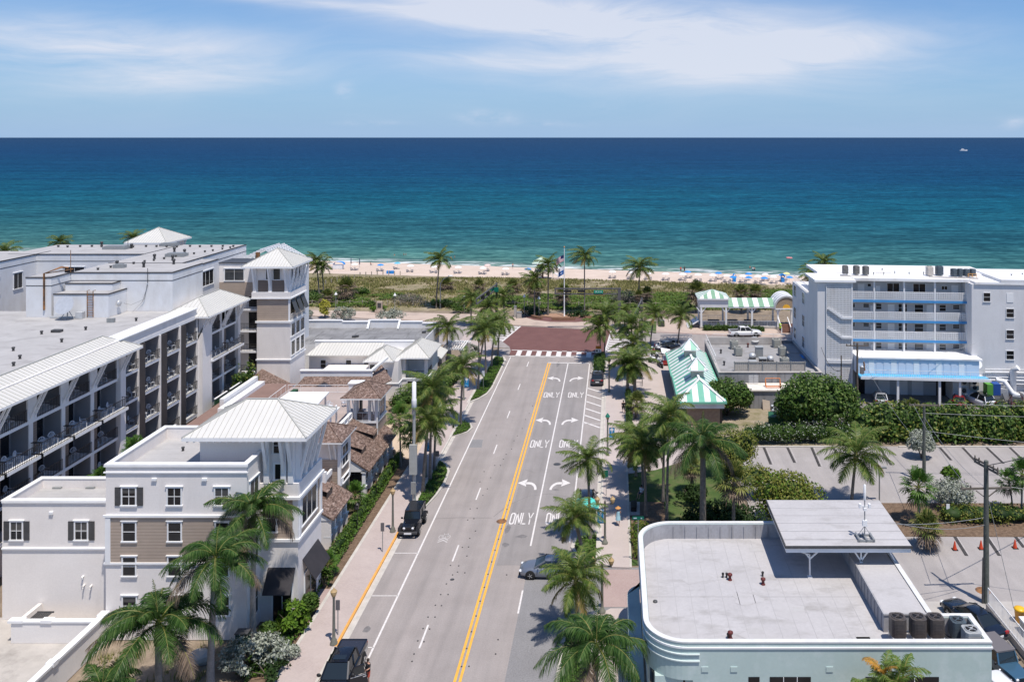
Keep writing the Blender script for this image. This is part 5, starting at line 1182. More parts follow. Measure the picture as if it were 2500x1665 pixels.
wall_ac(18.9,2.35,.95,.85,'cream single fan unit high on the undercroft wall',1); wall_ac(20.2,1.7,1.15,1.5,'tall cream twin fan unit on the undercroft wall',2); wall_ac(19.0,1.3,.7,.65,'small cream unit hung low over the orange hoses',1)
t = thing('painted_skip', 'green and blue metal locker standing in the undercroft', 'bin', (52,116.5,0)); m = MB(); cbox(m,21.9,22.7,-4.3,-3.0,0,2.9); m.build('green_panel', mat('leaf_green_paint',(.10,.30,.05,1),None,rough=.6), t); m = MB(); cbox(m,22.72,23.7,-4.3,-3.0,0,3.0); m.build('blue_panel', mat('royal_blue_paint',(.015,.07,.28,1),None,rough=.6), t)
# service pipes of right block
t = thing('service_ducts', 'tangle of white painted ducts and pipes along the base of the apartment block', 'ducts', (56,116.5,0))
m = MB()
for k,z in enumerate((2.4,2.9,3.3,4.0,4.4)): st = len(m.v); m.tube([(22.6,-1.95,z),(26,-1.95,z+.03),(34,-1.95,z)],.07+.05*(k%2),8); m.map(lambda u,v,q:(29.6+u,121+v-.085*u,q),st)
m.build('pipe', W_PAINT, t)
m = MB(); st = 0; m.tube([(26.3,-2.2,0.8),(26.3,-2.2,4.4),(26.8,-2.6,4.9)],.4,12); m.tube([(23.8,-2.6,3.1),(24.8,-2.8,3.0),(25.6,-3.4,1.6),(26.4,-3.6,1.2)],.35,10); m.tube([(28,-2.4,.4),(28,-2.4,2.4),(31,-2.4,2.4)],.3,10); m.map(lambda u,v,q:(29.6+u,121+v-.085*u,q)); m.build('duct', W_TRIM, t)
m = MB(); cbox(m,23.9,25.2,-3.4,-2.0,0,2.1); cbox(m,27.2,28.8,-3.3,-2.0,0,1.4); m.build('plant_cabinet', ALU, t); m = MB(); cbox(m,22.4,23.7,-3.0,-2.0,0,2.7); m.build('dark_cabinet', DARK_GREY, t)
t = thing('wall_dish', 'small white satellite dish on the apartment block corner', 'satellite dish', (50.9,116.9,5.2)); m = MB().lathe((0,0,0),[(.03,0),(.3,.06),(.6,.2)],16); R_ = Matrix.Rotation(math.radians(65),4,'X'); m.map(lambda a,b_,c: tuple(R_@Vector((a,b_,c))+Vector((50.9,116.6,5.2)))); m.build('reflector', W_TRIM, t); MB().tube([(50.9,116.7,5.2),(51.0,117.3,5.0)],.04,6).build('arm', GREY_METAL, t)
# roof plant on the block
AC_MID = mat('weathered_ac_casing', (.20,.19,.18,1), (.14,.135,.13,1), 3, .5, .2)
a = ac_unit('rooftop_condenser',.85,1.15,AC_MID,'grey brown roof condenser, leftmost of the trio on the white block',True,.1); u = lambda u_,v_,z: (29.6+u_,121+v_-.085*u_,z)
place(a,u(4.6,2.6,16.75))
R2 = [((6.2,2.6),'grey brown roof condenser in the middle of the left trio on the white block'),((7.5,2.4),'grey brown roof condenser, rightmost of the left trio on the white block')]
for (x,y),l in R2: dup(a,u(x,y,16.75),.3,l)
b_ = ac_unit('rooftop_condenser',1.05,1.2,AC_SLATE,'large dark condenser beside the tan one on the white block roof',True,.1); place(b_,u(18.2,2.9,16.75))
for (x,y),l in (((20.0,2.2),'dark roof condenser standing just left of the yellow rail pair'),((20.9,2.2),'dark wide condenser near the yellow safety rail on the block roof'),((21.7,2.0),'dark condenser behind the yellow safety rail on the block roof'),((22.6,2.2),'dark condenser at the right end of the block roof row')): dup(b_,u(x,y,16.75),.2,l,None,.82)
c_ = ac_unit('rooftop_condenser',.95,1.2,mat_cream,'tan square condenser at the left of the right hand roof group',False,.1); place(c_,u(16.7,2.6,16.75))
t = thing('safety_rail', 'small yellow safety rail on the white block roof', 'railing', u(22.2,1.2,16.7)); m = MB()
for x in (21.6,22.2,22.8): m.bar(u(x,1.2,16.7),u(x,1.2,17.3),.06)
for z in (17.0,17.3): m.bar(u(21.6,1.2,z),u(22.8,1.2,z),.06)
m.build('rail', YELLOW_KERB, t)
for x,y in ((8.5,2.0),(10,2.1),(12,3.4),(13.8,2.6),(16,3.0),(11,6),(19.5,6.5),(28,2),(30,3),(31.5,2)): vent(cd,*u(x,y,16.8),.1,.45,GREY_METAL)
m = MB(); st = len(m.v); m.tube([(3.6,1.6,16.7),(5,1.4,16.7),(7.6,1.5,16.7)],.12,6).tube([(16,1,16.75),(19,.8,16.8),(22.8,.6,16.75)],.1,6); m.map(lambda a,b,c:u(a,b,c)); m.build('conduit', CONCRETE, cd)

# ---------- low flat building with roof plant
lb = thing('low_flat_building', 'low concrete building whose worn grey roof carries many condensers', 'building', (22,117,0))
CONC_W = mat('grey_weathered_concrete', (.30,.30,.31,1), (.23,.23,.24,1), .6, .9, fine=.1, fscale=6, stain=(.16,.155,.15,1), sscale=(1.6,1.6,.12))
LBROOF = mat('stained_grey_roof', (.33,.325,.33,1), (.27,.265,.265,1), .4, .85, fine=.1, fscale=4, stain=(.17,.155,.14,1), sscale=(.3,.3,.3))
parapet_roof(lb,14.7,29.15,117,135.5,3.95,.42,.25,CONC_W,LBROOF,CONCRETE)
MB().box(22.2,22.9,116.9,117,0,3.4).box(16,16.25,116.8,117,0,3.2).build('pilaster', CONC_W, lb)
railing(lb,fy(135.2),16,27.5,4.0,0,1.1,1.6,W_TRIM); railing(lb,lambda a,d,z:(14.9-d,a,z),122,135.5,4.0,0,1.0,1.2,W_TRIM)
MB().box(15.2,27,134.4,134.6,3.6,4.7).build('parapet_panel', CONCRETE, lb)
sf = thing('roof_screen', 'tan slatted screen fence along the front of the condenser roof', 'fence', (22,119.3,3.55)); m = MB()
for k in range(34): m.box(17.2+.3*k,17.47+.3*k,119.3,119.36,3.55,4.85)
m.build('slat_panel', mat('tan_fence', (.44,.40,.35,1),(.36,.33,.29,1),3,.85), sf); m = MB()
for k in range(6): m.box(17.15+2.03*k,17.27+2.03*k,119.2,119.3,3.55,4.95)
m.box(17.1,27.5,119.24,119.3,4.7,4.8); m.build('post', GREY_METAL, sf)
k0 = None
ACP = [(1792,850,'beside the roof dish'),(1802,866,'left front of the square pair'),(1895,846,'rear right, in front of the pavilion'),(1910,866,'right side of the low roof'),(1915,893,'partly hidden by the tan screen at right')]
ACL = mat('pale_olive_casing', (.36,.36,.32,1), (.30,.30,.27,1), 3, .6)
for x,y,w in ACP:
    p = at(x,y,3.55); lab_ = 'olive grey square condenser '+w
    if k0 is None: k0 = ac_unit('roof_condenser',1.2,1.15,ACL,lab_,False,.12); place(k0,p,.05)
    else: dup(k0,p,rnd(-.1,.1),lab_)
for x,y,w,h,l in ((1853,870,1.1,1.5,'tall grey roof cabinet in the middle of the low roof'),(1862,885,1.0,.7,'squat dark roof box among the condensers'),(1838,889,1.0,.5,'short fan box behind the tan screen')):
    p = at(x,y,3.55); t = thing('roof_cabinet', l, 'roof unit', p); MB().box(p.x-w/2,p.x+w/2,p.y-.5,p.y+.5,3.57,3.57+h).build('casing', GREY_METAL if h!=.7 else DARK_GREY, t); MB().box(p.x-w/2-.06,p.x+w/2+.06,p.y-.56,p.y+.56,3.57+h,3.65+h).build('lid', AC_GREY, t)
for x,y,l in ((1837,877,'round mushroom exhaust fan left of the dark box'),(1881,884,'round mushroom exhaust fan right of the dark box')):
    p = at(x,y,3.55); t = thing('exhaust_fan', l, 'exhaust fan', p); MB().box(p.x-.45,p.x+.45,p.y-.45,p.y+.45,3.56,3.9).build('kerb_box', DARK_GREY, t); MB().lathe((p.x,p.y,3.9),[(.4,0),(.5,.1),(.52,.4),(.35,.62),(.05,.7)],14).build('cowl', ALU, t)
p = at(1843,838,3.6); t = thing('roof_dish', 'white satellite dish lying tilted on the low roof', 'satellite dish', p); m = MB().lathe((0,0,0),[(.05,0),(.4,.06),(.75,.2)],18); R_ = Matrix.Rotation(math.radians(22),4,'X'); m.map(lambda a,b,c: tuple(R_@Vector((a,b,c))+p+Vector((0,0,.55)))); m.build('reflector', ALU, t); MB().bar(p+Vector((-.6,.3,0)),p+Vector((0,.1,.6)),.07).bar(p+Vector((.6,.3,0)),p+Vector((0,.1,.6)),.07).build('mount', GREY_METAL, t)
for x,y in ((1768,891),(1826,847),(1760,862)): p = at(x,y,3.55); vent(lb,p.x,p.y,3.56,.18,.7,DARK_GREY if x!=1826 else VENT_RED)
t = thing('blue_tarpaulin', 'crumpled blue tarpaulin in the shadow on the low roof', 'tarpaulin', at(1975,870,3.56)); p = at(1975,870,3.56); m = MB(); nn = 10
vs = [(p.x-1.2+2.4*i/nn+.3*noise.noise(Vector((i,j,1))), p.y-1.3+2.6*j/nn+.3*noise.noise(Vector((i,j,5))), 3.6+.14*abs(noise.noise(Vector((i*.9,j*.9,2))))) for j in range(nn+1) for i in range(nn+1)]
m.add(vs,[(j*(nn+1)+i,j*(nn+1)+i+1,(j+1)*(nn+1)+i+1,(j+1)*(nn+1)+i) for j in range(nn) for i in range(nn) if (i+j*3)%7],0,True); m.build('sheet', BLUE, t)
sd = thing('concrete_shed', 'grey concrete lean-to shed with flat cream roof', 'shed', (22,113.6,0))
MB().box(18.6,25.2,113.6,116.75,0,2.4).build('wall', CONC_W, sd); MB().box(18.4,25.4,113.4,116.78,2.4,2.58).build('roof', mat('cream_roof',(.70,.65,.58,1),(.62,.57,.5,1),.8,.8), sd)
t = thing('goal_frame', 'orange tubular frame lying on the cream shed roof', 'metal frame', (21.9,114.6,2.6)); ORANGE = mat('orange_paint', (.65,.19,.03,1), None, rough=.5); m = MB()
for a,b in (((20.9,115.1,2.62),(20.9,115.1,3.7)),((22.9,115.1,2.62),(22.9,115.1,3.7)),((20.9,115.1,3.7),(22.9,115.1,3.7)),((20.9,114.4,2.62),(20.9,115.1,3.7)),((22.9,114.4,2.62),(22.9,115.1,3.7)),((20.9,114.4,2.65),(22.9,114.4,2.65)),((20.9,115.1,2.65),(22.9,115.1,2.65))): m.tube([a,b],.05,6)
m.build('tube', ORANGE, t)
for x,l in ((18.8,'white gridded rack leaning on the wall above the shed, left one'),(19.5,'white gridded rack leaning on the wall above the shed, right one')):
    t = thing('wire_rack', l, 'rack', (x,116.2,2.6)); m = MB()
    for k in range(5): m.box(x+.14*k,x+.14*k+.035,116.2,116.24,2.6,3.8)
    for k in range(5): m.box(x,x+.6,116.19,116.23,2.65+.27*k,2.69+.27*k)
    m.build('grid', W_TRIM, t)
t = thing('leaning_board', 'tan sheet of board propped against the concrete shed', 'board', (20.4,113.3,0)); MB().slab([(20.2,113.1,0.05),(21.2,113.1,.05),(21.2,113.5,1.1),(20.2,113.5,1.3)],.06).build('panel', mat('tan_board',(.42,.35,.28,1),None,rough=.9), t)
t = thing('rubbish_heap', 'heap of discarded furniture and white scraps beside the shed', 'rubbish', at(1905,1000)); random.seed(11)
for k in range(16):
    p = at(1905+rnd(-18,22),1003+rnd(-12,12)); m = MB(); s_ = rnd(.25,.6); R_ = Matrix.Rotation(rnd(0,3),4,'Z')@Matrix.Rotation(rnd(-.6,.6),4,'X'); m.box(-s_,s_,-s_*.6,s_*.6,0,s_*rnd(.2,.7)); m.map(lambda a,b,c: tuple(R_@Vector((a,b,c))+p+Vector((0,0,.15)))); m.build('scrap', [W_TRIM,BLUE_PALE,DARK_GREY,W_WARM][k%4], t)
t = thing('green_dumpster', 'dark green steel dumpster by the back yard tree', 'dumpster', at(1915,1036)); p = at(1915,1038); MB().prism([(p.x-2.2,p.y-.8),(p.x+2.0,p.y-.8),(p.x+2.0,p.y+1.0),(p.x-1.9,p.y+1.0)],.12,1.35).box(p.x-2.3,p.x+2.1,p.y-.9,p.y-.8,1.25,1.4).build('bin', mat('dark_green_steel',(.012,.075,.035,1),None,rough=.5), t); MB().slab([(p.x-2.2,p.y-.8,1.4),(p.x+2,p.y-.8,1.4),(p.x+2,p.y+1,1.5),(p.x-1.9,p.y+1,1.5)],.05).build('lid', mat('green_lid',(.02,.10,.05,1),None,rough=.5), t)

# ---------- striped roofs
ST_G = mat('seafoam_green_metal', (.165,.43,.315,1), (.14,.39,.285,1), 1.5, .45)
ST_G2 = mat('sage_green_metal', (.22,.38,.25,1), (.19,.34,.225,1), 1.5, .5)
ST_W = mat('white_seam_metal', (.78,.78,.78,1), (.72,.72,.72,1), 1.5, .45)
def striped(par, faces, step, mats, name='striped_roof', off=0):
    m = MB()
    for poly,n_ in faces:
        for k,q in strips(poly,n_,step,off): m.poly(q, k%2)
    return m.build(name, mats, par)
gs = thing('striped_shop', 'long shop with green and white striped hip roof and two cupolas', 'building', (11.2,118,0))
f_ = hip_faces(8.2,14.2,106.5,131,3.2,5.1,(11.2,109.8),(11.2,128))
striped(gs,f_,.76,[ST_G,ST_W],off=.2)
m = MB()
for p,q in (((8.2,106.5,3.25),(11.2,109.8,5.17)),((14.2,106.5,3.25),(11.2,109.8,5.17)),((11.2,109.8,5.17),(11.2,128,5.17)),((8.2,131,3.25),(11.2,128,5.17)),((14.2,131,3.25),(11.2,128,5.17))): m.bar(p,q,.3,.1)
m.build('ridge_cap', ST_W, gs)
m = MB().box(8.0,8.2,106.4,131,2.95,3.2).box(14.2,14.4,106.4,131,2.95,3.2).box(8.0,14.4,106.3,106.5,2.95,3.2); m.build('gutter', ST_G, gs)
MB().box(8.3,14.1,106.6,130.9,2.9,3.1).build('soffit', W_TRIM, gs)
MB().box(8.3,14.1,106.55,106.6,2.3,2.95).build('fascia', W_PAINT, gs)
MB().box(8.7,13.9,107.2,130.5,0,2.9).build('wall', mat('dark_brown_wall', (.09,.06,.045,1), (.05,.04,.035,1), 1.2, .8), gs)
MB().box(9.3,13.6,107.12,107.2,.1,2.3).build('tan_panel', mat('tan_brick',(.30,.22,.16,1),(.24,.17,.12,1),2.5,.9), gs)
MB().box(8.62,8.7,112,113.6,0,2.2).build('door', BLUE_PALE, gs)
for y in (112.6,123.2):
    MB().box(10.4,12.0,y-.8,y+.8,4.3,5.85).build('cupola_wall', mat_cream, gs)
    striped(gs,hip_faces(9.9,12.5,y-1.25,y+1.3,5.85,7.2,(11.2,y),(11.2,y)),.87,[ST_G,ST_W],'cupola_roof',off=11.2-.87*12)
    m = MB()
    for x,yy_ in ((9.9,y-1.25),(12.5,y-1.25),(12.5,y+1.3),(9.9,y+1.3)): m.bar((x,yy_,5.88),(11.2,y,7.24),.2,.07)
    m.box(9.9,12.5,y-1.25,y+1.3,5.72,5.84); m.build('cupola_trim', ST_W, gs)
m = MB().box(8.05,8.25,108,117.5,3.2,3.5); m.build('sign_board', ST_G, gs)
pv = thing('beach_pavilion', 'open white beach pavilion with sage striped roof and sunburst arch', 'pavilion', (25,163,0))
striped(pv,hip_faces(16.1,22.3,160.3,166.3,5.95,7.25,(19.2,163.3),(19.2,163.3)),.78,[ST_G2,ST_W],off=19.2-.39-.78*30)
MB().box(16.1,22.3,160.3,166.3,5.72,5.93).build('eave', W_TRIM, pv)
MB().box(16.5,22.0,160.6,166,4.2,5.72).build('upper_wall', COND, pv)
striped(pv,[([(22.0,160.4,4.35),(32,160.4,4.35),(32,163.3,5.55),(22.0,163.3,5.55)],(1,0)),([(32,166.2,4.35),(22.0,166.2,4.35),(22.0,163.3,5.55),(32,163.3,5.55)],(1,0))],1.0,[ST_G2,ST_W])
MB().box(22.0,32,160.45,166.1,4.1,4.3).build('eave', W_TRIM, pv)
m = MB()
for x in (16.8,21.6,26.6,31.6,35.3):
    for y in (160.8,165.8): m.box(x-.17,x+.17,y-.17,y+.17,.0,4.2)
    m.bar((x,160.8,3.1),(x-.9,160.8,4.2),.16).bar((x,160.8,3.1),(x+.9,160.8,4.2),.16)
m.build('post', W_TRIM, pv)
MB().box(16.5,32,160.6,166,.0,.45).build('deck', CONCRETE, pv)
railing(pv,fy(160.7),17,31.4,.45,0,1.1,.3,W_TRIM); railing(pv,fy(165.9),17,31.4,.45,0,1.1,.3,W_TRIM)
for k in range(3): MB().box(18.5+3.6*k,20.8+3.6*k,164.6,165.1,.45,.95).build('bench_seat', DARK_GREY, pv)
m = MB()
for k in range(7):
    t0 = 160.2+.72*k
    for i in range(16):
        a0 = PI*i/16; a1 = PI*(i+1)/16; P = lambda a,y,r: (33.2+r*math.cos(a),y,4.1+r*math.sin(a))
        m.add([P(a0,t0,2.45),P(a1,t0,2.45),P(a1,t0+.72,2.45),P(a0,t0+.72,2.45)],[(0,1,2,3)],k%2)
        if k == 0: m.add([P(a0,t0,2.45),P(a1,t0,2.45),P(a1,t0,2.1),P(a0,t0,2.1)],[(0,1,2,3)],1)
m.build('arched_roof', [W_TRIM, mat('grey_band_metal',(.42,.43,.44,1),None,rough=.5)], pv)
m = MB()
for i in range(24):
    a0 = PI*i/24; a1 = PI*(i+1)/24; P = lambda a,r: (33.2+r*math.cos(a),160.35,4.1+r*math.sin(a)); am = (a0+a1)/2-.025
    m.poly([P(a0,.75),P(am,.75),P(am,2.1),P(a0,2.1)],0); m.poly([P(am,.75),P(a1,.75),P(a1,2.1),P(am,2.1)],1); m.poly([P(a0,0),P(a0,.75),P(a1,.75)],2)
m.build('sunburst', [mat('pale_straw_board',(.55,.47,.36,1),None,rough=.8), mat('brown_ray',(.24,.16,.09,1),None,rough=.8), mat('sun_yellow',(.78,.42,.04,1),None,rough=.6)], pv)
MB().box(30.9,35.4,160.3,160.5,3.85,4.1).build('arch_beam', W_TRIM, pv)
m = MB()
for k in range(8): m.box(31.7,35,159.2-.3*k,159.5-.3*k,0,1.3-.17*k)
m.build('stair', mat('brown_steps',(.20,.10,.07,1),(.15,.08,.055,1),2,.8), pv)
m = MB()
for x in (31.6,33.4,35.1): m.bar((x,160.5,2.3),(x,157.2,1.0),.14,.2); m.box(x-.1,x+.1,157.1,157.3,0,1.0)
m.build('stair_rail', W_TRIM, pv)
MB().slab([(16.3,161,1.6),(16.3,165,1.6),(14.2,165,.2),(14.2,161,.2)],.15).build('ramp', W_PAINT, pv)
# lifeguard hut on the beach
p = at(1325,679,-1.1); hx, hy = p.x, p.y
lg_ = thing('lifeguard_tower', 'raised lifeguard hut with pale green hip roof and ramp on the sand', 'lifeguard tower', (hx,hy,-1.2))
m = MB()
for x in (-1.5,0,1.5):
    for y in (-1.3,1.3): m.box(hx+x-.1,hx+x+.1,hy+y-.1,hy+y+.1,-1.4,1.0)
m.build('post', mat('maroon_timber',(.12,.03,.03,1),None,rough=.8), lg_)
MB().box(hx-2.2,hx+2.6,hy-1.9,hy+1.9,.9,1.05).build('deck', WOOD, lg_); MB().box(hx-1.5,hx+.6,hy-1.3,hy+1.3,1.05,3.3).build('cabin', W_PAINT, lg_)
window(lg_,fy(hy-1.3),hx-1.2,hx+.3,1.9,3.0,.06,cols=2,rows=1,hood=False)
m = MB(); hip(m,hx-2.7,hx+2.3,hy-2.4,hy+2.4,3.3,4.9,(hx-.2,hy),(hx-.2,hy),.5,.12,0,False,0,1); m.build('roof',[mat('pale_mint_metal',(.50,.62,.52,1),(.45,.57,.47,1),2,.5),W_TRIM],lg_)
railing(lg_,fy(hy-1.85),hx+.6,hx+2.6,1.05,0,1,.4,W_TRIM); MB().slab([(hx+2.6,hy-1,1.0),(hx+2.6,hy+.3,1.0),(hx+5.6,hy+.3,-1.1),(hx+5.6,hy-1,-1.1)],.12).build('ramp', W_PAINT, lg_)
m = MB()
for y in (-1,.3):
    m.bar((hx+2.6,hy+y,2.0),(hx+5.5,hy+y,-.2),.09)
    for k in range(3): t_=k/2; m.box(hx+2.7+2.7*t_,hx+2.8+2.7*t_,hy+y-.05,hy+y+.05,-1.3,1.95-2*t_)
m.build('ramp_rail', W_TRIM, lg_)
# ================================================================== PLANTS
random.seed(21)
G = lambda *c: [(a[0],a[1],a[2],1) for a in c]
COCO = leafmat('coconut_leaf', G((0.036,0.071,0.013),(0.071,0.122,0.023),(0.122,0.174,0.039),(0.193,0.219,0.058)), .42)
COCO_OLD = leafmat('yellowing_frond', G((.14,.13,.03),(.24,.19,.06),(.26,.17,.08)), .6)
DEAD = leafmat('dry_frond', G((.10,.075,.055),(.18,.135,.10),(.26,.20,.16)), .8)
RACHIS = mat('frond_rib', (.15,.17,.04,1), (.24,.20,.06,1), 3, .5)
ROYAL = leafmat('royal_palm_leaf', G((0.016,0.045,0.011),(0.031,0.074,0.016),(0.059,0.119,0.026),(0.119,0.178,0.059)), .38)
CSHAFT = mat('green_crownshaft', (.10,.13,.03,1), (.16,.17,.05,1), 1.5, .5)
SABAL = leafmat('fan_palm_leaf', G((0.046,0.081,0.017),(0.092,0.127,0.029),(0.172,0.190,0.046),(0.253,0.241,0.081)), .45)
FANG = leafmat('green_fan_leaf', G((0.036,0.090,0.014),(0.066,0.144,0.024),(0.120,0.204,0.036)), .4)
GRAPE = leafmat('sea_grape_leaf', G((0.022,0.050,0.010),(0.048,0.098,0.016),(0.088,0.156,0.030),(0.188,0.237,0.075)), .42)
OLIVE = leafmat('olive_leaf', G((0.048,0.078,0.012),(0.120,0.150,0.024),(0.204,0.222,0.042),(0.264,0.240,0.072)), .5)
SILVER = leafmat('silver_leaf', G((.12,.14,.10),(.22,.245,.19),(.33,.35,.29),(.44,.46,.40)), .6, trans=.1)
DRYBUSH = leafmat('dry_twig_leaf', G((.09,.08,.065),(.16,.145,.125),(.24,.22,.20)), .8, trans=.05)
LIME = leafmat('bright_leaf', G((.045,.10,.010),(.09,.17,.018),(.16,.25,.03)), .45)
YELLEAF = leafmat('yellow_croton_leaf', G((.18,.20,.02),(.40,.38,.05),(.55,.48,.12)), .5)
HEDGEL = leafmat('hedge_leaf', G((0.029,0.065,0.013),(0.058,0.111,0.021),(0.104,0.163,0.029)), .5)
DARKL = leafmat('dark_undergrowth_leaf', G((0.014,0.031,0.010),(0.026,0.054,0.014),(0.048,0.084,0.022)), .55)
GRASSM = leafmat('dune_grass_blade', G((.10,.125,.03),(.19,.195,.06),(.29,.26,.105),(.38,.32,.17)), .7, .12, .1)
COVER = leafmat('ground_cover_leaf', G((0.042,0.090,0.014),(0.072,0.144,0.022),(0.120,0.204,0.036)), .5, .3)
def frond(mb, L_, az, e0, droop, nl, ll, wid, m=0, wind=None, o=(0,0,0), vee=.35, mr=2):
    p = Vector(o); ca, sa = math.cos(az), math.sin(az); n = 12; pts = [p.copy()]; ds = []
    for i in range(n):
        t = i/n; e = e0-droop*t**1.25; d = Vector((ca*math.cos(e),sa*math.cos(e),math.sin(e)))
        if wind is not None: d = (d+wind*t).normalized()
        ds.append(d); p = p+d*(L_/n); pts.append(p.copy())
    ds.append(ds[-1])
    mb.tube(pts,[.035*(1-i/(n+1))+.006 for i in range(n+1)],3,mr)
    for i in range(nl):
        t = .12+.88*(i+.5)/nl; f = t*n; k = min(n-1,int(f)); q = pts[k].lerp(pts[k+1],f-k); d = ds[k]
        side = d.cross(Vector((0,0,1)))
        if side.length < .1: side = Vector((-sa,ca,0))
        side.normalize(); up = side.cross(d).normalized(); l = ll*(math.sin(PI*min(1,.18+.82*t))**.55)*(.65+.35*math.sin(PI*t))*rnd(.8,1.15)
        for s_ in (-1,1):
            dr = (side*s_*.85+d*(.45+.5*t)+up*(vee*(1-t)-rnd(.0,.3)))
            dr.normalize(); tip = q+dr*l+Vector((0,0,-1))*l*rnd(.25,.75); mid = q+dr*l*.55+Vector((0,0,-rnd(.02,.14)*l)); w = d*wid*.5
            mb.add([q-w,q+w,mid+w*.9,tip,mid-w*.9],[(0,1,2,4),(4,2,3)],m)
def coco_crown(seed, nf=26, wind=None, L_=4.3):
    random.seed(seed); mb = MB()
    for i in range(nf):
        r = i/(nf-1); e0 = math.radians(78-95*r+rnd(-8,8)); az = i*2.399+rnd(-.25,.25)
        old = r > .86 and rnd(0,1) < .5
        frond(mb, L_*rnd(.82,1.05)*(.8+.2*math.sin(PI*min(1,r+.3))), az, e0, math.radians(rnd(70,105)-30*r), 40, 1.0, .078, 1 if old else 0, wind, (0,0,rnd(-.1,.25)))
    mb.ell((0,0,-.05),(.22,.22,.35),8,5,2)
    for k in range(5): a = k*1.3; mb.ell((.24*math.cos(a),.24*math.sin(a),-.35),.13,6,4,1)
    return mb
def royal_crown(seed, nf=19, L_=4.2):
    random.seed(seed); mb = MB()
    for i in range(nf):
        r = i/(nf-1); e0 = math.radians(72-86*r+rnd(-8,8)); az = i*2.399+rnd(-.2,.2); m = 1 if (r > .84 and rnd(0,1) < .7) else 0
        for q in (.45,.05):
            frond(mb, L_*(.55+.45*min(1,r*2.5)), az+rnd(-.03,.03), e0, math.radians(rnd(85,125)-30*r), 50, 1.0, .058, m, None, (0,0,.1), vee=q)
    frond(mb, 2.6, .5, math.radians(86), .25, 22, .45, .05, 0)
    return mb
def sabal_crown(seed, nf=34, R=1.0, dead=.3, pet=1.0, seg=15):
    random.seed(seed); mb = MB()
    for i in range(nf):
        r = i/(nf-1); e = math.radians(82-140*r+rnd(-8,8)); az = i*2.399+rnd(-.3,.3)
        d = Vector((math.cos(az)*math.cos(e),math.sin(az)*math.cos(e),math.sin(e))); side = d.cross(Vector((0,0,1)));
        if side.length < .1: side = Vector((1,0,0))
        side.normalize(); up = side.cross(d).normalized(); o = d*pet*rnd(.75,1.1); m = 1 if r > 1-dead else 0
        mb.tube([Vector((0,0,0)),o],[.03,.018],3,2)
        for k in range(seg):
            a = math.radians(-125+250*k/(seg-1)); dr = (d*math.cos(a)+side*math.sin(a)+up*rnd(.0,.18)).normalized(); l = R*(.78+.22*math.cos(a))*rnd(.85,1.1)
            w = (side*math.cos(a)-d*math.sin(a))*.065*R; mid = o+dr*l*.6; tip = o+dr*l+Vector((0,0,-.28*l))
            mb.add([o,mid+w,tip,mid-w],[(0,1,2,3)],m)
    return mb
W_L = Vector((-.55,.1,-.1))
CROWNS = {}
def crown_src(kind, var):
    k = (kind,var)
    if k not in CROWNS:
        if kind == 'c': mb, ms = coco_crown(100+var), [COCO,COCO_OLD,RACHIS]
        elif kind == 'w': mb, ms = coco_crown(200+var,24,W_L), [COCO,COCO_OLD,RACHIS]
        elif kind == 'r': mb, ms = royal_crown(300+var), [ROYAL,DEAD,RACHIS]
        elif kind == 's': mb, ms = sabal_crown(400+var), [SABAL,DEAD,RACHIS]
        elif kind == 'd': mb, ms = sabal_crown(500+var,34,1.0,.62,.9), [SABAL,DEAD,RACHIS]
        else: mb, ms = sabal_crown(600+var,26,.75,.06,.9,17), [FANG,DEAD,RACHIS]
        o = mb.build('crown', ms); me = o.data; bpy.data.objects.remove(o); CROWNS[k] = me
    return CROWNS[k]
def palm(label, name, kind, var, base, top, sc=1.0, rt=.17, group=None, pale=False):
    base = Vector(base); top = Vector(top); t = thing(name, label, 'palm tree', base, group)
    d = top-base; h = d.z; n = 7; pts = []; rs = []
    for i in range(n+1):
        u_ = i/n; pts.append(base+Vector((d.x*u_**1.6, d.y*u_**1.6, h*u_))); rs.append(rt*(1.45-.8*u_**.35 if i < 2 else .98-.22*u_))
    MB().tube(pts, rs, 9).build('trunk', TRUNK_PALE if pale else TRUNK, t)
    if kind == 'r': MB().tube([top-Vector((0,0,1.3)),top-Vector((0,0,.9)),top],[rt*.95,rt*1.1,rt*.45],9).build('crownshaft', CSHAFT, t)
    if kind in 'sd': MB().tube([top-Vector((0,0,.9)),top-Vector((0,0,.5)),top],[rt*1.0,rt*1.5,rt*.8],9).build('leaf_base', WOOD, t)
    o = bpy.data.objects.new('crown', crown_src(kind,var)); COL.objects.link(o); o.parent = t; o.location = d; o.rotation_euler = (rnd(-.06,.06),rnd(-.06,.06), rnd(-.2,.2) if kind == 'w' else rnd(0,6.28)); sc *= {'c':1.08,'w':1.08,'r':1.06}.get(kind,1); o.scale = (sc,sc,sc*rnd(.92,1.1))
    return t
def palm_px(label, name, kind, var, bx, by, cx_, cy_, sc=1.0, rt=.17, group=None, pale=False, z=0.1):
    b_ = at(bx,by,z); return palm(label,name,kind,var,b_,(sx(cx_,b_.y),b_.y+rnd(-.2,.2),sz(cy_,b_.y)),sc,rt,group,pale)
GS = 'palms lining the left pavement'; GB = 'tall palms along the beach front'; GP = 'palms in the pocket park'; GR = 'palms lining the right pavement'; GF = 'large palms before the clapboard building'
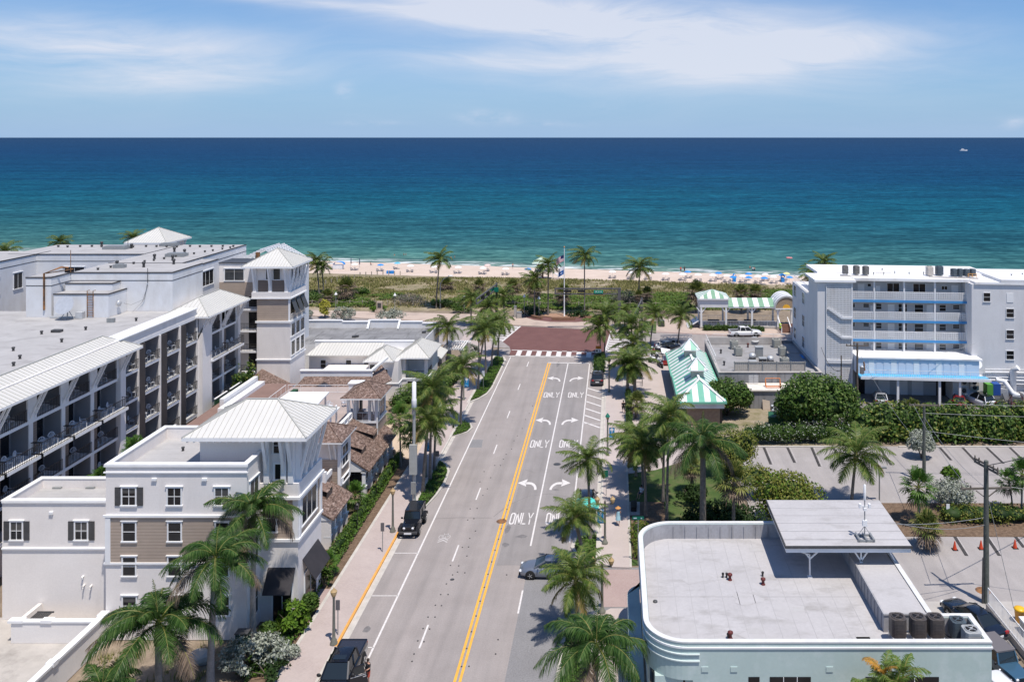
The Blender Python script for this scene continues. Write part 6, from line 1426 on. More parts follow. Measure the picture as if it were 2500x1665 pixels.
for a in (
 ('coconut palm alone on the small kerbed island','coconut_palm','c',0,1124.6,1036,1131,898,.80,.15,GS),
 ('tall coconut palm in the garden beside the two storey building','coconut_palm','w',1,1092,885,1092,802,.92,.15,GS),
 ('leaning coconut palm at the near end of the long planted strip','coconut_palm','w',2,1167,950,1184,808,.85,.15,GS),
 ('coconut palm second from the near end of the long planted strip','coconut_palm','c',3,1186,912,1183,795,.85,.14,GS),
 ('slim coconut palm in the middle of the planted strip near the crossing','coconut_palm','w',0,1200,895,1210,790,.85,.14,GS),
 ('coconut palm at the crossing end of the planted strip','coconut_palm','w',4,1216,866,1221,792,.8,.14,GS),
 ('coconut palm beyond the ladder crossing, left of the green overhead sign','coconut_palm','w',1,1150,792,1150,730,.8,.15,GB),
 ('coconut palm beyond the ladder crossing, right of the green overhead sign','coconut_palm','w',3,1232,792,1228,722,.8,.15,GB),
 ('shorter coconut palm between the overhead sign and the ladder crossing','coconut_palm','c',2,1196,800,1190,752,.85,.15,GB),
 ('coconut palm with thick brown boot in front of the white utility pole','coconut_palm','c',1,1033,1201,1046,1035,.88,.17,GS),
 ('tallest coconut palm of the three on the curved bed by the utility pole','coconut_palm','w',2,1050,1170,1055,955,.95,.15,GS),
 ('slender coconut palm nearest the road on the curved planted bed','coconut_palm','w',3,1060,1146,1066,1005,.85,.14,GS),
 ('coconut palm in front of the silver sedan at the side street corner','coconut_palm','c',4,1409,1545,1406,1415,.84,.16,GR),
 ('bushy coconut palm behind the silver sedan on the kerb bump','coconut_palm','c',2,1428,1392,1402,1266,.72,.18,GR),
 ('coconut palm with a thin trunk rising before the parked dark tailgate car','coconut_palm','w',0,1441,1318,1434,1125,.74,.14,GR),
 ('left trunk of the palm pair beside the brick intersection','coconut_palm','w',4,1466,880,1464,800,.95,.13,GR),
 ('right and taller trunk of the palm pair beside the brick intersection','coconut_palm','c',3,1476,873,1479,770,.95,.13,GR),
 ('thick coconut palm by the plaza hedge, nearest the dark parked car','coconut_palm','c',0,1532,962,1533,890,.9,.24,GR),
 ('thick coconut palm by the plaza hedge carrying a long hanging frond','coconut_palm','c',1,1550,966,1549,893,1.0,.26,GR),
 ('upper coconut palm behind the plaza hedge pair','coconut_palm','w',3,1552,925,1545,838,.95,.16,GR),
 ('farthest coconut palm at the plaza corner by the ladder crossing','coconut_palm','c',2,1548,912,1541,795,.95,.16,GR),
 ('coconut palm with bent trunk beside the motorcycle jumble','coconut_palm','w',1,1588,845,1598,768,.9,.14,GR),
 ('coconut palm standing between the striped shop and the beach road','coconut_palm','w',2,1656,838,1663,773,.9,.14,GR),
 ('dark coconut palm across the beach road by the grey mast arm','coconut_palm','c',0,1525,800,1523,762,.8,.15,GB),
 ('small coconut palm left in the park beside the pavement bench','coconut_palm','w',2,1553,1160,1549,1083,.85,.13,GP),
 ('coconut palm in the park with a yellow hanging frond','coconut_palm','c',4,1577,1257,1572,1092,.88,.15,GP),
 ('coconut palm in the park behind the seated person','coconut_palm','w',0,1570,1192,1563,1075,.82,.14,GP),
 ('coconut palm with mottled trunk in the middle of the park','coconut_palm','c',3,1619,1222,1622,1050,.82,.15,GP),
 ('tallest coconut palm of the park, trunk lit on the lawn','coconut_palm','w',4,1628,1278,1634,1018,.84,.14,GP),
 ('coconut palm with arching golden fronds in the parking lot','coconut_palm','c',1,2079,1240,2090,1112,1.05,.17,None),
 ('pair member at left of the tall palms by the sand, trunk behind the croton','coconut_palm','w',1,779,722,771,640,1.0,.17,GB),
 ('shorter of the two palms beside the stair tower at the dune edge','coconut_palm','w',3,790,720,786,652,.8,.16,GB),
 ('tall single palm at the dune edge beside the cobra head lamp','coconut_palm','w',2,1065,750,1074,634,.95,.16,GB),
 ('palm in front of the lifeguard tower at left','coconut_palm','w',0,1305,774,1305,682,.85,.15,GB),
 ('palm directly in front of the lifeguard tower','coconut_palm','w',4,1338,770,1338,647,.9,.15,GB),
 ('tall palm just right of the flagpole','coconut_palm','w',1,1427,766,1427,628,1.0,.15,GB),
 ('large palm on the dune edge at right of the signal gantry','coconut_palm','c',2,1559,742,1562,655,1.15,.17,GB),
 ('dark shaggy palm crown low behind the signal gantry','coconut_palm','d',0,1558,755,1560,720,.9,.17,GB)):
    palm_px(*a)
for l,x,Y,z,sc in (('palm crown showing above the hotel roof at left of the tower',147,150,18.0,.62),('palm crown peeking out left of the far pyramid roof',325,150,18.7,.62),('palm crown at the left picture edge above the hotel roof',12,146,16.6,.8),('palm crown rising behind the white apartment block',2012,152,14.0,.75),('palm crown low at the left corner of the apartment block roof',1990,150,11.8,.9)):
    palm(l,'coconut_palm','c',int(x)%4,(sx(x,Y),Y,0),(sx(x,Y),Y,z),sc,.17,GB)
for a in (
 ('large royal palm with wide feathery crown nearest the service yard wall','royal_palm','r',0,388,1725,388,1520,1.10,.24,GF,True),
 ('large royal palm in the middle before the clapboard building','royal_palm','r',1,513,1690,525,1368,.86,.24,GF,True),
 ('tallest royal palm, touching the corner tower wall, with browned lower fronds','royal_palm','r',2,617,1572,621,1250,.88,.22,GF,True),
 ('royal palm whose frond tips show at the bottom left edge','royal_palm','r',1,255,1830,252,1690,.75,.2,GF,True),
 ('royal palm at the bottom by the mint building with one upright spear leaf','royal_palm','r',0,1452,1838,1455,1582,.92,.22,GR,True),
 ('massive royal palm with thick grey trunk in the park','royal_palm','r',2,1716,1330,1716,1078,1.02,.32,GP,False)):
    palm_px(*a)
frsp = MB(); frond(frsp, 4.0, .6, math.radians(82), .35, 40, .75, .06, 0, None, (0,0,0)); 
for a in (
 ('cabbage palm with a skirt of rust coloured dead leaves right of the park lawn','cabbage_palm','s',0,1790,1330,1792,1172,1.12,.18,GP),
 ('small cabbage palm half hidden behind the massive royal palm','cabbage_palm','s',1,1690,1200,1688,1140,.8,.17,GP),
 ('cabbage palm beside the pavement at the near end of the plaza hedge','cabbage_palm','s',2,1553,1020,1555,983,.95,.17,GR),
 ('fan palm left of the white utility pole in the entrance bed','fan_palm','f',0,978,1137,975,1020,1.25,.11,None),
 ('lower fan palm leaning toward the utility pole','fan_palm','f',1,1000,1140,1003,1062,1.1,.10,None),
 ('large fan palm beside the big silver bush in the lot median','fan_palm','f',0,2243,1275,2243,1188,1.35,.15,None),
 ('short fan palm in the kerbed tree pit of the lower lot','cabbage_palm','s',1,2263,1338,2266,1290,.95,.13,None),
 ('thin double fan palm at the right edge, left stem','fan_palm','f',1,2472,1245,2464,1176,1.0,.09,None),
 ('thin double fan palm at the right edge, right stem','fan_palm','f',0,2494,1262,2494,1155,1.1,.1,None),
 ('fan palm against the shingled building porch by the hedge','fan_palm','f',1,866,1240,868,1205,1.0,.1,None),
 ('spiky fan palm near the awning doorway hedge','fan_palm','f',0,800,1400,800,1375,.8,.09,None),
 ('cabbage palm rising out of the tall hedge behind the leaning pole','cabbage_palm','s',0,2228,1060,2228,1000,.9,.16,None)):
    palm_px(*a)
for i,(x,y,cy_,sc) in enumerate(((1252,745,700,1.3),(1305,755,708,1.25),(1375,748,716,1.4),(1170,745,697,1.1),(845,735,703,1.7),(1090,712,695,1.3),(1700,760,712,1.7),(1810,762,716,1.4),(1845,760,714,1.4),(1580,742,714,1.1),(800,742,722,1.2))):
    palm_px(('shaggy cabbage palm on the dune, '+['right of the overhead green sign','left of the lifeguard tower palm','behind the flagpole','behind the overhead green sign','between the shade lamp and the memorial stone','just right of the cobra head lamp','left of the pavilion roof','behind the pavilion ridge','beside the sunburst arch','right of the grey dead bush','behind the yellow croton'][i]),'cabbage_palm','d',i%3,x,y,x,cy_,sc,.2,'cabbage palms on the dune')
# areca clump in front of mint wall
t = thing('areca_palm', 'multi stemmed areca palm with orange and green fronds before the mint wall', 'palm tree', (15.2,46.2,0)); random.seed(8)
m = MB(); s_ = MB()
for k in range(7):
    x,y,h = 15.2+rnd(-1.3,1.6), 46.2+rnd(-.5,.4), rnd(5.3,7.0); s_.tube([(x*.4+15.2*.6,y,0),(x,y,h*.6),(x,y,h)],[.07,.06,.05],6)
    for q in range(6): frond(m, rnd(1.3,1.9), q*1.05+k, math.radians(rnd(35,80)), rnd(1.1,1.7), 18, .5, .07, 1 if (k == 2 and q < 4) else 0, None, (x,y,h))
m.build('foliage', [leafmat('areca_leaf',G((.05,.10,.012),(.10,.17,.03),(.18,.24,.06)),.4), leafmat('orange_frond',G((.40,.20,.03),(.55,.28,.05)),.5), RACHIS], t); s_.build('stem', RACHIS, t)

# ---------- bushes, hedges, trees
def leaves(mb, lobes, n, size, m=0, gap=.0, shell=(.72,1.06), up=.35, flat=.0, nsc=.9):
    tot = sum(l[3]*l[4]+l[4]*l[5]+l[3]*l[5] for l in lobes)
    for (cx_,cy_,cz,rx,ry,rz) in lobes:
        k = int(n*(rx*ry+ry*rz+rx*rz)/tot)
        for _ in range(k):
            z = rnd(-.75,1); a = rnd(0,2*PI); r = math.sqrt(max(0,1-z*z)); dv = Vector((r*math.cos(a),r*math.sin(a),z)); q = rnd(*shell)
            bumpy = 1+.16*noise.noise(Vector((cx_+dv.x*rx*nsc,cy_+dv.y*ry*nsc,cz+dv.z*rz*nsc))*1.1)
            p = Vector((cx_+dv.x*rx*q*bumpy, cy_+dv.y*ry*q*bumpy, cz+dv.z*rz*q*bumpy))
            if p.z < .03: continue
            if gap and noise.noise(p*.8+Vector((7,3,1))) < -gap: continue
            nr = (dv*.7+Vector((rnd(-1,1),rnd(-1,1),rnd(-1,1)))*.75+Vector((0,0,up))).normalized()
            u = nr.orthogonal().normalized(); v = nr.cross(u); b_ = rnd(0,PI); uu = u*math.cos(b_)+v*math.sin(b_); vv = nr.cross(uu); s_ = size*rnd(.65,1.3)
            mb.add([p-uu*s_*.5,p+vv*s_*.3,p+uu*s_*.5+nr*s_*.08,p-vv*s_*.3],[(0,1,2,3)],m)
    return mb
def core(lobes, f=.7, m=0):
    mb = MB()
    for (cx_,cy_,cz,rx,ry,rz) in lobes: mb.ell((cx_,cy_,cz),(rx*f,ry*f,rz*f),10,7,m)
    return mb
def stems(t, base, h, spread, r, n=5, mt=None):
    mb = MB(); base = Vector(base)
    for k in range(n):
        a = 2*PI*k/n+rnd(-.4,.4); q = base+Vector((spread*.25*math.cos(a),spread*.25*math.sin(a),h*.45)); e = base+Vector((spread*.75*math.cos(a),spread*.75*math.sin(a),h*rnd(.7,.95)))
        mb.tube([base+Vector((0,0,-.05)),q,e],[r,r*.7,r*.3],6)
    return mb.build('branch', mt or BARK, t)
def bush(name, label, cat, c, rx, ry, h, n, size, mt, nl=5, group=None, gap=.0, trunk=0, cz=None, seed=1, extra=None):
    random.seed(seed); c = Vector(c); t = thing(name, label, cat, c, group); zc = cz if cz is not None else h*.5
    lobes = [(c.x,c.y,c.z+zc,rx*.78,ry*.78,(h-zc)*.95)]
    for k in range(nl):
        a = 2*PI*k/nl+rnd(-.4,.4); f = rnd(.42,.62); q = rnd(.34,.5)
        lobes.append((c.x+rx*q*1.15*math.cos(a), c.y+ry*q*1.15*math.sin(a), c.z+zc*rnd(.75,1.15), rx*f, ry*f, (h-zc)*rnd(.5,.75)))
    mb = leaves(MB(), lobes, n, size, 0, gap); ms = [mt]
    if extra: leaves(mb, lobes[1:], n//6, size, 1, .0, (.95,1.1)); ms.append(extra)
    mb.build('crown' if trunk else 'foliage', ms, t)
    stems(t, c, zc if trunk else h*.8, rx*.8, trunk or .05)
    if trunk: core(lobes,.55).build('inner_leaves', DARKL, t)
    return t
B = bush
p = at(1776,1012); B('sea_grape_tree','rounded dark green tree between the striped shop and the concrete shed','tree',p,3.9,3.2,5.0,7500,.36,GRAPE,7,None,.35,.16,2.6,31)
p = at(1995,1062); B('sea_grape_tree','broad dark green tree by the dumpster at the end of the tall hedge','tree',p+Vector((.2,1.5,0)),6.2,4.4,7.4,14000,.40,GRAPE,9,None,.35,.2,4.0,32)
p = at(1925,1278); B('green_buttonwood_tree','bright olive green tree beside the canopy in the parking lot','tree',p,3.3,2.8,5.3,8000,.27,OLIVE,8,None,.3,.15,2.7,33,LIME)
p = at(1780,1160); B('buttonwood_tree','yellowish green tree crown behind the massive royal palm','tree',p,3.0,2.4,5.4,6500,.26,OLIVE,8,None,.28,.14,3.0,34)
p = at(1845,1215); B('sparse_tree','thin open branched green shrub at the park edge by the lot','shrub',p,1.9,1.5,3.6,1500,.25,OLIVE,5,None,.2,.08,2.2,35)
p = at(1760,1300); B('undergrowth_bush','dark undergrowth beneath the cabbage palm','shrub',p,3.6,2.6,3.0,5000,.3,DARKL,7,None,.3,0,None,36)
p = at(1690,1225); B('undergrowth_bush','dark shrub in the shade of the massive royal palm','shrub',p,1.7,1.5,1.9,1800,.26,DARKL,5,None,.2,0,None,37)
p = at(2250,1118); B('silver_buttonwood_bush','clipped round silver bush before the tall hedge','bush',p,1.55,1.4,3.3,4200,.22,SILVER,6,None,0,.09,2.0,38)
p = at(2325,1240); B('silver_buttonwood_bush','big sprawling silver bush beside the large fan palm','bush',p,2.5,2.0,3.2,5200,.22,SILVER,8,None,.25,0,None,39)
p = at(2322,1190); B('sea_grape_sapling','bright yellow green sapling above the big silver bush','sapling',p,1.15,1.0,2.4,700,.34,LIME,5,None,.1,.05,1.5,40)
for x,y,rx,h,mt,l,nm,sz_,n in (
 (611,1630,2.4,2.3,SILVER,'large silver leaved bush at the bottom left beside the small lawn','silver_buttonwood_bush',.22,5200),
 (700,1604,1.1,.9,SILVER,'low silver shrub against the pavement edge at the bottom','silver_buttonwood_bush',.17,1500),
 (713,1545,1.5,2.5,LIME,'bright green leafy bush below the front awning','green_bush',.3,2400),
 (664,1560,1.2,1.3,HEDGEL,'mid green shrub at the foot of the corner tower','green_bush',.24,1500),
 (757,1500,.8,1.9,HEDGEL,'upright dark green bush beside the brick doorway path','green_bush',.24,1300),
 (790,1432,.75,1.7,HEDGEL,'upright dark green bush under the side awning','green_bush',.24,1300),
 (652,1655,1.6,1.2,DARKL,'dark green shrub tucked behind the large silver bush','green_bush',.25,1500)):
    B(nm,l,'bush',at(x,y),rx,rx*.85,h,n,sz_,mt,5,None,.1,0,None,int(x))
for x,y,rx,h,l in ((836,782,2.6,3.0,'round silver bush on the promenade right of the yellow croton'),(955,786,3.2,3.0,'wide silver bush on the promenade below the memorial stone'),(745,778,1.8,2.2,'silver bush partly hidden by the stair tower'),(1148,868,1.7,2.2,'silver bush beside the corner pergola')):
    B('silver_buttonwood_bush',l,'bush',at(x,y),rx,rx*.7,h,3200,.26,SILVER,6,None,.1,0,None,int(x))
p = at(793,775); B('croton_vine','bright yellow croton climbing the palm trunk by the tower','shrub',p,1.3,1.0,4.2,1300,.38,YELLEAF,4,None,.1,0,None,51)
def hedge(name, label, pts, w, h, n, size, mt, extra=None, seed=3, gap=.25):
    random.seed(seed); lobes = []
    for (x0,y0),(x1,y1) in zip(pts,pts[1:]):
        Ls = math.hypot(x1-x0,y1-y0); k = max(2,int(Ls/(w*.55)))
        for i in range(k):
            u_ = (i+rnd(.2,.8))/k; hh = h*rnd(.88,1.08); lobes.append((x0+(x1-x0)*u_, y0+(y1-y0)*u_, hh*.5, w*rnd(.5,.62), w*rnd(.48,.58), hh*.52))
            if h > 3: lobes.append((x0+(x1-x0)*u_, y0+(y1-y0)*u_-w*.1, hh*.22, w*.55, w*.52, hh*.3))
    t = thing(name, label, 'hedge', (pts[0][0],pts[0][1],0)); mb = leaves(MB(), lobes, n, size, 0, gap)
    ms = [mt]
    if extra: leaves(mb, lobes, n//7, size, 1, .0, (.98,1.1)); ms.append(extra)
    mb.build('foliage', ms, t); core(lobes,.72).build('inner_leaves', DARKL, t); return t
hedge('tall_hedge','long tall green sea grape hedge dividing the parking lot from the apartment yard',[(29.5,103),(47,102.6),(62,102.2)],4.3,4.3,19000,.40,GRAPE,OLIVE,41,.4)
hedge('clipped_hedge','grey green clipped hedge behind the upper lot, left of the tall hedge',[(15.6,100.6),(28,101.2)],2.2,2.5,6000,.2,HEDGEL,SILVER,42)
hedge('porch_hedge','clipped hedge running along the shingled porch columns',[(-24.75,69),(-24.75,96)],.85,1.1,8500,.17,HEDGEL,LIME,43)
hedge('plaza_hedge','narrow dark hedge between the right pavement and the plaza',[(1.9,100),(1.95,112),(2.0,118)],.9,1.6,3200,.2,HEDGEL,None,44)
hedge('island_hedge','boxy dark hedge on the kerb bump before the dark parked car',[(-2.4,130),(-2.4,138.6)],1.9,1.5,3500,.2,HEDGEL,None,45)
hedge('pavilion_hedge','low dark hedge along the foot of the beach pavilion',[(17,159.3),(28.5,158.6)],1.1,1.3,2600,.24,HEDGEL,None,46)
hedge('median_hedge','low hedge with rusty patches in the lot median at right',[(32,80.4),(60,80.2)],2.6,1.6,6500,.24,OLIVE,HEDGEL,47)
hedge('entrance_shrubs','row of leafy shrubs beside the courtyard by the two storey building',[(-29.5,112),(-25.6,118),(-24.2,128)],2.4,2.8,6500,.3,GRAPE,HEDGEL,48)
hedge('park_hedge','low yellow green hedge bordering the pocket park by the street name sign',[(2.6,73.3),(2.4,77.8)],1.7,1.2,2500,.2,OLIVE,LIME,49)
hedge('terrace_shrubs','shrubs growing along the hotel balcony foot behind green screens',[(-49.2,84),(-49.0,92)],1.2,5.0,1800,.3,HEDGEL,LIME,50,.1)
hedge('terrace_shrubs','leafy tree like shrubs at the foot of the stair tower balconies',[(-49.2,108),(-47.6,110.5)],1.8,7.4,2200,.3,HEDGEL,OLIVE,51,.1)
for x,y,l in ((248,1172,'palm tuft poking above the low wing roof parapet'),(330,1105,'palm tuft growing beside the clapboard building parapet')):
    Y = 70.3; palm(l,'fan_palm','f',0,(sx(x,Y),Y,0),(sx(x,Y),Y,sz(y,Y)),1.0,.1)
# ground cover and grass
def cover(name, label, polys, n, size, mt, h=.25, cat='ground cover', seed=5):
    random.seed(seed); mb = MB(); areas = []
    for pl in polys:
        a = 0
        for i in range(len(pl)): x0,y0 = pl[i][:2]; x1,y1 = pl[(i+1)%len(pl)][:2]; a += x0*y1-x1*y0
        areas.append(abs(a)/2)
    for pl,a in zip(polys,areas):
        xs_ = [q[0] for q in pl]; ys_ = [q[1] for q in pl]; k = int(n*a/sum(areas)); c = 0; tries = 0
        while c < k and tries < k*6:
            tries += 1; x = rnd(min(xs_),max(xs_)); y = rnd(min(ys_),max(ys_)); ins = False
            for i in range(len(pl)):
                x0,y0 = pl[i][:2]; x1,y1 = pl[i-1][:2]
                if (y0 > y) != (y1 > y) and x < (x1-x0)*(y-y0)/(y1-y0)+x0: ins = not ins
            if not ins: continue
            c += 1; z = max(gh(x,y),0)+.14+h*abs(noise.noise(Vector((x*.7,y*.7,2))))+rnd(0,h*.5)
            nr = Vector((rnd(-.7,.7),rnd(-.7,.7),1)).normalized(); u = nr.orthogonal().normalized(); b_ = rnd(0,6.28); uu = u*math.cos(b_)+nr.cross(u)*math.sin(b_); vv = nr.cross(uu); s_ = size*rnd(.7,1.3); p = Vector((x,y,z))
            mb.add([p-uu*s_*.5,p+vv*s_*.3,p+uu*s_*.5,p-vv*s_*.3],[(0,1,2,3)],0)
    o = mb.build(name, mt); tag(o, label, cat, None, 'stuff'); return o
shr = lambda pts,f=.72,g_=.93: [((p[0]-sum(q[0] for q in pts)/len(pts))*f+sum(q[0] for q in pts)/len(pts), (p[1]-sum(q[1] for q in pts)/len(pts))*g_+sum(q[1] for q in pts)/len(pts)) for p in pts]
cover('island_ground_cover','dark green ground cover filling the kerbed islands',[shr(v) for v in ISL.values()],15000,.2,COVER,.3)
cover('verge_ground_cover','green ground cover between the left pavement and the buildings',[[(-25.6,62.5),(-23.9,62.5),(-23.9,72),(-24.2,95)],[(-26,57),(-23.4,57),(-23.4,64.8),(-25.6,64)]],6500,.2,COVER,.35,seed=6)
random.seed(9)
def dune_zone(name,label,mt,n,size,test,tall,cat):
    mb = MB(); c = 0; tr = 0
    while c < n and tr < n*12:
        tr += 1; x = rnd(-85,62); y = rnd(178.5,217)
        if y > duneD(x)+1 or not test(x,y): continue
        if x < -22 and y < 181: continue
        c += 1; z = gh(x,y)
        if tall:
            for _ in range(3):
                a = rnd(0,6.28); h = size*rnd(.5,1.3); b_ = Vector((x+rnd(-.3,.3),y+rnd(-.3,.3),z-.05)); d = Vector((math.cos(a)*.35*h-.12*h,math.sin(a)*.35*h,h)); w = Vector((-math.sin(a),math.cos(a),0))*.10
                mb.add([b_-w,b_+w,b_+d],[(0,1,2)],0)
        else:
            p = Vector((x,y,z+rnd(.1,.55)+.5*max(0,noise.noise(Vector((x*.25,y*.25,4)))))); nr = Vector((rnd(-.8,.8),rnd(-.9,.5),1)).normalized(); u = nr.orthogonal().normalized(); b_ = rnd(0,6.28); uu = u*math.cos(b_)+nr.cross(u)*math.sin(b_); vv = nr.cross(uu); s_ = size*rnd(.7,1.3)
            mb.add([p-uu*s_*.5,p+vv*s_*.38,p+uu*s_*.5,p-vv*s_*.38],[(0,1,2,3)],0)
    o = mb.build(name, mt); tag(o,label,cat,None,'stuff')
nz = lambda x,y,s_,k: noise.noise(Vector((x*s_,y*s_*1.4,k)))
dune_zone('dune_grass','tan and olive dune grass covering the seaward dune',GRASSM,26000,.48,lambda x,y: nz(x,y,.09,1)+.5*nz(x,y,.3,2)+rnd(-.25,.25) > -.22 and (y > 192+5*nz(x,y,.05,8) or rnd(0,1) < .35),True,'grass')
dune_zone('sea_grape_cover','bright green sea grape cover on the landward dune',leafmat('dune_grape_leaf',G((.045,.085,.015),(.085,.145,.024),(.15,.21,.04)),.45,.2),34000,.42,lambda x,y: (y < 198+6*nz(x,y,.05,3) and nz(x,y,.06,5)+.3*nz(x,y,.25,6) > (-.22 if x > -20 else -.10)) or (nz(x,y*3,.03,7) > .38 and y < 208),False,'ground cover')
random.seed(77)
k = 0
for x,y,rx,h,mt,l in ((1000,742,4.2,2.6,DRYBUSH,'wide grey leafless thicket left of the cobra head lamp'),(1530,742,4.6,3.6,DRYBUSH,'large grey leafless bush right of the signal gantry'),(925,760,1.8,1.6,LIME,'green shrub behind the memorial stone'),(970,727,1.3,1.1,HEDGEL,'small green dune shrub above the shade lamp'),(903,746,1.4,1.2,HEDGEL,'small dune shrub between the lamp and the memorial stone'),(760,738,3.0,2.6,GRAPE,'green bush mass beside the stair tower wall'),(880,722,2.4,2.2,GRAPE,'green dune bush right of the shaggy palm'),(1080,750,2.6,2.0,DARKL,'dark green bush at the foot of the cobra head lamp'),(1300,768,3.2,1.5,DARKL,'dark low bush at the back left of the flag plaza'),(1410,772,3.0,1.4,DARKL,'dark low bush at the back right of the flag plaza'),(1500,775,2.4,2.0,GRAPE,'green bush beneath the gantry post'),(1620,762,4.0,1.8,LIME,'bright green dune bush left of the pavilion'),(1660,755,3.0,2.0,GRAPE,'dune bush beside the pavilion ramp'),(1890,738,3.0,1.8,GRAPE,'green dune bush above the sunburst arch'),(1760,745,3.2,1.9,LIME,'bright green dune bush behind the pavilion roof'),(1130,762,3.0,2.2,HEDGEL,'bushy green clump beyond the ladder crossing')):
    B('dune_bush',l,'bush',at(x,y),rx,rx*.7,h,1700 if mt is not DRYBUSH else 3000,.34 if mt is not DRYBUSH else .22,mt,6,'bushes on the dune',.15,0,None,int(x+y))
# ================================================================== STREET FURNITURE
LAMPP = mat('grey_green_lamp_paint', (.20,.20,.165,1), (.165,.165,.14,1), 3, .5)
GLOBE = mat('amber_lamp_glass', (.46,.33,.17,1), (.38,.26,.13,1), 3, .25)
SIGNB = mat('sign_back_grey', (.14,.13,.135,1), None, rough=.6)
SIGN_G = mat('street_sign_green', (.0,.14,.09,1), None, rough=.5)
BAN = mat('banner_blue', (.012,.20,.42,1), (.014,.25,.50,1), 2, .7)
def acorn(mb, x,y,z,m=1):
    mb.lathe((x,y,z),[(.09,0),(.12,.05)],10,0); mb.lathe((x,y,z+.05),[(.13,0),(.24,.30),(.22,.36)],12,m); mb.lathe((x,y,z+.41),[(.25,0),(.2,.07),(.06,.20),(.02,.30)],12,m)
def lamp(label, loc, h=4.15, group='lamp posts along the street'):
    t = thing('street_lamp', label, 'street lamp', loc, group); x,y,z = loc
    MB().lathe((x,y,z),[(.26,0),(.28,.12),(.2,.22),(.22,.3),(.13,.45),(.12,.6)],12).build('base', LAMPP, t)
    MB().lathe((x,y,z),[(.115,.55),(.08,h-.85),(.10,h-.8),(.10,h-.72)],12).build('pole', LAMPP, t)
    m = MB(); acorn(m,x,y,z+h-.72); m.build('lamp_head', [LAMPP,GLOBE], t); return t
p = at(815,1575); lamp('single acorn lamp post on the left pavement beside the black pickup', (p.x,p.y,.13))
p = at(959,1300); lamp('single acorn lamp post on the left pavement beside the black jeep', (p.x,p.y,.13))
def dlamp(label, loc, h=4.5):
    t = thing('double_street_lamp', label, 'street lamp', loc, 'double headed lamp posts'); x,y,z = loc
    MB().lathe((x,y,z),[(.26,0),(.28,.12),(.2,.22),(.13,.45)],12).build('base', LAMPP, t); MB().lathe((x,y,z),[(.11,.4),(.08,h-.75),(.1,h-.72),(.03,h-.55)],12).build('pole', LAMPP, t)
    MB().box(x-.75,x+.75,y-.05,y+.05,z+h-.95,z+h-.85).build('crossarm', LAMPP, t)
    for s_ in (-.7,.7): m = MB(); acorn(m,x+s_,y,z+h-.85); m.build('lamp_head', [LAMPP,GLOBE], t)
    return t
p1 = at(1477,1329); dlamp('double acorn lamp post beside the turquoise covered car', (p1.x,p1.y,.13))
p2 = Vector((-.95,64.6,0)); dlamp('double acorn lamp post by the brick side street apron', (p2.x,p2.y,.13))
def glamp(label,px_,py_,h):
    p = at(px_,py_); t = thing('green_capped_lamp', label, 'street lamp', (p.x,p.y,.13), 'green capped lamp posts'); x,y,z = p.x,p.y,.13
    MB().lathe((x,y,z),[(.22,0),(.12,.4),(.09,h-.8)],10).build('pole', LAMPP, t); m = MB().lathe((x,y,z+h-.8),[(.12,0),(.22,.35)],10,1).lathe((x,y,z+h-.45),[(.3,0),(.22,.15),(.05,.4)],10,2); m.build('lamp_head',[LAMPP,GLOBE,SIGN_G],t); return p
q1 = glamp('green capped lamp post carrying the banner beside the hatched parking bays',1483.5,1112,4.9); glamp('green capped lamp post next to the dark parked car',1487,958,5.0); glamp('green capped lamp post behind the palms near the ladder crossing',1169,905,5.2); q3 = glamp('lamp post behind the island palm on the left pavement',1132,977,4.6); q4 = glamp('lamp post hidden among the three palms by the utility pole',1040,1165,4.6)
def banner(label, x,y,z0,z1,w):
    t = thing('street_banner', label, 'banner', (x,y,z0), 'blue banners on lamp posts'); a,b = (x-w,x) if w > 0 else (x,x-w)
    MB().box(a,b,y-.015,y+.015,z0,z1).build('cloth', BAN, t); cx_ = (a+b)/2; h = z1-z0
    MB().lathe((cx_,y-.02,z1-h*.16),[(.19,0),(.0,-.005)],16,ax='y').build('emblem', W_TRIM, t)
    m = MB()
    for k,(q,l) in enumerate(((.36,.38),(.43,.28),(.50,.20))): m.box(cx_-l*.5*abs(b-a),cx_+l*.5*abs(b-a),y-.022,y-.016,z1-h*q-.03,z1-h*q+.01)
    m.bar((cx_-.15,y-.02,z0+h*.2),(cx_+.17,y-.02,z0+h*.1),.05,.03); m.build('lettering', BLUE_PALE, t)
    MB().box(a,b+.05,y-.02,y+.02,z1,z1+.04).box(a,b+.05,y-.02,y+.02,z0-.04,z0).build('banner_arm', BLACK_METAL, t)
banner('blue banner with white disc beside the turquoise covered car',p1.x-.12,p1.y,sz(1275,p1.y),sz(1241,p1.y),.58)
banner('blue banner with white disc beside the hatched bays',q1.x+.18,q1.y,sz(1071,q1.y),sz(1043,q1.y),-.62)
banner('blue banner hanging beside the island palm on the left pavement',q3.x+.12,q3.y,sz(943,q3.y),sz(921,q3.y),-.58)
banner('blue banner half hidden between the palm trunks by the utility pole',q4.x+.1,q4.y,sz(1100,q4.y),sz(1071,q4.y),-.5)
def sign(label, px_,py_,h,w,hh,front=None,extra=None,zb=.13):
    p = at(px_,py_); t = thing('sign_post', label, 'sign', (p.x,p.y,zb)); x,y = p.x,p.y
    MB().box(x-.03,x+.03,y-.03,y+.03,zb,zb+h).build('post', GREY_METAL, t); MB().box(x-w/2,x+w/2,y-.05,y-.035,zb+h-hh,zb+h).build('panel', front or SIGNB, t)
    if extra: extra(t,x,y-.055,zb+h)
    return t
sign('narrow grey parking sign on the left pavement behind the pickup',825,1552,2.6,.32,.75); sign('narrow grey parking sign by the yellow kerb before the jeep',934,1349,2.6,.32,.75)
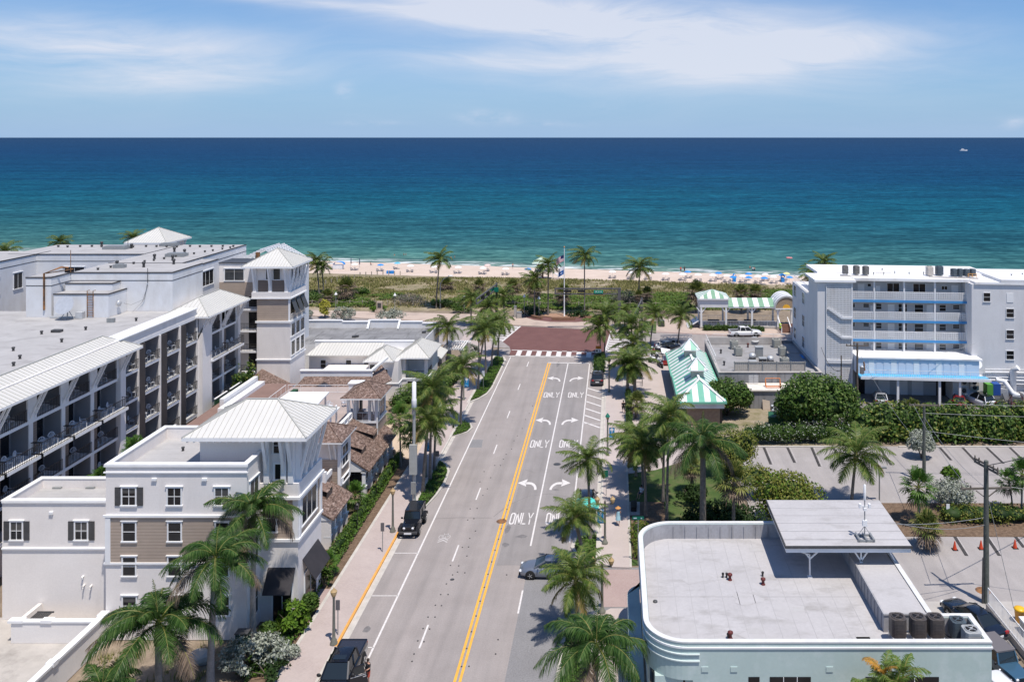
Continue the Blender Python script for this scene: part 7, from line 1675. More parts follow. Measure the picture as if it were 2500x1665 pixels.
sign('square grey sign back on a post in the curved palm bed',1067,1148,2.1,.5,.6); sign('tall white sign on the long planted strip',1180,949,2.6,.42,.8,W_TRIM); sign('green parking sign on the right pavement before the tailgate car',1480,1211,2.6,.38,.7,SIGN_G)
def turn(t,x,y,z):
    MB().box(x-.45,x+.45,y-.01,y+.004,z,z+.5).build('orange_plate', mat('orange_sign',(.45,.16,.02,1),None,rough=.6), t)
    MB().lathe((x-.25,y-.006,z-.3),[(.16,0),(0,-.004)],14,ax='y').bar((x+.2,y-.008,z-.5),(x+.2,y-.008,z-.1),.07,.01).build('symbol', BLACK_METAL, t)
sign('white turn sign under an orange plate at the end of the right lanes',1461,882,2.0,.95,.62,W_TRIM,turn)
sign('small white sign in the lot median before the silver bush',2314,1272,1.6,.32,.5,W_TRIM)
p = at(1558,1378); t = thing('street_name_sign', 'green street name blade on a grey post by the mint building corner', 'street sign', (p.x,p.y,0)); MB().box(p.x-.035,p.x+.035,p.y-.035,p.y+.035,0,3.9).build('post', GREY_METAL, t); zz = 3.95
MB().box(p.x-.5,p.x+.5,p.y-.02,p.y+.0,zz,zz+.27).build('blade', SIGN_G, t); MB().box(p.x-.4,p.x-.12,p.y-.028,p.y-.021,zz+.09,zz+.17).box(p.x+.22,p.x+.34,p.y-.028,p.y-.021,zz+.07,zz+.15).build('lettering', BLUE_PALE, t)
for x,y,h,l in ((962,1157,2.2,'thin black lantern post in the hedge beside the far porch'),(872,1298,2.2,'thin black lantern post in the hedge beside the near porch'),(919,1215,2.1,'thin black lantern post in the hedge between both porches')):
    p = at(x,y); t = thing('garden_lantern', l, 'lantern', (p.x,p.y,0), 'black lantern posts in the porch hedge'); MB().tube([(p.x,p.y,0),(p.x,p.y,h)],.035,8).build('post', BLACK_METAL, t); MB().box(p.x-.13,p.x+.13,p.y-.13,p.y+.13,h,h+.42).build('lantern_glass', GLASS_MID, t); m = MB().lathe((p.x,p.y,h+.42),[(.2,0),(.03,.16)],8)
    for a in (-.13,.13):
        for b in (-.13,.13): m.box(p.x+a-.02,p.x+a+.02,p.y+b-.02,p.y+b+.02,h,h+.42)
    m.build('lantern_frame', BLACK_METAL, t)
# white utility pole with antenna
p = at(1011,1226); t = thing('cell_pole', 'tall white antenna pole with grey cabinet behind the black jeep', 'utility pole', (p.x,p.y,.13)); x,y = p.x,p.y
MB().lathe((x,y,.13),[(.2,0),(.17,5),(.15,9.6)],14).build('pole', AC_GREY, t); MB().lathe((x,y,9.7),[(.1,-.2),(.25,0),(.26,.7),(.24,.8),(.21,.85),(.21,2.5),(.05,2.6)],16).build('radome', W_TRIM, t); MB().box(x-.4,x+.35,y-.42,y-.15,3.0,6.0).build('cabinet', mat('grey_cabinet',(.38,.39,.38,1),(.33,.34,.33,1),2,.5), t); MB().box(x-.25,x+.2,y-.35,y-.2,1.0,2.2).box(x-.15,x+.15,y-.3,y-.15,9.0,9.5).build('meter_box', GREY_METAL, t)
# utility poles and wires
def upole(label, x,y,h,r,arms,mt,extra=None):
    t = thing('utility_pole', label, 'utility pole', (x,y,0), 'utility poles with wires'); MB().lathe((x,y,0),[(r,0),(r*.72,h)],12).build('pole', mt, t)
    for (z,l,ang) in arms:
        c,s_ = math.cos(ang)*l, math.sin(ang)*l; m = MB().bar((x-c,y-s_,z),(x+c,y+s_,z),.12,.14)
        for k in (-.95,-.6,.6,.95): m.lathe((x+c*k,y+s_*k,z+.05),[(.05,0),(.07,.1),(.03,.22)],8)
        m.build('crossarm', WOOD, t)
    if extra: extra(t)
    return t
POLEG = mat('grey_green_timber_pole', (.13,.14,.12,1), (.09,.095,.085,1), 3, .85, fine=.2, fscale=10)
x1,y1 = 29.6,66.2
def ex(t): MB().tube([(x1-.3,y1-.05,0),(x1-.24,y1-.05,3.6)],.09,8).build('conduit', DARK_GREY, t); MB().bar((x1-.9,y1-.2,9.0),(x1,y1,8.3),.07).bar((x1+.9,y1,9.0),(x1,y1,8.3),.07).build('brace', WOOD, t)
upole('tall grey green utility pole with crossed double arms at the lower lot',x1,y1,11.3,.24,[(11.0,1.35,1.85),(10.75,1.35,1.85),(9.1,2.1,.05)],POLEG,ex)
y2 = 89.4; x2 = sx(2256,y2)
upole('leaning grey utility pole with one crossarm before the tall hedge',x2,y2,8.1,.2,[(8.25,1.6,-.05)],POLEG)
y3 = 113.5; x3 = sx(2093,y3)
def ex3(t): MB().lathe((x3+.55,y3-.3,4.9),[(.05,-.1),(.3,0),(.3,.9),(.33,.92),(.05,1.05)],12).build('transformer', ALU, t); MB().tube([(x3+1.0,y3,5.2),(x3+.9,y3,6.4)],.12,6).build('cutout', RUST, t)
upole('dark wooden utility pole with white transformer can before the blue deck',x3,y3,9.0,.17,[(8.6,1.5,-.05)],BARK,ex3)
y4 = 114.5; x4 = sx(2054,y4); upole('short thin wooden pole left of the transformer pole',x4,y4,7.0,.11,[],BARK)
def wire(label, p, q, sag, r=.022):
    p = Vector(p); q = Vector(q); pts = []
    for i in range(15): u_ = i/14; v = p.lerp(q,u_); v.z -= sag*4*u_*(1-u_); pts.append(v)
    o = MB().tube(pts,r,4).build('overhead_wire', GREY_METAL if r < .03 else BLACK_METAL); tag(o,label,'cable',None)
wire('upper power line running right from the leaning pole',(x2+1.5,y2,8.4),(75,88,8.8),.3); wire('lower power line running right from the leaning pole',(x2,y2,7.4),(75,88,7.2),.3)
wire('power line descending right across the upper lot',(x2,y2,5.5),(62,80,6.2),.4); wire('line from the transformer pole over the tall hedge to the leaning pole',(x3,y3,8.2),(x2,y2,3.6),1.0)
wire('line from the leaning pole down past the silver bush to the tall pole',(x2,y2,7.0),(x1,y1,9.1),.6); wire('second line from the leaning pole to the tall pole',(x2-1.2,y2,8.4),(x1-1.5,y1,9.2),.5)
wire('sagging black cable across the right end of the upper lot',(x1,y1,10.9),(66,95,8.5),1.2,.035); wire('thin service line from the tall pole to the mint building roof',(x1,y1,6.8),(19.6,63.9,7.4),.3); wire('second service line from the tall pole to the mint canopy',(x1,y1,6.2),(20.3,62,8.5),.5)
wire('line from the transformer pole to the apartment block corner',(x3,y3,8.3),(50.6,116.5,8.2),1.4); wire('cable bundle from the stair screen to the thin pole',(29.6,119,7.0),(x4,y4,5.0),1.2,.04)
wire('guy wire slanting from the tall pole to the lot edge',(x1,y1,9),(x1+1.6,y1-1.2,.3),0); wire('line running from the tall pole out of the right edge',(x1+2,y1,9.2),(60,58,10),.6)
p = at(2147,1226); t = thing('lot_light', 'thin grey light pole in the parking lot by the golden palm', 'lamp', (p.x,p.y,0)); MB().tube([(p.x,p.y,0),(p.x,p.y,3.6)],.07,8).build('pole', GREY_METAL, t); MB().box(p.x-.1,p.x+.7,p.y-.15,p.y+.15,3.5,3.65).build('lamp_head', GREY_METAL, t)
for x,y,l in ((2331,1340,'orange traffic cone nearest the kerbed tree pit'),(2395,1338,'orange traffic cone in the middle of the three stall lines'),(2478,1336,'orange traffic cone nearest the right edge')):
    p = at(x,y); t = thing('traffic_cone', l, 'traffic cone', p, 'orange traffic cones in the lower lot'); MB().lathe((p.x,p.y,.04),[(.19,0),(.04,.72)],14).build('cone', mat('cone_orange',(.55,.06,.02,1),None,rough=.5), t); MB().box(p.x-.24,p.x+.24,p.y-.24,p.y+.24,0,.04).build('base', RUBBER, t)
fx = 29.25; t = thing('white_picket_fence', 'white metal picket fence on a low wall beside the black lot', 'fence', (fx,58,0)); MB().box(fx-.12,fx+.12,48,65.2,0,.5).build('base_wall', CONCRETE, t); railing(t,fxp(fx),48.2,65.1,.5,0,1.3,.2,W_TRIM,'picket_panel')
t = thing('yellow_bin', 'bright yellow plastic bin behind the white picket fence', 'bin', (31,64,0)); MB().lathe((31,63.6,0),[(.3,0),(.38,.9),(.42,.95)],12).build('tub', YELLOW_KERB, t); MB().ell((31,63.6,.97),(.44,.44,.18),12,6).build('lid', mat('yellow_plastic',(.75,.42,.02,1),None,rough=.4), t)
t = thing('white_chest', 'pale grey chest standing behind the picket fence', 'chest', (31.2,62,0)); MB().box(30.5,31.8,61.4,62.6,0,.85).build('body', AC_GREY, t); MB().box(30.45,31.85,61.35,62.65,.85,.97).build('lid', W_TRIM, t)
for x,y,l in ((1547,1240,'dark slatted bench on the near pad beside the park pavement'),(1541,1122,'dark slatted bench at the upper park pad')):
    p = at(x,y); t = thing('park_bench', l, 'bench', p); m = MB().box(p.x-.28,p.x+.28,p.y-.8,p.y+.8,.42,.48); m.build('seat', BLACK_METAL, t); MB().box(p.x+.24,p.x+.30,p.y-.8,p.y+.8,.5,.95).build('backrest', BLACK_METAL, t); m = MB()
    for yy_ in (-.7,.7): MB().box(p.x-.28,p.x+.28,p.y+yy_-.04,p.y+yy_+.04,0,.42).build('leg', BLACK_METAL, t)
for x,y,l in ((1616,797,'grey litter bin at the promenade lawn edge'),(1268,776,'tan cabinet box beside the flag plaza'),(1258,773,'thin stone pillar beside the tan cabinet')):
    p = at(x,y); t = thing('street_cabinet' if y != 797 else 'litter_bin', l, 'bin' if y == 797 else 'cabinet', p); w = .45 if x != 1258 else .25; MB().box(p.x-w,p.x+w,p.y-w,p.y+w,0,1.2 if x != 1258 else 2.2).build('body', DARK_GREY if y == 797 else CONCRETE, t); MB().box(p.x-w-.05,p.x+w+.05,p.y-w-.05,p.y+w+.05,1.2 if x != 1258 else 2.2,1.32 if x != 1258 else 2.3).build('cap', GREY_METAL, t)
# traffic signal gantry and mast arms
GANT = mat('dull_grey_gantry', (.12,.115,.115,1), (.09,.085,.085,1), 2, .6)
yg = 160.3; xg = sx(1512,yg); zt = sz(702,yg); xl = sx(1354,yg)
t = thing('signal_gantry', 'grey truss gantry with two traffic signals and a green route sign over the crossing', 'traffic signal', (xg,yg,0))
MB().box(xg-.3,xg+.3,yg-.3,yg+.3,0,zt).build('post', GANT, t); m = MB().box(xl,xg,yg-.12,yg+.12,zt-.25,zt).box(xl,xg,yg-.12,yg+.12,zt-1.25,zt-1.05).box(xl,xl+.25,yg-.12,yg+.12,zt-1.05,zt-.25); m.build('truss', GANT, t)
for q in (1386,1420): xx = sx(q,yg); MB().box(xx-.7,xx+.7,yg-.35,yg-.1,zt-.75,zt-.35).build('signal_head', BLACK_METAL, t)
def text(body, size, loc, mt, par, name='lettering', rot=(PI/2,0,0), align='CENTER'):
    cu = bpy.data.curves.new(name,'FONT'); cu.body = body; cu.size = size; cu.align_x = align; cu.align_y = 'CENTER'; o = bpy.data.objects.new(name,cu); COL.objects.link(o)
    me = bpy.data.meshes.new_from_object(o); bpy.data.objects.remove(o); me.materials.clear(); me.materials.append(mt); n = bpy.data.objects.new(name,me); COL.objects.link(n); r = par
    while r.parent: r = r.parent
    n.location = Vector(loc)-r.location; n.rotation_euler = rot; n.parent = par; return n
xs_ = sx(1461,yg); bd = MB().box(xs_-.88,xs_+.88,yg-.2,yg-.15,zt-1.02,zt-.4).build('route_sign', mat('bright_sign_green',(.0,.28,.17,1),None,rough=.5), t); text('SR A1A',.42,(xs_,yg-.22,zt-.71),W_TRIM,bd)
def mast(label, p0, p1, zt_):
    t = thing('signal_mast_arm', label, 'traffic signal', (p0[0],p0[1],0)); MB().lathe((p0[0],p0[1],0),[(.28,0),(.2,zt_+.3)],10).build('post', GANT, t)
    MB().bar((p0[0],p0[1],zt_),(p1[0],p1[1],zt_),.22,.22).bar((p0[0],p0[1],zt_-.95),(p1[0],p1[1],zt_-.95),.22,.22).bar((p1[0],p1[1],zt_),(p1[0],p1[1],zt_-.95),.18).build('truss', GANT, t)
    for k in (.45,.7): MB().box(p0[0]+(p1[0]-p0[0])*k-.3,p0[0]+(p1[0]-p0[0])*k+.3,p0[1]+(p1[1]-p0[1])*k-.4,p0[1]+(p1[1]-p0[1])*k+.4,zt_-.85,zt_-.15).build('signal_head', BLACK_METAL, t)
    return t
tm = mast('signal mast arm with green street sign reaching over the road at left',(-23.3,164.4),(-24.8,149.5),8.0); MB().box(-24.2,-22.6,162.2,162.3,6.9,7.8).build('street_sign', SIGN_G, tm)
mast('signal mast arm seen end on at the right of the crossing',(5.0,152.0),(3.4,139.5),7.4)
# flagpole and plaza bench
p = at(1377.6,774); fxx,fyy = p.x,p.y; t = thing('flagpole', 'tall white flagpole on the brick plaza at the end of the street', 'flagpole', (fxx,fyy,.1)); MB().lathe((fxx,fyy,.1),[(.3,0),(.13,.15),(.12,2),(.06,14.3)],12).build('pole', W_TRIM, t); MB().ell((fxx,fyy,14.5),.14,10,6).build('finial', YELLOW_KERB, t)
def flag(name,label,x0,z1,w,h,drape,paint,mats):
    t = thing(name, label, 'flag', (x0,fyy,z1-h), 'flags on the flagpole'); m = MB(); nx_,nz_ = 16,13; P = {}
    for i in range(nx_+1):
        for j in range(nz_+1):
            u_ = i/nx_; v = j/nz_; P[i,j] = (x0-w*u_*(.86), fyy+.22*math.sin(u_*7+v*1.5)*u_, z1-h*v-drape*u_**1.3)
    for i in range(nx_):
        for j in range(nz_): m.add([P[i,j],P[i+1,j],P[i+1,j+1],P[i,j+1]],[(0,1,2,3)],paint(i/nx_,j,nz_),True)
    m.build('cloth', mats, t)
FR = mat('flag_red',(.40,.02,.04,1),None,rough=.7); FN = mat('flag_navy',(.015,.02,.10,1),None,rough=.7); FW = mat('flag_white',(.75,.74,.75,1),None,rough=.7)
flag('national_flag','red white and blue striped flag at the top of the flagpole',fxx-.1,12.9,1.75,1.3,.9,lambda u_,j,n: 2 if (u_ < .42 and j < 7) else (0 if j%2 == 0 else 1),[FR,FW,FN])
flag('city_flag','white and blue flag hanging below the striped flag',fxx-.1,10.6,1.3,1.7,.7,lambda u_,j,n: 0 if j < 6 else (0 if (j == 9 and .3 < u_ < .6) else 1),[FW,mat('flag_blue',(.03,.12,.36,1),None,rough=.7)])
t = thing('plaza_seat_wall', 'curved brown seat wall around the flagpole plaza', 'bench', (fxx,169.5,.1)); m = MB(); c_ = (fxx,172.5)
for k in range(14):
    a0 = math.radians(205+130*k/14); a1 = math.radians(205+130*(k+1)/14); r0,r1 = 7.0,7.5; pts = [(c_[0]+r0*math.cos(a0),c_[1]+r0*.62*math.sin(a0)),(c_[0]+r0*math.cos(a1),c_[1]+r0*.62*math.sin(a1)),(c_[0]+r1*math.cos(a1),c_[1]+r1*.62*math.sin(a1)),(c_[0]+r1*math.cos(a0),c_[1]+r1*.62*math.sin(a0))]
    if k in (3,4,9,10): continue
    m.prism(pts,.1,.62)
m.build('seat', mat('tan_brown_stone',(.27,.15,.09,1),(.22,.12,.075,1),1,.85), t)
pl_ = [(fxx-8.5,171.5),(fxx-6,168.4),(fxx-2.5,166.6),(fxx+2.5,166.3),(fxx+6.5,167.6),(fxx+9.5,170.4),(fxx+5,173),(fxx-5,173)]; sheet('flag_plaza', pl_, .112, BRICK)
pl2 = [(fxx-5,171.6),(fxx-2.5,170.2),(fxx+2.5,170.2),(fxx+5,171.4),(fxx+3,173.6),(fxx-3,173.6)]; slabsheet('flag_bed', pl2, .3, mat('brown_earth',(.33,.20,.13,1),None,rough=.9), .2)
t = thing('memorial_stone', 'pale upright memorial stone with dark plaque on the promenade', 'monument', at(927,765)); p = at(927,765); MB().prism([(p.x-.9,p.y-.5),(p.x+.8,p.y-.5),(p.x+.8,p.y+.4),(p.x-.9,p.y+.4)],0,.8).prism([(p.x-.6,p.y-.3),(p.x+.6,p.y-.3),(p.x+.5,p.y+.3),(p.x-.5,p.y+.3)],.8,2.6).build('stone', mat('coral_stone',(.55,.45,.37,1),(.45,.36,.29,1),1.5,.9,fine=.2,fscale=5), t); MB().box(p.x-.38,p.x+.38,p.y-.33,p.y-.301,1.3,2.3).build('plaque', DARK_GREY, t)
p = at(1075,752); t = thing('cobra_street_light', 'tall grey cobra head street light at the dune edge', 'street lamp', p); MB().tube([p,p+Vector((0,0,5.4)),p+Vector((.7,0,6.4)),p+Vector((2.0,0,7.0))],[.14,.11,.08,.06],8).build('pole', GREY_METAL, t); MB().ell(p+Vector((2.2,0,7.05)),(.55,.25,.18),10,6).build('lamp_head', W_TRIM, t)
for x,y,h,l in ((820,758,3.6,'small white shade lamp left of the memorial stone'),(964,758,3.4,'small white shade lamp right of the memorial stone'),(1280,772,4.2,'grey shade lamp at the left of the flag plaza'),(1316,772,3.8,'white shade lamp between the flag plaza palms'),(1133,765,3.6,'white shade lamp beyond the ladder crossing')):
    p = at(x,y); t = thing('shade_lamp', l, 'lamp', p, 'shade lamps along the promenade'); MB().tube([p,p+Vector((0,0,h))],.06,8).build('pole', GREY_METAL, t); MB().lathe(p+Vector((0,0,h-.1)),[(.34,0),(.14,.3),(.1,.5)],12).build('lamp_head', W_TRIM, t)
# rope fence along the dune
t = thing('rope_fence', 'rope and post fence along the dune edge', 'fence', (-40,180.5,0)); posts = [(-75+2.8*k, 181.2-.03*(-75+2.8*k)) for k in range(34)]; FEN = mat('pale_fence_timber',(.40,.35,.28,1),(.33,.29,.23,1),2,.9)
for x,y in posts: MB().box(x-.08,x+.08,y-.08,y+.08,-.1,1.25).build('post', FEN, t)
for (a,b),(c,d) in zip(posts,posts[1:]): MB().tube([(a,b,1.1),((a+c)/2,(b+d)/2,.8),(c,d,1.1)],.04,5).build('rope', FEN, t)
t = thing('beach_path_fence', 'weathered timber fence of the beach path by the blue cabana', 'fence', (-70,215,0))
for k in range(14): q = at(795+14*k,690-2.6*k+ (k%3),.6); MB().box(q.x-.1,q.x+.1,q.y-.1,q.y+.1,gh(q.x,q.y)-.1,gh(q.x,q.y)+1.2).build('post', FEN, t)

# ================================================================== VEHICLES
def ring(w, zl, zt, y, tuck=.86):
    return [(-w*.9,y,zl),(-w,y,zl+.12),(-w,y,zl+(zt-zl)*.62),(-w*tuck,y,zt-.02),(-w*tuck*.8,y,zt),(w*tuck*.8,y,zt),(w*tuck,y,zt-.02),(w,y,zl+(zt-zl)*.62),(w,y,zl+.12),(w*.9,y,zl)]
def loft(mb, rings, m=0, sm=True):
    n = len(rings[0]); vs = [v for r in rings for v in r]; fs = []
    for i in range(len(rings)-1):
        for k in range(n): fs.append((i*n+k,i*n+(k+1)%n,(i+1)*n+(k+1)%n,(i+1)*n+k))
    mb.add(vs,fs,m,sm); L_ = len(rings)-1
    return mb.add(rings[0]+rings[L_],[tuple(range(n)),tuple(range(2*n-1,n-1,-1))],m)
PAINTS = {}
def paint(name,c,rough=.25,metal=.2):
    if name not in PAINTS: PAINTS[name] = mat(name,c,None,rough=rough,metal=metal,spec=.5,coat=.6)
    return PAINTS[name]
def wheel(t,x,y,r,w=.22):
    o = MB().lathe((x,y,r),[(r*.62,-w/2),(r*.94,-w/2),(r,-w*.3),(r,w*.3),(r*.94,w/2),(r*.62,w/2)],18,ax='x').build('wheel', RUBBER, t); s_ = 1 if x > 0 else -1; m = MB().lathe((x+s_*w*.32,y,r),[(r*.62,-.03),(r*.6,.03)],16,ax='x')
    for k in range(5): a = k*1.257; m.bar((x+s_*w*.46,y,r),(x+s_*w*.46,y+r*.6*math.cos(a),r+r*.6*math.sin(a)),.09,.04)
    m.build('rim', RIM, o); return o
def car(label, cat, st, cab, pnt, loc, rz, wr=.34, wy=(1.42,-1.42), hw=.92, name='parked_car', group=None, plate=True, kind='sedan', roofm=None):
    t = thing(name, label, cat, (0,0,0), group)
    loft(MB(), [ring(w,zl,z,y) for y,w,zl,z in st]).build('body', pnt, t)
    (b0,b1,zb,r0,r1,zr,bw,rw) = cab
    g_ = MB(); vs = [(-bw,b0,zb),(bw,b0,zb),(bw,b1,zb),(-bw,b1,zb),(-rw,r0,zr),(rw,r0,zr),(rw,r1,zr),(-rw,r1,zr)]
    for nm,f in (('rear_window',(0,1,5,4)),('side_window',(1,2,6,5)),('windshield',(2,3,7,6)),('side_window',(3,0,4,7))): MB().poly([vs[q_] for q_ in f]).build(nm, CARGLASS, t)
    m = MB(); e = .02
    for i in range(4): m.bar(Vector(vs[i])+Vector((0,0,-.02)),Vector(vs[4+i]),.09,.09)
    for s_ in (0,1):
        a = Vector(vs[1 if s_ else 0]).lerp(Vector(vs[2 if s_ else 3]),.48); b = Vector(vs[5 if s_ else 4]).lerp(Vector(vs[6 if s_ else 7]),.5); m.bar(a,b,.07,.09)
    m.build('pillar', pnt, t)
    loft(MB(),[[(-rw-e,r0-.06,zr-.03),(-rw*.5,r0-.06,zr+.0),(rw*.5,r0-.06,zr+.0),(rw+e,r0-.06,zr-.03),(0,r0-.06,zr-.06)]]+[[(-rw-e,y,zr-.01),(-rw*.7,y,zr+.045),(rw*.7,y,zr+.045),(rw+e,y,zr-.01),(0,y,zr-.05)] for y in (r0+.15,(r0+r1)/2,r1-.12)]+[[(-rw-e,r1+.05,zr-.03),(-rw*.5,r1+.05,zr+.0),(rw*.5,r1+.05,zr+.0),(rw+e,r1+.05,zr-.03),(0,r1+.05,zr-.06)]]).build('roof', roofm or pnt, t)
    for y in wy:
        for x in (-hw+.10,hw-.10): wheel(t,x,y,wr)
        m = MB()
    for y in wy:
        for s_ in (-1,1): MB().lathe((s_*(hw-.005),y,wr+.02),[(wr+.08,-.03*s_),(wr+.08,.012*s_),(wr*.98,.014*s_)],18,ax='x').build('wheel_arch', RUBBER, t)
    yf = st[-1][0]; yr = st[0][0]
    for s_ in (-1,1):
        MB().ell((s_*.62,yf-.10,st[-2][3]-.10),(.20,.14,.09),10,6).build('headlight', HEADL, t); MB().box(s_*.66-.17,s_*.66+.17,yr-.02,yr+.12,st[1][3]-.25,st[1][3]-.08).build('taillight', TAILL, t); MB().ell((s_*(hw+.10),b1-.35,zb+.06),(.13,.08,.09),8,5).build('mirror', pnt, t)
    MB().box(-.72,.72,yf-.05,yf+.03,.28,.48).box(-.5,.5,yf-.04,yf+.02,.52,.62).build('grille', BLACK_METAL, t); MB().box(-.75,.75,yr-.04,yr+.05,.32,.52).build('bumper', DARK_GREY, t)
    if plate: MB().box(-.26,.26,yr-.06,yr-.03,.60,.74).build('licence_plate', W_TRIM, t)
    return place(t,loc,rz)
SED = [(-2.38,.70,.38,.86),(-2.2,.86,.26,1.0),(-1.5,.91,.2,1.02),(0,.92,.19,.98),(1.0,.92,.2,.96),(1.75,.89,.22,.86),(2.2,.80,.26,.74),(2.38,.62,.36,.62)]
SEDC = (-1.75,1.1,.97,-.95,.20,1.44,.80,.60)
SUV = [(-2.3,.80,.40,.95),(-2.2,.91,.3,1.08),(-1.5,.94,.26,1.1),(0,.95,.25,1.08),(1.0,.95,.25,1.06),(1.8,.92,.28,.98),(2.2,.84,.32,.86),(2.34,.66,.42,.72)]
SUVC = (-2.1,1.15,1.06,-1.75,.30,1.68,.84,.68)
SILV = paint('silver_blue_car_paint',(.22,.24,.28,1),.28,.5); NAVY = paint('navy_car_paint',(.010,.016,.03,1)); BLK = paint('black_car_paint',(.008,.009,.013,1)); CHAR = paint('charcoal_car_paint',(.035,.034,.04,1)); REDP = paint('red_car_paint',(.20,.010,.014,1)); WHT = paint('white_car_paint',(.70,.71,.72,1),.3,0); DBL = paint('blue_jeep_paint',(.05,.12,.19,1)); LSILV = paint('light_silver_paint',(.45,.46,.48,1),.3,.4); MAR = paint('maroon_car_paint',(.06,.008,.012,1))
car('silver sedan turning left across the street behind the palm','car',SED,SEDC,SILV,(-5.6,70.45,0),math.radians(88),name='sedan_car')
car('charcoal suv parked at the far end of the hatched bays','car',SUV,SUVC,CHAR,(-2.55,125.9,0),0,.37,name='parked_suv')
car('black suv with turquoise cover over its rear, parked at the right kerb','car',SUV,SUVC,BLK,(-2.75,83.3,0),0,.37,name='parked_suv')
car('light silver hatchback parked in the yard before the blue deck','car',SED,(-2.1,1.1,.97,-1.3,.2,1.5,.80,.62),LSILV,(sx(2150,116.5),116.5,0),-.25,name='parked_car')
yd = 114.3
car('red car parked in the apartment yard','car',SED,SEDC,REDP,(sx(2342,yd),yd,0),2.75,name='parked_car'); car('white estate car parked beside the red car','car',SUV,SUVC,WHT,(sx(2390,yd+1),yd+1,0),.35,.36,name='parked_car',roofm=BLK)
car('dark car with pale sunshade parked in the apartment yard','car',SED,SEDC,BLK,(sx(2437,yd+.5),yd+.5,0),2.8,name='parked_car',roofm=CHAR); car('maroon car at the right end of the apartment yard','car',SED,SEDC,MAR,(sx(2482,yd),yd,0),2.8,name='parked_car',roofm=SILV)
car('long navy sedan parked between the mint building and picket fence','car',[(y*1.12,w,a,b) for y,w,a,b in SED],(-1.9,1.2,.97,-1.05,.2,1.44,.80,.60),NAVY,(27.2,63.1,0),.36,.34,(1.6,-1.6),name='parked_car')
jeepst = [(-1.9,.74,.48,1.0),(-1.88,.76,.45,1.10),(0,.77,.45,1.12),(.55,.76,.45,1.12),(1.3,.66,.48,1.10),(1.86,.58,.5,1.05),(1.92,.55,.55,1.0)]
def jeep(label,pnt,roof,loc,rz,hard=True,front_plate=True):
    t = thing('jeep', label, 'jeep', (0,0,0)); loft(MB(),[ring(w,a,b,y,.97) for y,w,a,b in jeepst],sm=False).build('body', pnt, t)
    vs = [(-.74,-1.85,1.1),(.74,-1.85,1.1),(.74,.5,1.1),(-.74,.5,1.1),(-.68,-1.8,1.78),(.68,-1.8,1.78),(.66,.22,1.78),(-.66,.22,1.78)]
    for nm,f in (('rear_window',(0,1,5,4)),('side_window',(1,2,6,5)),('windshield',(2,3,7,6)),('side_window',(3,0,4,7))): MB().poly([vs[q_] for q_ in f]).build(nm, CARGLASS, t)
    m = MB()
    for i in range(4): m.bar(Vector(vs[i]),Vector(vs[4+i]),.1,.1)
    for a,b in ((0,3),(1,2)): m.bar(Vector(vs[a]).lerp(Vector(vs[b]),.55),Vector(vs[4+a]).lerp(Vector(vs[4+b]),.55),.12,.06)
    m.bar(vs[2],vs[3],.1,.08).build('pillar', pnt, t); MB().box(-.72,.72,-1.86,.28,1.76,1.86).build('roof', roof, t)
    for s_ in (-1,1):
        for y in (1.35,-1.25):
            wheel(t,s_*.80,y,.41,.26); MB().box(s_*.83-.15,s_*.83+.15,y-.52,y+.52,.86,.93).bar((s_*.83,y+.5,.9),(s_*.83,y+.62,.62),.3,.06).bar((s_*.83,y-.5,.9),(s_*.83,y-.62,.62),.3,.06).build('fender', BLACK_METAL, t)
        MB().lathe((s_*.40,1.93,.9),[(.11,-.03),(.12,.02),(.0,.05)],14,ax='y').build('headlight', HEADL, t); MB().ell((s_*.95,.45,1.22),(.12,.07,.1),8,5).build('mirror', BLACK_METAL, t); MB().box(s_*.66-.06,s_*.66+.06,-1.95,-1.88,.85,1.0).build('taillight', TAILL, t)
    m = MB()
    for k in range(7): m.box(-.24+.075*k,-.21+.075*k,1.93,1.945,.72,1.0)
    m.build('grille', BLACK_METAL, t); MB().box(-.85,.85,1.98,2.15,.48,.66).box(-.4,.4,1.9,2.0,.5,.62).build('front_bumper', DARK_GREY, t); MB().box(-.8,.8,-2.05,-1.9,.48,.64).build('rear_bumper', DARK_GREY, t)
    if front_plate: MB().box(-.34,.34,2.152,2.165,.46,.62).build('licence_plate', W_TRIM, t)
    MB().lathe((0,-2.02,.95),[(.2,-.1),(.38,-.1),(.4,0),(.38,.1),(.2,.1)],18,ax='y').build('spare_wheel', RUBBER, t)
    return place(t,loc,rz)
jeep('black jeep parked facing the viewer at the yellow kerb',BLK,BLK,(-19.05,78.75,0),PI)
jeep('blue jeep with grey soft top beside the mint building',DBL,SIGNB,(26.8,57.3,0),PI+.22)
car('white car with black roof bars at the bottom right edge','car',SUV,SUVC,WHT,(25.4,53.4,0),PI+.25,.36,name='parked_car')
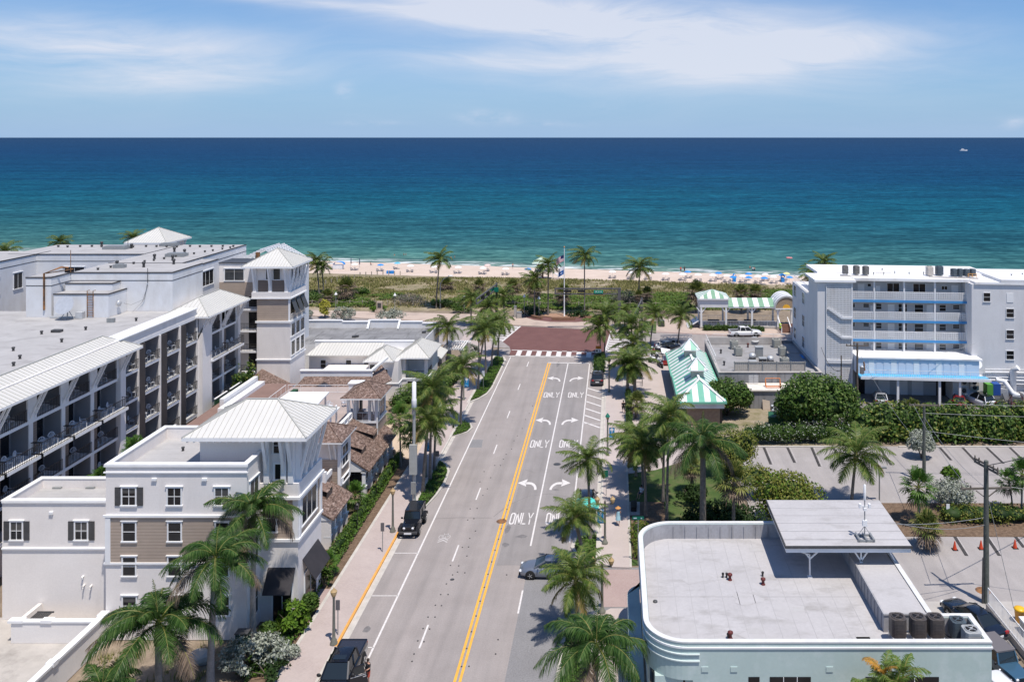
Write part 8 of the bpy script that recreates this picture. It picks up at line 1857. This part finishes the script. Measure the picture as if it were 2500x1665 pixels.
# black pickup with open door
def pickup(label,pnt,loc,rz,door=True,cover=True,simple=False,sc=1):
    t = thing('pickup_truck', label, 'pickup truck', (0,0,0))
    st = [(-2.95,.94,.5,1.12),(-2.9,.97,.45,1.18),(-1.2,.98,.4,1.2),(0,.99,.4,1.18),(1.1,.99,.4,1.17),(1.9,.97,.42,1.14),(2.6,.93,.46,1.06),(2.9,.85,.52,.96)]
    loft(MB(),[ring(w,a,b,y,.95) for y,w,a,b in st]).build('body', pnt, t)
    vs = [(-.88,-1.15,1.16),(.88,-1.15,1.16),(.88,1.35,1.16),(-.88,1.35,1.16),(-.72,-.98,1.86),(.72,-.98,1.86),(.70,.55,1.86),(-.70,.55,1.86)]
    for nm,f in (('rear_window',(0,1,5,4)),('side_window',(1,2,6,5)),('windshield',(2,3,7,6)),('side_window',(3,0,4,7))): MB().poly([vs[q_] for q_ in f]).build(nm, CARGLASS, t)
    m = MB()
    for i in range(4): m.bar(Vector(vs[i]),Vector(vs[4+i]),.1,.1)
    for a,b in ((0,3),(1,2)): m.bar(Vector(vs[a]).lerp(Vector(vs[b]),.47),Vector(vs[4+a]).lerp(Vector(vs[4+b]),.5),.13,.06)
    m.build('pillar', pnt, t); loft(MB(),[[(-.72,y,z-.04),(-.5,y,z+.03),(.5,y,z+.03),(.72,y,z-.04),(0,y,z-.06)] for y,z in ((-1.05,1.85),(-.8,1.89),(.3,1.89),(.62,1.85))]).build('roof', pnt, t)
    MB().box(-.42,.42,-.05,.45,1.915,1.93).build('sunroof', CARGLASS, t)
    if cover: MB().box(-.84,.84,-2.86,-1.2,1.19,1.235).build('bed_cover', CHAR, t)
    else: MB().box(-.8,.8,-2.86,-1.2,1.205,1.215).build('bed_floor', DARK_GREY, t)
    m = MB(); m.box(-.95,-.84,-2.9,-1.15,1.19,1.26).box(.84,.95,-2.9,-1.15,1.19,1.26).box(-.9,.9,-2.97,-2.86,1.12,1.26); m.build('bed_rail', pnt, t)
    for s_ in (-1,1):
        for y in (1.85,-1.85): wheel(t,s_*.88,y,.42,.28); MB().lathe((s_*.985,y,.46),[(.52,-.03*s_),(.52,.012*s_),(.42,.014*s_)],18,ax='x').build('wheel_arch', RUBBER, t)
        MB().box(s_*.7-.2,s_*.7+.2,2.8,2.93,.78,.95).build('headlight', HEADL, t); MB().box(s_*.86-.08,s_*.86+.08,-2.99,-2.93,.8,1.1).build('taillight', TAILL, t); MB().ell((s_*1.13,1.05,1.25),(.16,.08,.13),8,5).build('mirror', BLACK_METAL, t)
    MB().box(-.6,.6,2.86,2.95,.6,.95).build('grille', ALU, t); MB().box(-.9,.9,2.85,3.05,.4,.6).build('front_bumper', ALU, t)
    if door:      # left front door swung open
        d = MB().box(-1.02,-.96,.0,1.15,.45,1.14).bar((-.98,.05,1.14),(-.9,.2,1.72),.06).bar((-.9,.2,1.72),(-.92,.85,1.70),.06).bar((-.92,.85,1.7),(-.98,1.13,1.16),.06)
        R_ = Matrix.Translation(Vector((-.98,1.12,0)))@Matrix.Rotation(math.radians(-62),4,'Z')@Matrix.Translation(Vector((.98,-1.12,0))); d.map(lambda a,b,c: tuple(R_@Vector((a,b,c)))); do = d.build('front_door', pnt, t)
        d = MB().box(-1.035,-1.02,.08,.3,.95,1.0).box(-1.03,-1.02,.1,1.1,1.08,1.12); d.map(lambda a,b,c: tuple(R_@Vector((a,b,c)))); d.build('handle', ALU, do)
        d = MB().poly([(-.95,.15,1.16),(-.9,.22,1.7),(-.92,.82,1.68),(-.97,1.08,1.18)]); d.map(lambda a,b,c: tuple(R_@Vector((a,b,c)))); d.build('door_window', CARGLASS, do)
        MB().box(-.9,-.55,.1,.6,.7,1.3).build('seat', DARK_GREY, t); MB().add([(-.965,.05,.5),(-.965,1.1,.5),(-.965,1.1,1.14),(-.965,.05,1.14)],[(0,1,2,3)]).build('door_opening', BLACK_METAL, t)
    return place(t,loc,rz,sc)
pickup('black crew cab pickup with its driver door open at the bottom kerb',BLK,(-18.55,56.4,0),PI)
pickup('white crew cab pickup parked on the beach road before the pavilion',WHT,(24.3,154.8,0),-PI/2+.1,False,False)
# turquoise cover, beach gear behind the suv
t = thing('turquoise_cover', 'turquoise fabric canopy draped over the open rear of the black suv', 'canopy', (-2.7,80.6,1.4)); m = MB(); nn = 10; vs = []
TQ = mat('turquoise_fabric',(.06,.50,.45,1),(.10,.58,.52,1),1.5,.7)
for j in range(nn+1):
    for i in range(nn+1): a,b = i/nn-.5,j/nn-.5; vs.append((-2.75+a*2.5, 80.5+b*2.0, 2.05-1.0*(a*a+b*b)*1.4+.12*noise.noise(Vector((i*.7,j*.7,3)))))
m.add(vs,[(j*(nn+1)+i,j*(nn+1)+i+1,(j+1)*(nn+1)+i+1,(j+1)*(nn+1)+i) for j in range(nn) for i in range(nn)],0,True); m.build('fabric', TQ, t); MB().tube([(-2.75,80.5,.1),(-2.75,80.5,2.05)],.03,6).build('pole', ALU, t)
# motorcycles and trailer next to the striped shop
def moto(label,pnt,loc,rz):
    t = thing('motorcycle', label, 'motorcycle', (0,0,0), 'motorcycles beside the striped shop')
    for y in (-.75,.8): MB().lathe((0,y,.32),[(.2,-.06),(.3,-.07),(.33,0),(.3,.07),(.2,.06)],14,ax='x').build('wheel', RUBBER, t)
    MB().ell((0,.2,.85),(.2,.42,.2),10,6).ell((0,-.65,.8),(.18,.35,.12),8,5).build('body', pnt, t); MB().ell((0,-.3,.82),(.2,.42,.1),10,6).build('seat', BLACK_METAL, t); MB().box(-.17,.17,-.3,.35,.3,.65).build('engine', DARK_GREY, t)
    MB().tube([(0,.8,.32),(0,.55,1.05)],.05,6).tube([(-.4,.42,1.12),(0,.55,1.05),(.4,.42,1.12)],.025,6).build('handlebar', ALU, t); MB().ell((0,.72,1.05),(.2,.05,.22),8,5).build('windscreen', HEADL, t)
    return place(t,loc,rz,1.15)
for (x,y),c,l,r in (((1597,868),REDP,'red motorcycle nearest the palm in the jumble',.4),((1610,862),WHT,'white motorcycle in the middle of the jumble',.6),((1606,882),BLK,'black motorcycle at the near left of the jumble',.2),((1622,855),NAVY,'dark blue motorcycle by the shop corner',1.2),((1612,896),SILV,'silver motorcycle nearest the plaza',.3),((1598,888),WHT,'white scooter with raised windscreen at the jumble edge',.9)): moto(l,c,at(x,y),r)
car('dark car parked beyond the motorcycles beside the shop','car',SED,SEDC,NAVY,at(1632,852),-1.2,name='parked_car')
p = at(1626,888); t = thing('drinks_cart', 'white roofed cart with red panels beside the striped shop', 'cart', p); MB().box(p.x-.6,p.x+.6,p.y-1.5,p.y+1.5,.35,1.0).build('body', paint('red_panel',(.35,.02,.02,1)), t); MB().slab([(p.x-.8,p.y-1.7,2.3),(p.x+.8,p.y-1.7,2.0),(p.x+.8,p.y+1.7,2.0),(p.x-.8,p.y+1.7,2.3)],.08).build('roof', W_TRIM, t); m = MB()
for a in (-.55,.55):
    for b in (-1.4,1.4): m.box(p.x+a-.05,p.x+a+.05,p.y+b-.05,p.y+b+.05,0,2.0)
m.build('post', W_TRIM, t)
for a in (-.55,.55): MB().lathe((p.x+a,p.y-.9,.3),[(.15,-.06),(.3,-.06),(.3,.06),(.15,.06)],12,ax='x').build('wheel', RUBBER, t)
t = thing('boat_trailer', 'long silver lattice trailer lying along the beach road behind the shop', 'trailer', (11,143,0)); m = MB(); A_,B_ = at(1613,829,.8),at(1690,826,.8)
for dz,dy in ((0,0),(.6,0),(0,.9),(.6,.9)): m.bar(A_+Vector((0,dy,dz)),B_+Vector((0,dy,dz)),.1)
for k in range(10): u_ = A_.lerp(B_,k/9); m.bar(u_,u_+Vector((.6,0,.6)),.06).bar(u_,u_+Vector((0,.9,0)),.06)
m.build('frame', ALU, t)
for k in (.4,.55): u_ = A_.lerp(B_,k); MB().lathe((u_.x,u_.y-.2,.35),[(.15,-.1),(.35,-.1),(.35,.1),(.15,.1)],12,ax='y').build('wheel', RUBBER, t)
t = thing('rope_stand', 'black wire rack standing on the plaza beside the thick palms', 'rack', at(1559,935)); m = MB(); p = at(1559,940)
for dx in (-.55,.55):
    for dy in (-.8,.8): m.tube([p+Vector((dx,dy,0)),p+Vector((dx,dy,1.6))],.03,5)
for z in (.1,.8,1.6): m.tube([p+Vector((-.55,-.8,z)),p+Vector((.55,-.8,z)),p+Vector((.55,.8,z)),p+Vector((-.55,.8,z)),p+Vector((-.55,-.8,z))],.03,5)
m.build('frame', BLACK_METAL, t)

# ================================================================== BALCONY FURNITURE
WC = mat('white_cast_metal', (.62,.64,.68,1), None, rough=.5)
def patio_chair():
    t = thing('patio_chair','x','chair'); MB().box(-.25,.25,-.25,.25,.42,.46).build('seat', WC, t); m = MB()
    for k in range(7):
        a = PI*k/6; m.bar((-.0+.27*math.cos(a)*.4,.24,.46),(.27*math.cos(a),.30,.66+.30*math.sin(a)),.03)
    for k in range(8): a0,a1 = PI*k/8,PI*(k+1)/8; m.bar((.28*math.cos(a0),.3,.64+.32*math.sin(a0)),(.28*math.cos(a1),.3,.64+.32*math.sin(a1)),.045)
    m.build('backrest', WC, t)
    for a in (-.22,.22):
        for b in (-.22,.22): MB().box(a-.02,a+.02,b-.02,b+.02,0,.42).build('leg', WC, t)
        MB().bar((a*1.15,-.2,.64),(a*1.15,.26,.66),.04).build('armrest', WC, t)
    return t
pc = None; bn = ['','','third','fourth','fifth','sixth','seventh','eighth','ninth','tenth','eleventh','twelfth']; fn = {1:'first',2:'second',3:'projecting third',4:'top'}
for (i,j,a0,a1,z,k) in patio:
    if i < 2 or (k == 1 and j == 1): continue
    for s_,off in (('near',.85),('far',2.15)):
        l = 'white patio chair, %s one, %s floor balcony of the %s bay from picture edge'%(s_,fn[j].replace('projecting ',''),['nearest','second','third','fourth','fifth','sixth','seventh','eighth','ninth','tenth'][i-2])
        loc = (-50.55 if not (j == 3 and k != 1) else -49.75, a0+off, z+.03)
        if pc is None: pc = patio_chair(); pc['label'] = l; pc['group'] = 'patio chairs on hotel balconies'; place(pc,loc,PI/2+rnd(-.4,.4),1.05)
        else: dup(pc,loc,PI/2+rnd(-.7,.7),l,None,1.05)
p_ = Vector((-28.6,120.2,2.63)); dup(pc,p_,2.6,'white chair on the corner balcony of the two storey building, left one'); dup(pc,p_+Vector((.9,.2,0)),3.6,'white chair on the corner balcony of the two storey building, right one')
dup(pc,(-33.5,98,4.96),1,'white chair on the hotel roof deck beside the white canopy'); dup(pc,(-32.2,99.2,4.96),4,'white chair on the hotel roof deck near the railing post')

# ================================================================== PEOPLE
CL = lambda n,c: mat(n,c,None,rough=.8)
HAIR = CL('dark_brown_hair',(.03,.02,.014,1)); C_LBLUE = CL('pale_blue_cloth',(.36,.58,.66,1)); C_BLACK = CL('black_cloth',(.012,.012,.014,1)); C_WHITE = CL('white_cloth',(.7,.7,.72,1)); C_RED = CL('coral_cloth',(.55,.10,.06,1)); C_NAVY = CL('navy_cloth',(.02,.035,.09,1)); C_STRAW = CL('straw_orange',(.55,.27,.09,1)); C_VIS = CL('lime_hi_vis_cloth',(.42,.65,.03,1))
def person(label, loc, rz, pose='stand', top=C_WHITE, bottom=C_NAVY, hat=None, dress=False, fingers=False, group=None, sc=1.0):
    t = thing('person', label, 'person', (0,0,0), group)
    J = {'pel':(0,0,.95),'spi':(0,.01,1.15),'che':(0,0,1.34),'nec':(0,.01,1.49),'hea':(0,.03,1.58),'top':(0,.02,1.70)}
    for s_,n_ in ((-1,'l'),(1,'r')):
        J.update({'sho'+n_:(s_*.18,0,1.41),'elb'+n_:(s_*.24,-.03,1.14),'wri'+n_:(s_*.25,.07,.91),'han'+n_:(s_*.25,.10,.85),'hip'+n_:(s_*.09,0,.90),'kne'+n_:(s_*.10,.03,.49),'ank'+n_:(s_*.10,-.02,.08),'toe'+n_:(s_*.11,.15,.035)})
    if pose == 'walk': J.update({'knel':(-.1,.18,.50),'ankl':(-.1,.24,.10),'toel':(-.1,.40,.05),'kner':(.1,-.05,.49),'ankr':(.1,-.30,.16),'toer':(.1,-.20,.04),'elbl':(-.25,-.12,1.15),'wril':(-.26,-.10,.92),'hanl':(-.26,-.09,.85),'elbr':(.25,.06,1.15),'wrir':(.25,.22,.96),'hanr':(.25,.27,.91)})
    if pose == 'phone': J.update({'elbr':(.25,.05,1.15),'wrir':(.12,.26,1.25),'hanr':(.09,.30,1.30),'knel':(-.1,.10,.50),'ankl':(-.1,.10,.09),'toel':(-.1,.27,.04),'ankr':(.1,-.16,.10),'toer':(.1,0,.035)})
    if pose in ('sit','lounge'):
        dz = -.50 if pose == 'sit' else -.55
        for k_,(a,b,c) in list(J.items()):
            if k_[:3] not in ('kne','ank','toe'): J[k_] = (a,b,c+dz)
        for s_,n_ in ((-1,'l'),(1,'r')): J['kne'+n_] = (s_*.13,.40,.44 if pose == 'sit' else .42); J['ank'+n_] = (s_*.13,.46 if pose == 'sit' else .8,.06 if pose == 'sit' else .36); J['toe'+n_] = (s_*.13,.62 if pose == 'sit' else .9,.03 if pose == 'sit' else .5); J['wri'+n_] = (s_*.18,.26,.50); J['han'+n_] = (s_*.17,.33,.48)
    if pose == 'door': J.update({'elbl':(-.30,.12,1.22),'wril':(-.22,.34,1.18),'hanl':(-.2,.40,1.17)})
    R_ = {'pel':.125,'spi':.115,'che':.135,'nec':.055,'hea':.085,'top':.07,'sho':.06,'elb':.043,'wri':.03,'han':.034,'hip':.085,'kne':.056,'ank':.038,'toe':.035}
    E = [('pel','spi'),('spi','che'),('che','nec'),('nec','hea'),('hea','top')]
    for n_ in 'lr': E += [('che','sho'+n_),('sho'+n_,'elb'+n_),('elb'+n_,'wri'+n_),('wri'+n_,'han'+n_),('pel','hip'+n_),('hip'+n_,'kne'+n_),('kne'+n_,'ank'+n_),('ank'+n_,'toe'+n_)]
    names = list(J); vs = [Vector(J[k_]) for k_ in names]; rad = [R_[k_[:3]] for k_ in names]; ed = [(names.index(a),names.index(b)) for a,b in E]
    if fingers:
        for n_,s_ in (('l',-1),('r',1)):
            h_ = vs[names.index('han'+n_)]; d = (h_-vs[names.index('wri'+n_)]).normalized(); sd = Vector((0,1,0)) if abs(d.z) > .6 else Vector((1,0,0))
            for k_ in range(5):
                o_ = len(vs); l = (.045,.075,.085,.078,.06)[k_]; q = h_+sd*(.022*(k_-2)) + (d*.02 if k_ else -d*.02); vs += [q+d*l*.5+sd*(.012 if k_ == 0 else 0), q+d*l+Vector((0,.012,0))]; rad += [.009,.008]; ed += [(names.index('han'+n_),o_),(o_,o_+1)]
    me = bpy.data.meshes.new('body'); me.from_pydata([tuple(v) for v in vs],ed,[]); me.materials.append(SKIN); o = bpy.data.objects.new('body',me); COL.objects.link(o); o.parent = t
    md = o.modifiers.new('skin','SKIN'); sv = me.skin_vertices[0].data
    for k_,r_ in enumerate(rad): sv[k_].radius = (r_,r_*.85)
    sv[0].use_root = True; ss = o.modifiers.new('smooth','SUBSURF'); ss.levels = ss.render_levels = 1
    V = lambda k_: Vector(J[k_])
    hd = V('hea').lerp(V('top'),.35); MB().ell(hd+Vector((0,-.025,.03)),(.098,.105,.105),10,7).build('hair', HAIR, t)
    MB().ell(hd+Vector((-.035,.085,-.01)),(.012,.01,.009),6,4).ell(hd+Vector((.035,.085,-.01)),(.012,.01,.009),6,4).ell(hd+Vector((0,.10,-.04)),(.014,.02,.018),6,4).build('face', HAIR, t)
    tz = V('pel').z
    if dress: MB().lathe((0,0,0),[(.245,tz-.38),(.215,tz-.1),(.155,tz+.17),(.175,tz+.36),(.15,tz+.46),(.06,tz+.5)],14).build('dress', top, t)
    else:
        if top is not None: m = MB().lathe((0,0,0),[(.165,tz-.03),(.15,tz+.17),(.175,tz+.36),(.15,tz+.46),(.06,tz+.51)],14); [m.tube([V('sho'+n_),V('sho'+n_).lerp(V('elb'+n_),.75)],[.078,.066],8) for n_ in 'lr']; m.build('shirt', top, t)
        m = MB().lathe((0,0,0),[(.14,tz-.12),(.158,tz-.02),(.155,tz+.03)],12); [m.tube([V('hip'+n_)+Vector((0,0,.03)),V('hip'+n_).lerp(V('kne'+n_),.85)],[.11,.085],8) for n_ in 'lr']; m.build('shorts', bottom, t)
    if hat: MB().lathe(hd+Vector((0,-.01,.08)),[(.27,-.03),(.14,.0),(.12,.10),(.04,.13)],14).build('hat', hat, t)
    return place(t,loc,rz,sc)
p = at(1509,1285); person('woman in pale blue dress and wide orange hat walking up the pavement',(p.x,p.y,.13),0,'phone',C_LBLUE,None,C_STRAW,True,True)
person('person in a black shirt standing behind the open pickup door',(-16.7,56.35,0),PI*.8,'door',C_BLACK,C_RED,None,False,True)
p = at(1566,1212); person('person in white top sitting in the shade of the park palms',(p.x,p.y,.02),2.4,'sit',C_WHITE,C_NAVY,None,False,True)
p = at(1522,1010); person('dark clothed person walking beside the plaza hedge in palm shadow',(p.x,p.y,.13),.2,'walk',C_BLACK,C_BLACK)
for x,y,po,a,b,l,h in ((1905,812,'stand',C_VIS,C_NAVY,'worker in lime vest beside the brown pavilion steps',C_VIS),(1484,798,'walk',C_RED,C_NAVY,'person crossing at the right ladder crossing',None),(1170,880,'walk',C_RED,C_NAVY,'person in coral shirt walking behind the strip palms',None)): person(l,at(x,y,.1),rnd(0,6),po,a,b,h)
for x,y,z,po,a,b,l in ((1252,655,-1.9,'walk',None,C_NAVY,'person walking along the waterline left of the lifeguard tower'),(1662,664,-1.7,'stand',C_RED,C_NAVY,'person in coral standing at the waterline beside a blue umbrella'),(1671,664,-1.7,'stand',C_BLACK,C_BLACK,'person in black standing at the waterline beside a blue umbrella'),(986,629,-2.9,'stand',None,C_NAVY,'bather standing in the sea, left of a close pair'),(991,629,-2.9,'stand',None,C_NAVY,'bather standing in the sea, right of a close pair'),(963,631,-3.1,'stand',None,C_NAVY,'bather alone in the sea left of the pair'),(1101,637,-2.9,'stand',None,C_NAVY,'bather in the sea behind the tall single palm, nearer one'),(1110,635,-2.9,'stand',None,C_RED,'bather in the sea behind the tall single palm, farther one'),(1831,661,-2.8,'stand',None,C_BLACK,'bather farthest out in the sea right of the umbrellas'),(1838,664,-2.6,'stand',C_WHITE,C_NAVY,'bather in white top in the shallow water at right'),(1842,664,-2.6,'stand',None,C_NAVY,'bather beside the white topped one in shallow water'),(1357,650,-1.9,'stand',C_NAVY,C_NAVY,'person at the waterline just left of the flagpole'),(905,648,-1.5,'lounge',None,C_NAVY,'sunbather lying on the sand left of the blue umbrella')): person(l,at(x,y,z),rnd(0,6),po,a,b)
t = thing('swim_float', 'pink inflatable float far out in the sea at right', 'float', at(1927,630,-2)); p = at(1927,630,-2); m = MB()
for k in range(12): a0,a1 = 2*PI*k/12,2*PI*(k+1)/12; m.tube([(p.x+.8*math.cos(a0),p.y+.8*math.sin(a0),-1.85),(p.x+.8*math.cos(a1),p.y+.8*math.sin(a1),-1.85)],.25,6)
m.build('ring', CL('pink_vinyl',(.6,.25,.25,1)), t)

# ================================================================== BEACH
UW = mat('white_canvas',(.78,.78,.78,1),(.73,.73,.73,1),2,.8); UB = mat('blue_canvas',(.02,.20,.55,1),(.03,.25,.62,1),2,.8); ULB = mat('light_blue_canvas',(.10,.42,.62,1),None,rough=.8); UY = mat('pale_yellow_canvas',(.75,.65,.28,1),None,rough=.8); UP = mat('pale_pink_canvas',(.70,.50,.46,1),None,rough=.8)
def umb(m_):
    t = thing('beach_umbrella','x','umbrella'); m = MB()
    prof = [(0.02,2.45),(.5,2.36),(.95,2.16),(1.25,1.93)]; n = 8; vs = []; fs = []
    for r,z in prof:
        for k in range(16): a = 2*PI*k/16; rr = r*(1 if k%2 == 0 else .96); vs.append((rr*math.cos(a),rr*math.sin(a),z-(0 if k%2 == 0 else -.03*r)))
    for i in range(3):
        for k in range(16): fs.append((i*16+k,i*16+(k+1)%16,(i+1)*16+(k+1)%16,(i+1)*16+k))
    m.add(vs,fs); m.build('canopy', m_, t); MB().tube([(0,0,-.3),(0,0,2.5)],.03,6).build('pole', ALU, t); return t
LOUNGE_F = mat('white_lounger_frame',(.55,.56,.58,1),None,rough=.6); LOUNGE_C = mat('grey_blue_sling',(.10,.115,.16,1),(.16,.17,.21,1),3,.8)
def lounger():
    t = thing('beach_lounger','x','lounge chair'); MB().box(-.32,.32,-.7,.55,.30,.36).build('seat', LOUNGE_C, t); MB().slab([(-.32,.55,.36),(.32,.55,.36),(.32,1.0,.95),(-.32,1.0,.95)],.06).build('backrest', LOUNGE_F, t)
    for a in (-.28,.28):
        for b in (-.6,.5): MB().box(a-.03,a+.03,b-.03,b+.03,-.1,.3).build('leg', LOUNGE_F, t)
    return t
protos = {}
def put_umb(kind,mt,x,y,label,chairs,grp,z=-1.25,cl=''):
    Y = CF*(CH-(z+2.0))/(y-CY); X = sx(x,Y); zz = gh(X,Y)
    if kind not in protos: o = umb(mt); o['label'] = label; tag(o,None,None,grp); place(o,(X,Y,zz),rnd(0,1),.82); protos[kind] = o
    else: dup(protos[kind],(X,Y,zz),rnd(0,1),label,grp,.82)
    for k,s_ in enumerate(chairs):
        X2,Y2 = X+s_*.9, Y-.6+rnd(-.2,.2); l = ('left' if k == 0 else 'right')+' lounge chair under the '+cl
        if 'L' not in protos: c = lounger(); c['label'] = l; c['group'] = 'lounge chairs under the beach umbrellas'; place(c,(X2,Y2,gh(X2,Y2)),PI+rnd(-.2,.2)); protos['L'] = c
        else: dup(protos['L'],(X2,Y2,gh(X2,Y2)),PI+rnd(-.3,.3),l,'lounge chairs under the beach umbrellas')
WR = [(1495,659),(1540,661.5),(1582,663),(1625,664.5),(1666,665),(1704,666.5),(1740,667.5),(1774.5,669),(1813,670),(1850,671),(1868,664.5),(1888,672)]
for i,(x,y) in enumerate(WR): put_umb('w',UW,x,y,'white beach umbrella, '+ORD[i]+' from the left in the row right of the flagpole',(-.75,.75),'white beach umbrellas',cl=ORD[i]+' white umbrella right of the flagpole')
WL = [(806,638),(866,640.5),(1002,644.5),(1061,646.5),(1118.5,648),(1179,650),(1234.5,651.5)]
for i,(x,y) in enumerate(WL): put_umb('w',UW,x,y,'white beach umbrella, '+ORD[i]+' from the left in the row left of the flagpole',(-.75,.75),'white beach umbrellas',cl=ORD[i]+' white umbrella left of the flagpole')
BR = [(1679,658),(1754,661.5),(1790,674),(1827.5,663),(1828,675),(1866,676.5),(1910,666),(1927.5,673.5)]
for i,(x,y) in enumerate(BR): put_umb('b',UB,x,y,'blue beach umbrella, '+ORD[i]+' from the left on the right hand beach',(-.6,.8) if i in (0,1,6) else (),'blue beach umbrellas',cl=ORD[i]+' blue umbrella of the right hand beach')
put_umb('b',UB,929,642.5,'blue beach umbrella on the left hand beach beyond the dune lamp',(-.7,.8),'blue beach umbrellas',cl='lone blue umbrella of the left hand beach'); put_umb('b',UB,1289,652.5,'blue beach umbrella beside the lifeguard tower',(),'blue beach umbrellas')
put_umb('lb',ULB,970,636.5,'light blue beach umbrella nearest the water',(-.5,),None,cl='light blue umbrella'); put_umb('y',UY,1920,661,'pale yellow beach umbrella at the right end',(),None); put_umb('p',UP,1190,641,'pale pink beach umbrella near the waterline',(.3,),None,cl='pale pink umbrella')
for x,y,l,c1,c2 in ((828,654,'blue topped beach cabana with white cover at left',UB,UW),(1793,686,'blue draped beach cabana by the right umbrellas',UB,UB),(1911,686,'tall blue folded cabana at the right end of the umbrellas',UB,UB)):
    p = at(x,y,-1.2); t = thing('beach_cabana', l, 'cabana', p); m = MB()
    for k in range(8):
        a0,a1 = PI*k/8,PI*(k+1)/8; w = 1.6 if x == 828 else .45; m.poly([(p.x+w*math.cos(a0),p.y-.8,p.z+1.1+.9*math.sin(a0)),(p.x+w*math.cos(a1),p.y-.8,p.z+1.1+.9*math.sin(a1)),(p.x+w*math.cos(a1),p.y+.8,p.z+1.1+.9*math.sin(a1)),(p.x+w*math.cos(a0),p.y+.8,p.z+1.1+.9*math.sin(a0))])
    m.build('canopy', c1, t); MB().box(p.x-w,p.x+w*.7,p.y-.8,p.y+.7,p.z-.1,p.z+1.0).build('cover', c2, t)
t = thing('beach_box', 'small blue storage boxes at the dune edge on the sand', 'box', at(951,663,-.6)); p = at(951,663,-.6)
for k in (-.9,.2): MB().box(p.x+k,p.x+k+.9,p.y,p.y+.8,gh(p.x,p.y)-.1,gh(p.x,p.y)+.8).build('box', UB, t)
for x,y,l in ((857,648,'furled dark blue umbrella stuck in the sand at left'),(878,650,'furled dark blue umbrella right of the white one')):
    p = at(x,y,-1.3); t = thing('furled_umbrella', l, 'umbrella', p); MB().lathe((p.x,p.y,p.z),[(.03,0),(.04,.6),(.16,.9),(.1,2.3),(.02,2.5)],8).build('cloth', mat('dark_navy_canvas',(.02,.03,.10,1),None,rough=.8), t); MB().tube([(p.x,p.y,p.z-.3),(p.x,p.y,p.z+2.6)],.025,5).build('pole', ALU, t)
# white motor yacht and far ship
p = at(2352,368,-2); t = thing('motor_yacht', 'small white motor yacht on the open sea at right', 'boat', (p.x,p.y,-2)); L_ = 11
m = MB(); loft(m,[[(p.x+x,p.y-w,-1.9),(p.x+x,p.y-w*1.15,zt_),(p.x+x,p.y+w*1.15,zt_),(p.x+x,p.y+w,-1.9)] for x,w,zt_ in ((-L_,2.4,.6),(-4,2.8,.7),(4,2.4,1.2),(9,1.1,1.8),(11.5,.1,2.1))],sm=False); m.build('hull', W_TRIM, t); MB().box(p.x-7,p.x+3,p.y-2,p.y+2,.7,3.0).box(p.x-5,p.x+0,p.y-1.6,p.y+1.6,3.0,4.6).build('cabin', W_TRIM, t); MB().box(p.x-6.5,p.x+3.05,p.y-2.05,p.y+2.05,1.6,2.3).build('window_band', GLASS_DK, t); MB().tube([(p.x-3,p.y,4.6),(p.x-3,p.y,7)],.1,5).build('mast', ALU, t)

# small things by the clapboard building
p = at(487,1612); random.seed(4); t = thing('boulder', 'pale flat boulder on the bare soil before the clapboard building', 'rock', p); m = MB(); m.ell((p.x,p.y,.25),(1.0,.7,.5),9,6); m.map(lambda a,b,c: (a+.16*noise.noise(Vector((a,b,c))*1.7), b+.16*noise.noise(Vector((b,c,a))*1.7), max(-.05,c+.12*noise.noise(Vector((c,a,b))*2)))); m.s = [False]*len(m.s); m.build('stone', CONCRETE, t)
p = at(594,1592); t = thing('green_cabinet', 'dark green utility cabinet against the wall between palm and silver bush', 'cabinet', p); MB().box(p.x-.45,p.x+.4,p.y-.3,p.y+.3,0,1.5).build('body', mat('dark_green_paint',(.012,.045,.03,1),None,rough=.6), t); MB().box(p.x-.5,p.x+.45,p.y-.35,p.y+.35,1.5,1.58).build('lid', DARK_GREY, t)
mb = MB()
for k in range(900):
    x,y = rnd(-36.8,-27.5),rnd(50.5,61)
    if noise.noise(Vector((x*.45,y*.45,6))) < .02: continue
    for _ in range(4):
        a = rnd(0,6.28); h = rnd(.15,.5); q = Vector((x+rnd(-.15,.15),y+rnd(-.15,.15),-.05)); w = Vector((-math.sin(a),math.cos(a),0))*.03; mb.add([q-w,q+w,q+Vector((math.cos(a)*.4*h,math.sin(a)*.4*h,h))],[(0,1,2)])
tag(mb.build('dry_grass', GRASSM), 'dry straw coloured grass tufts on the bare soil by the palms', 'grass', None, 'stuff')
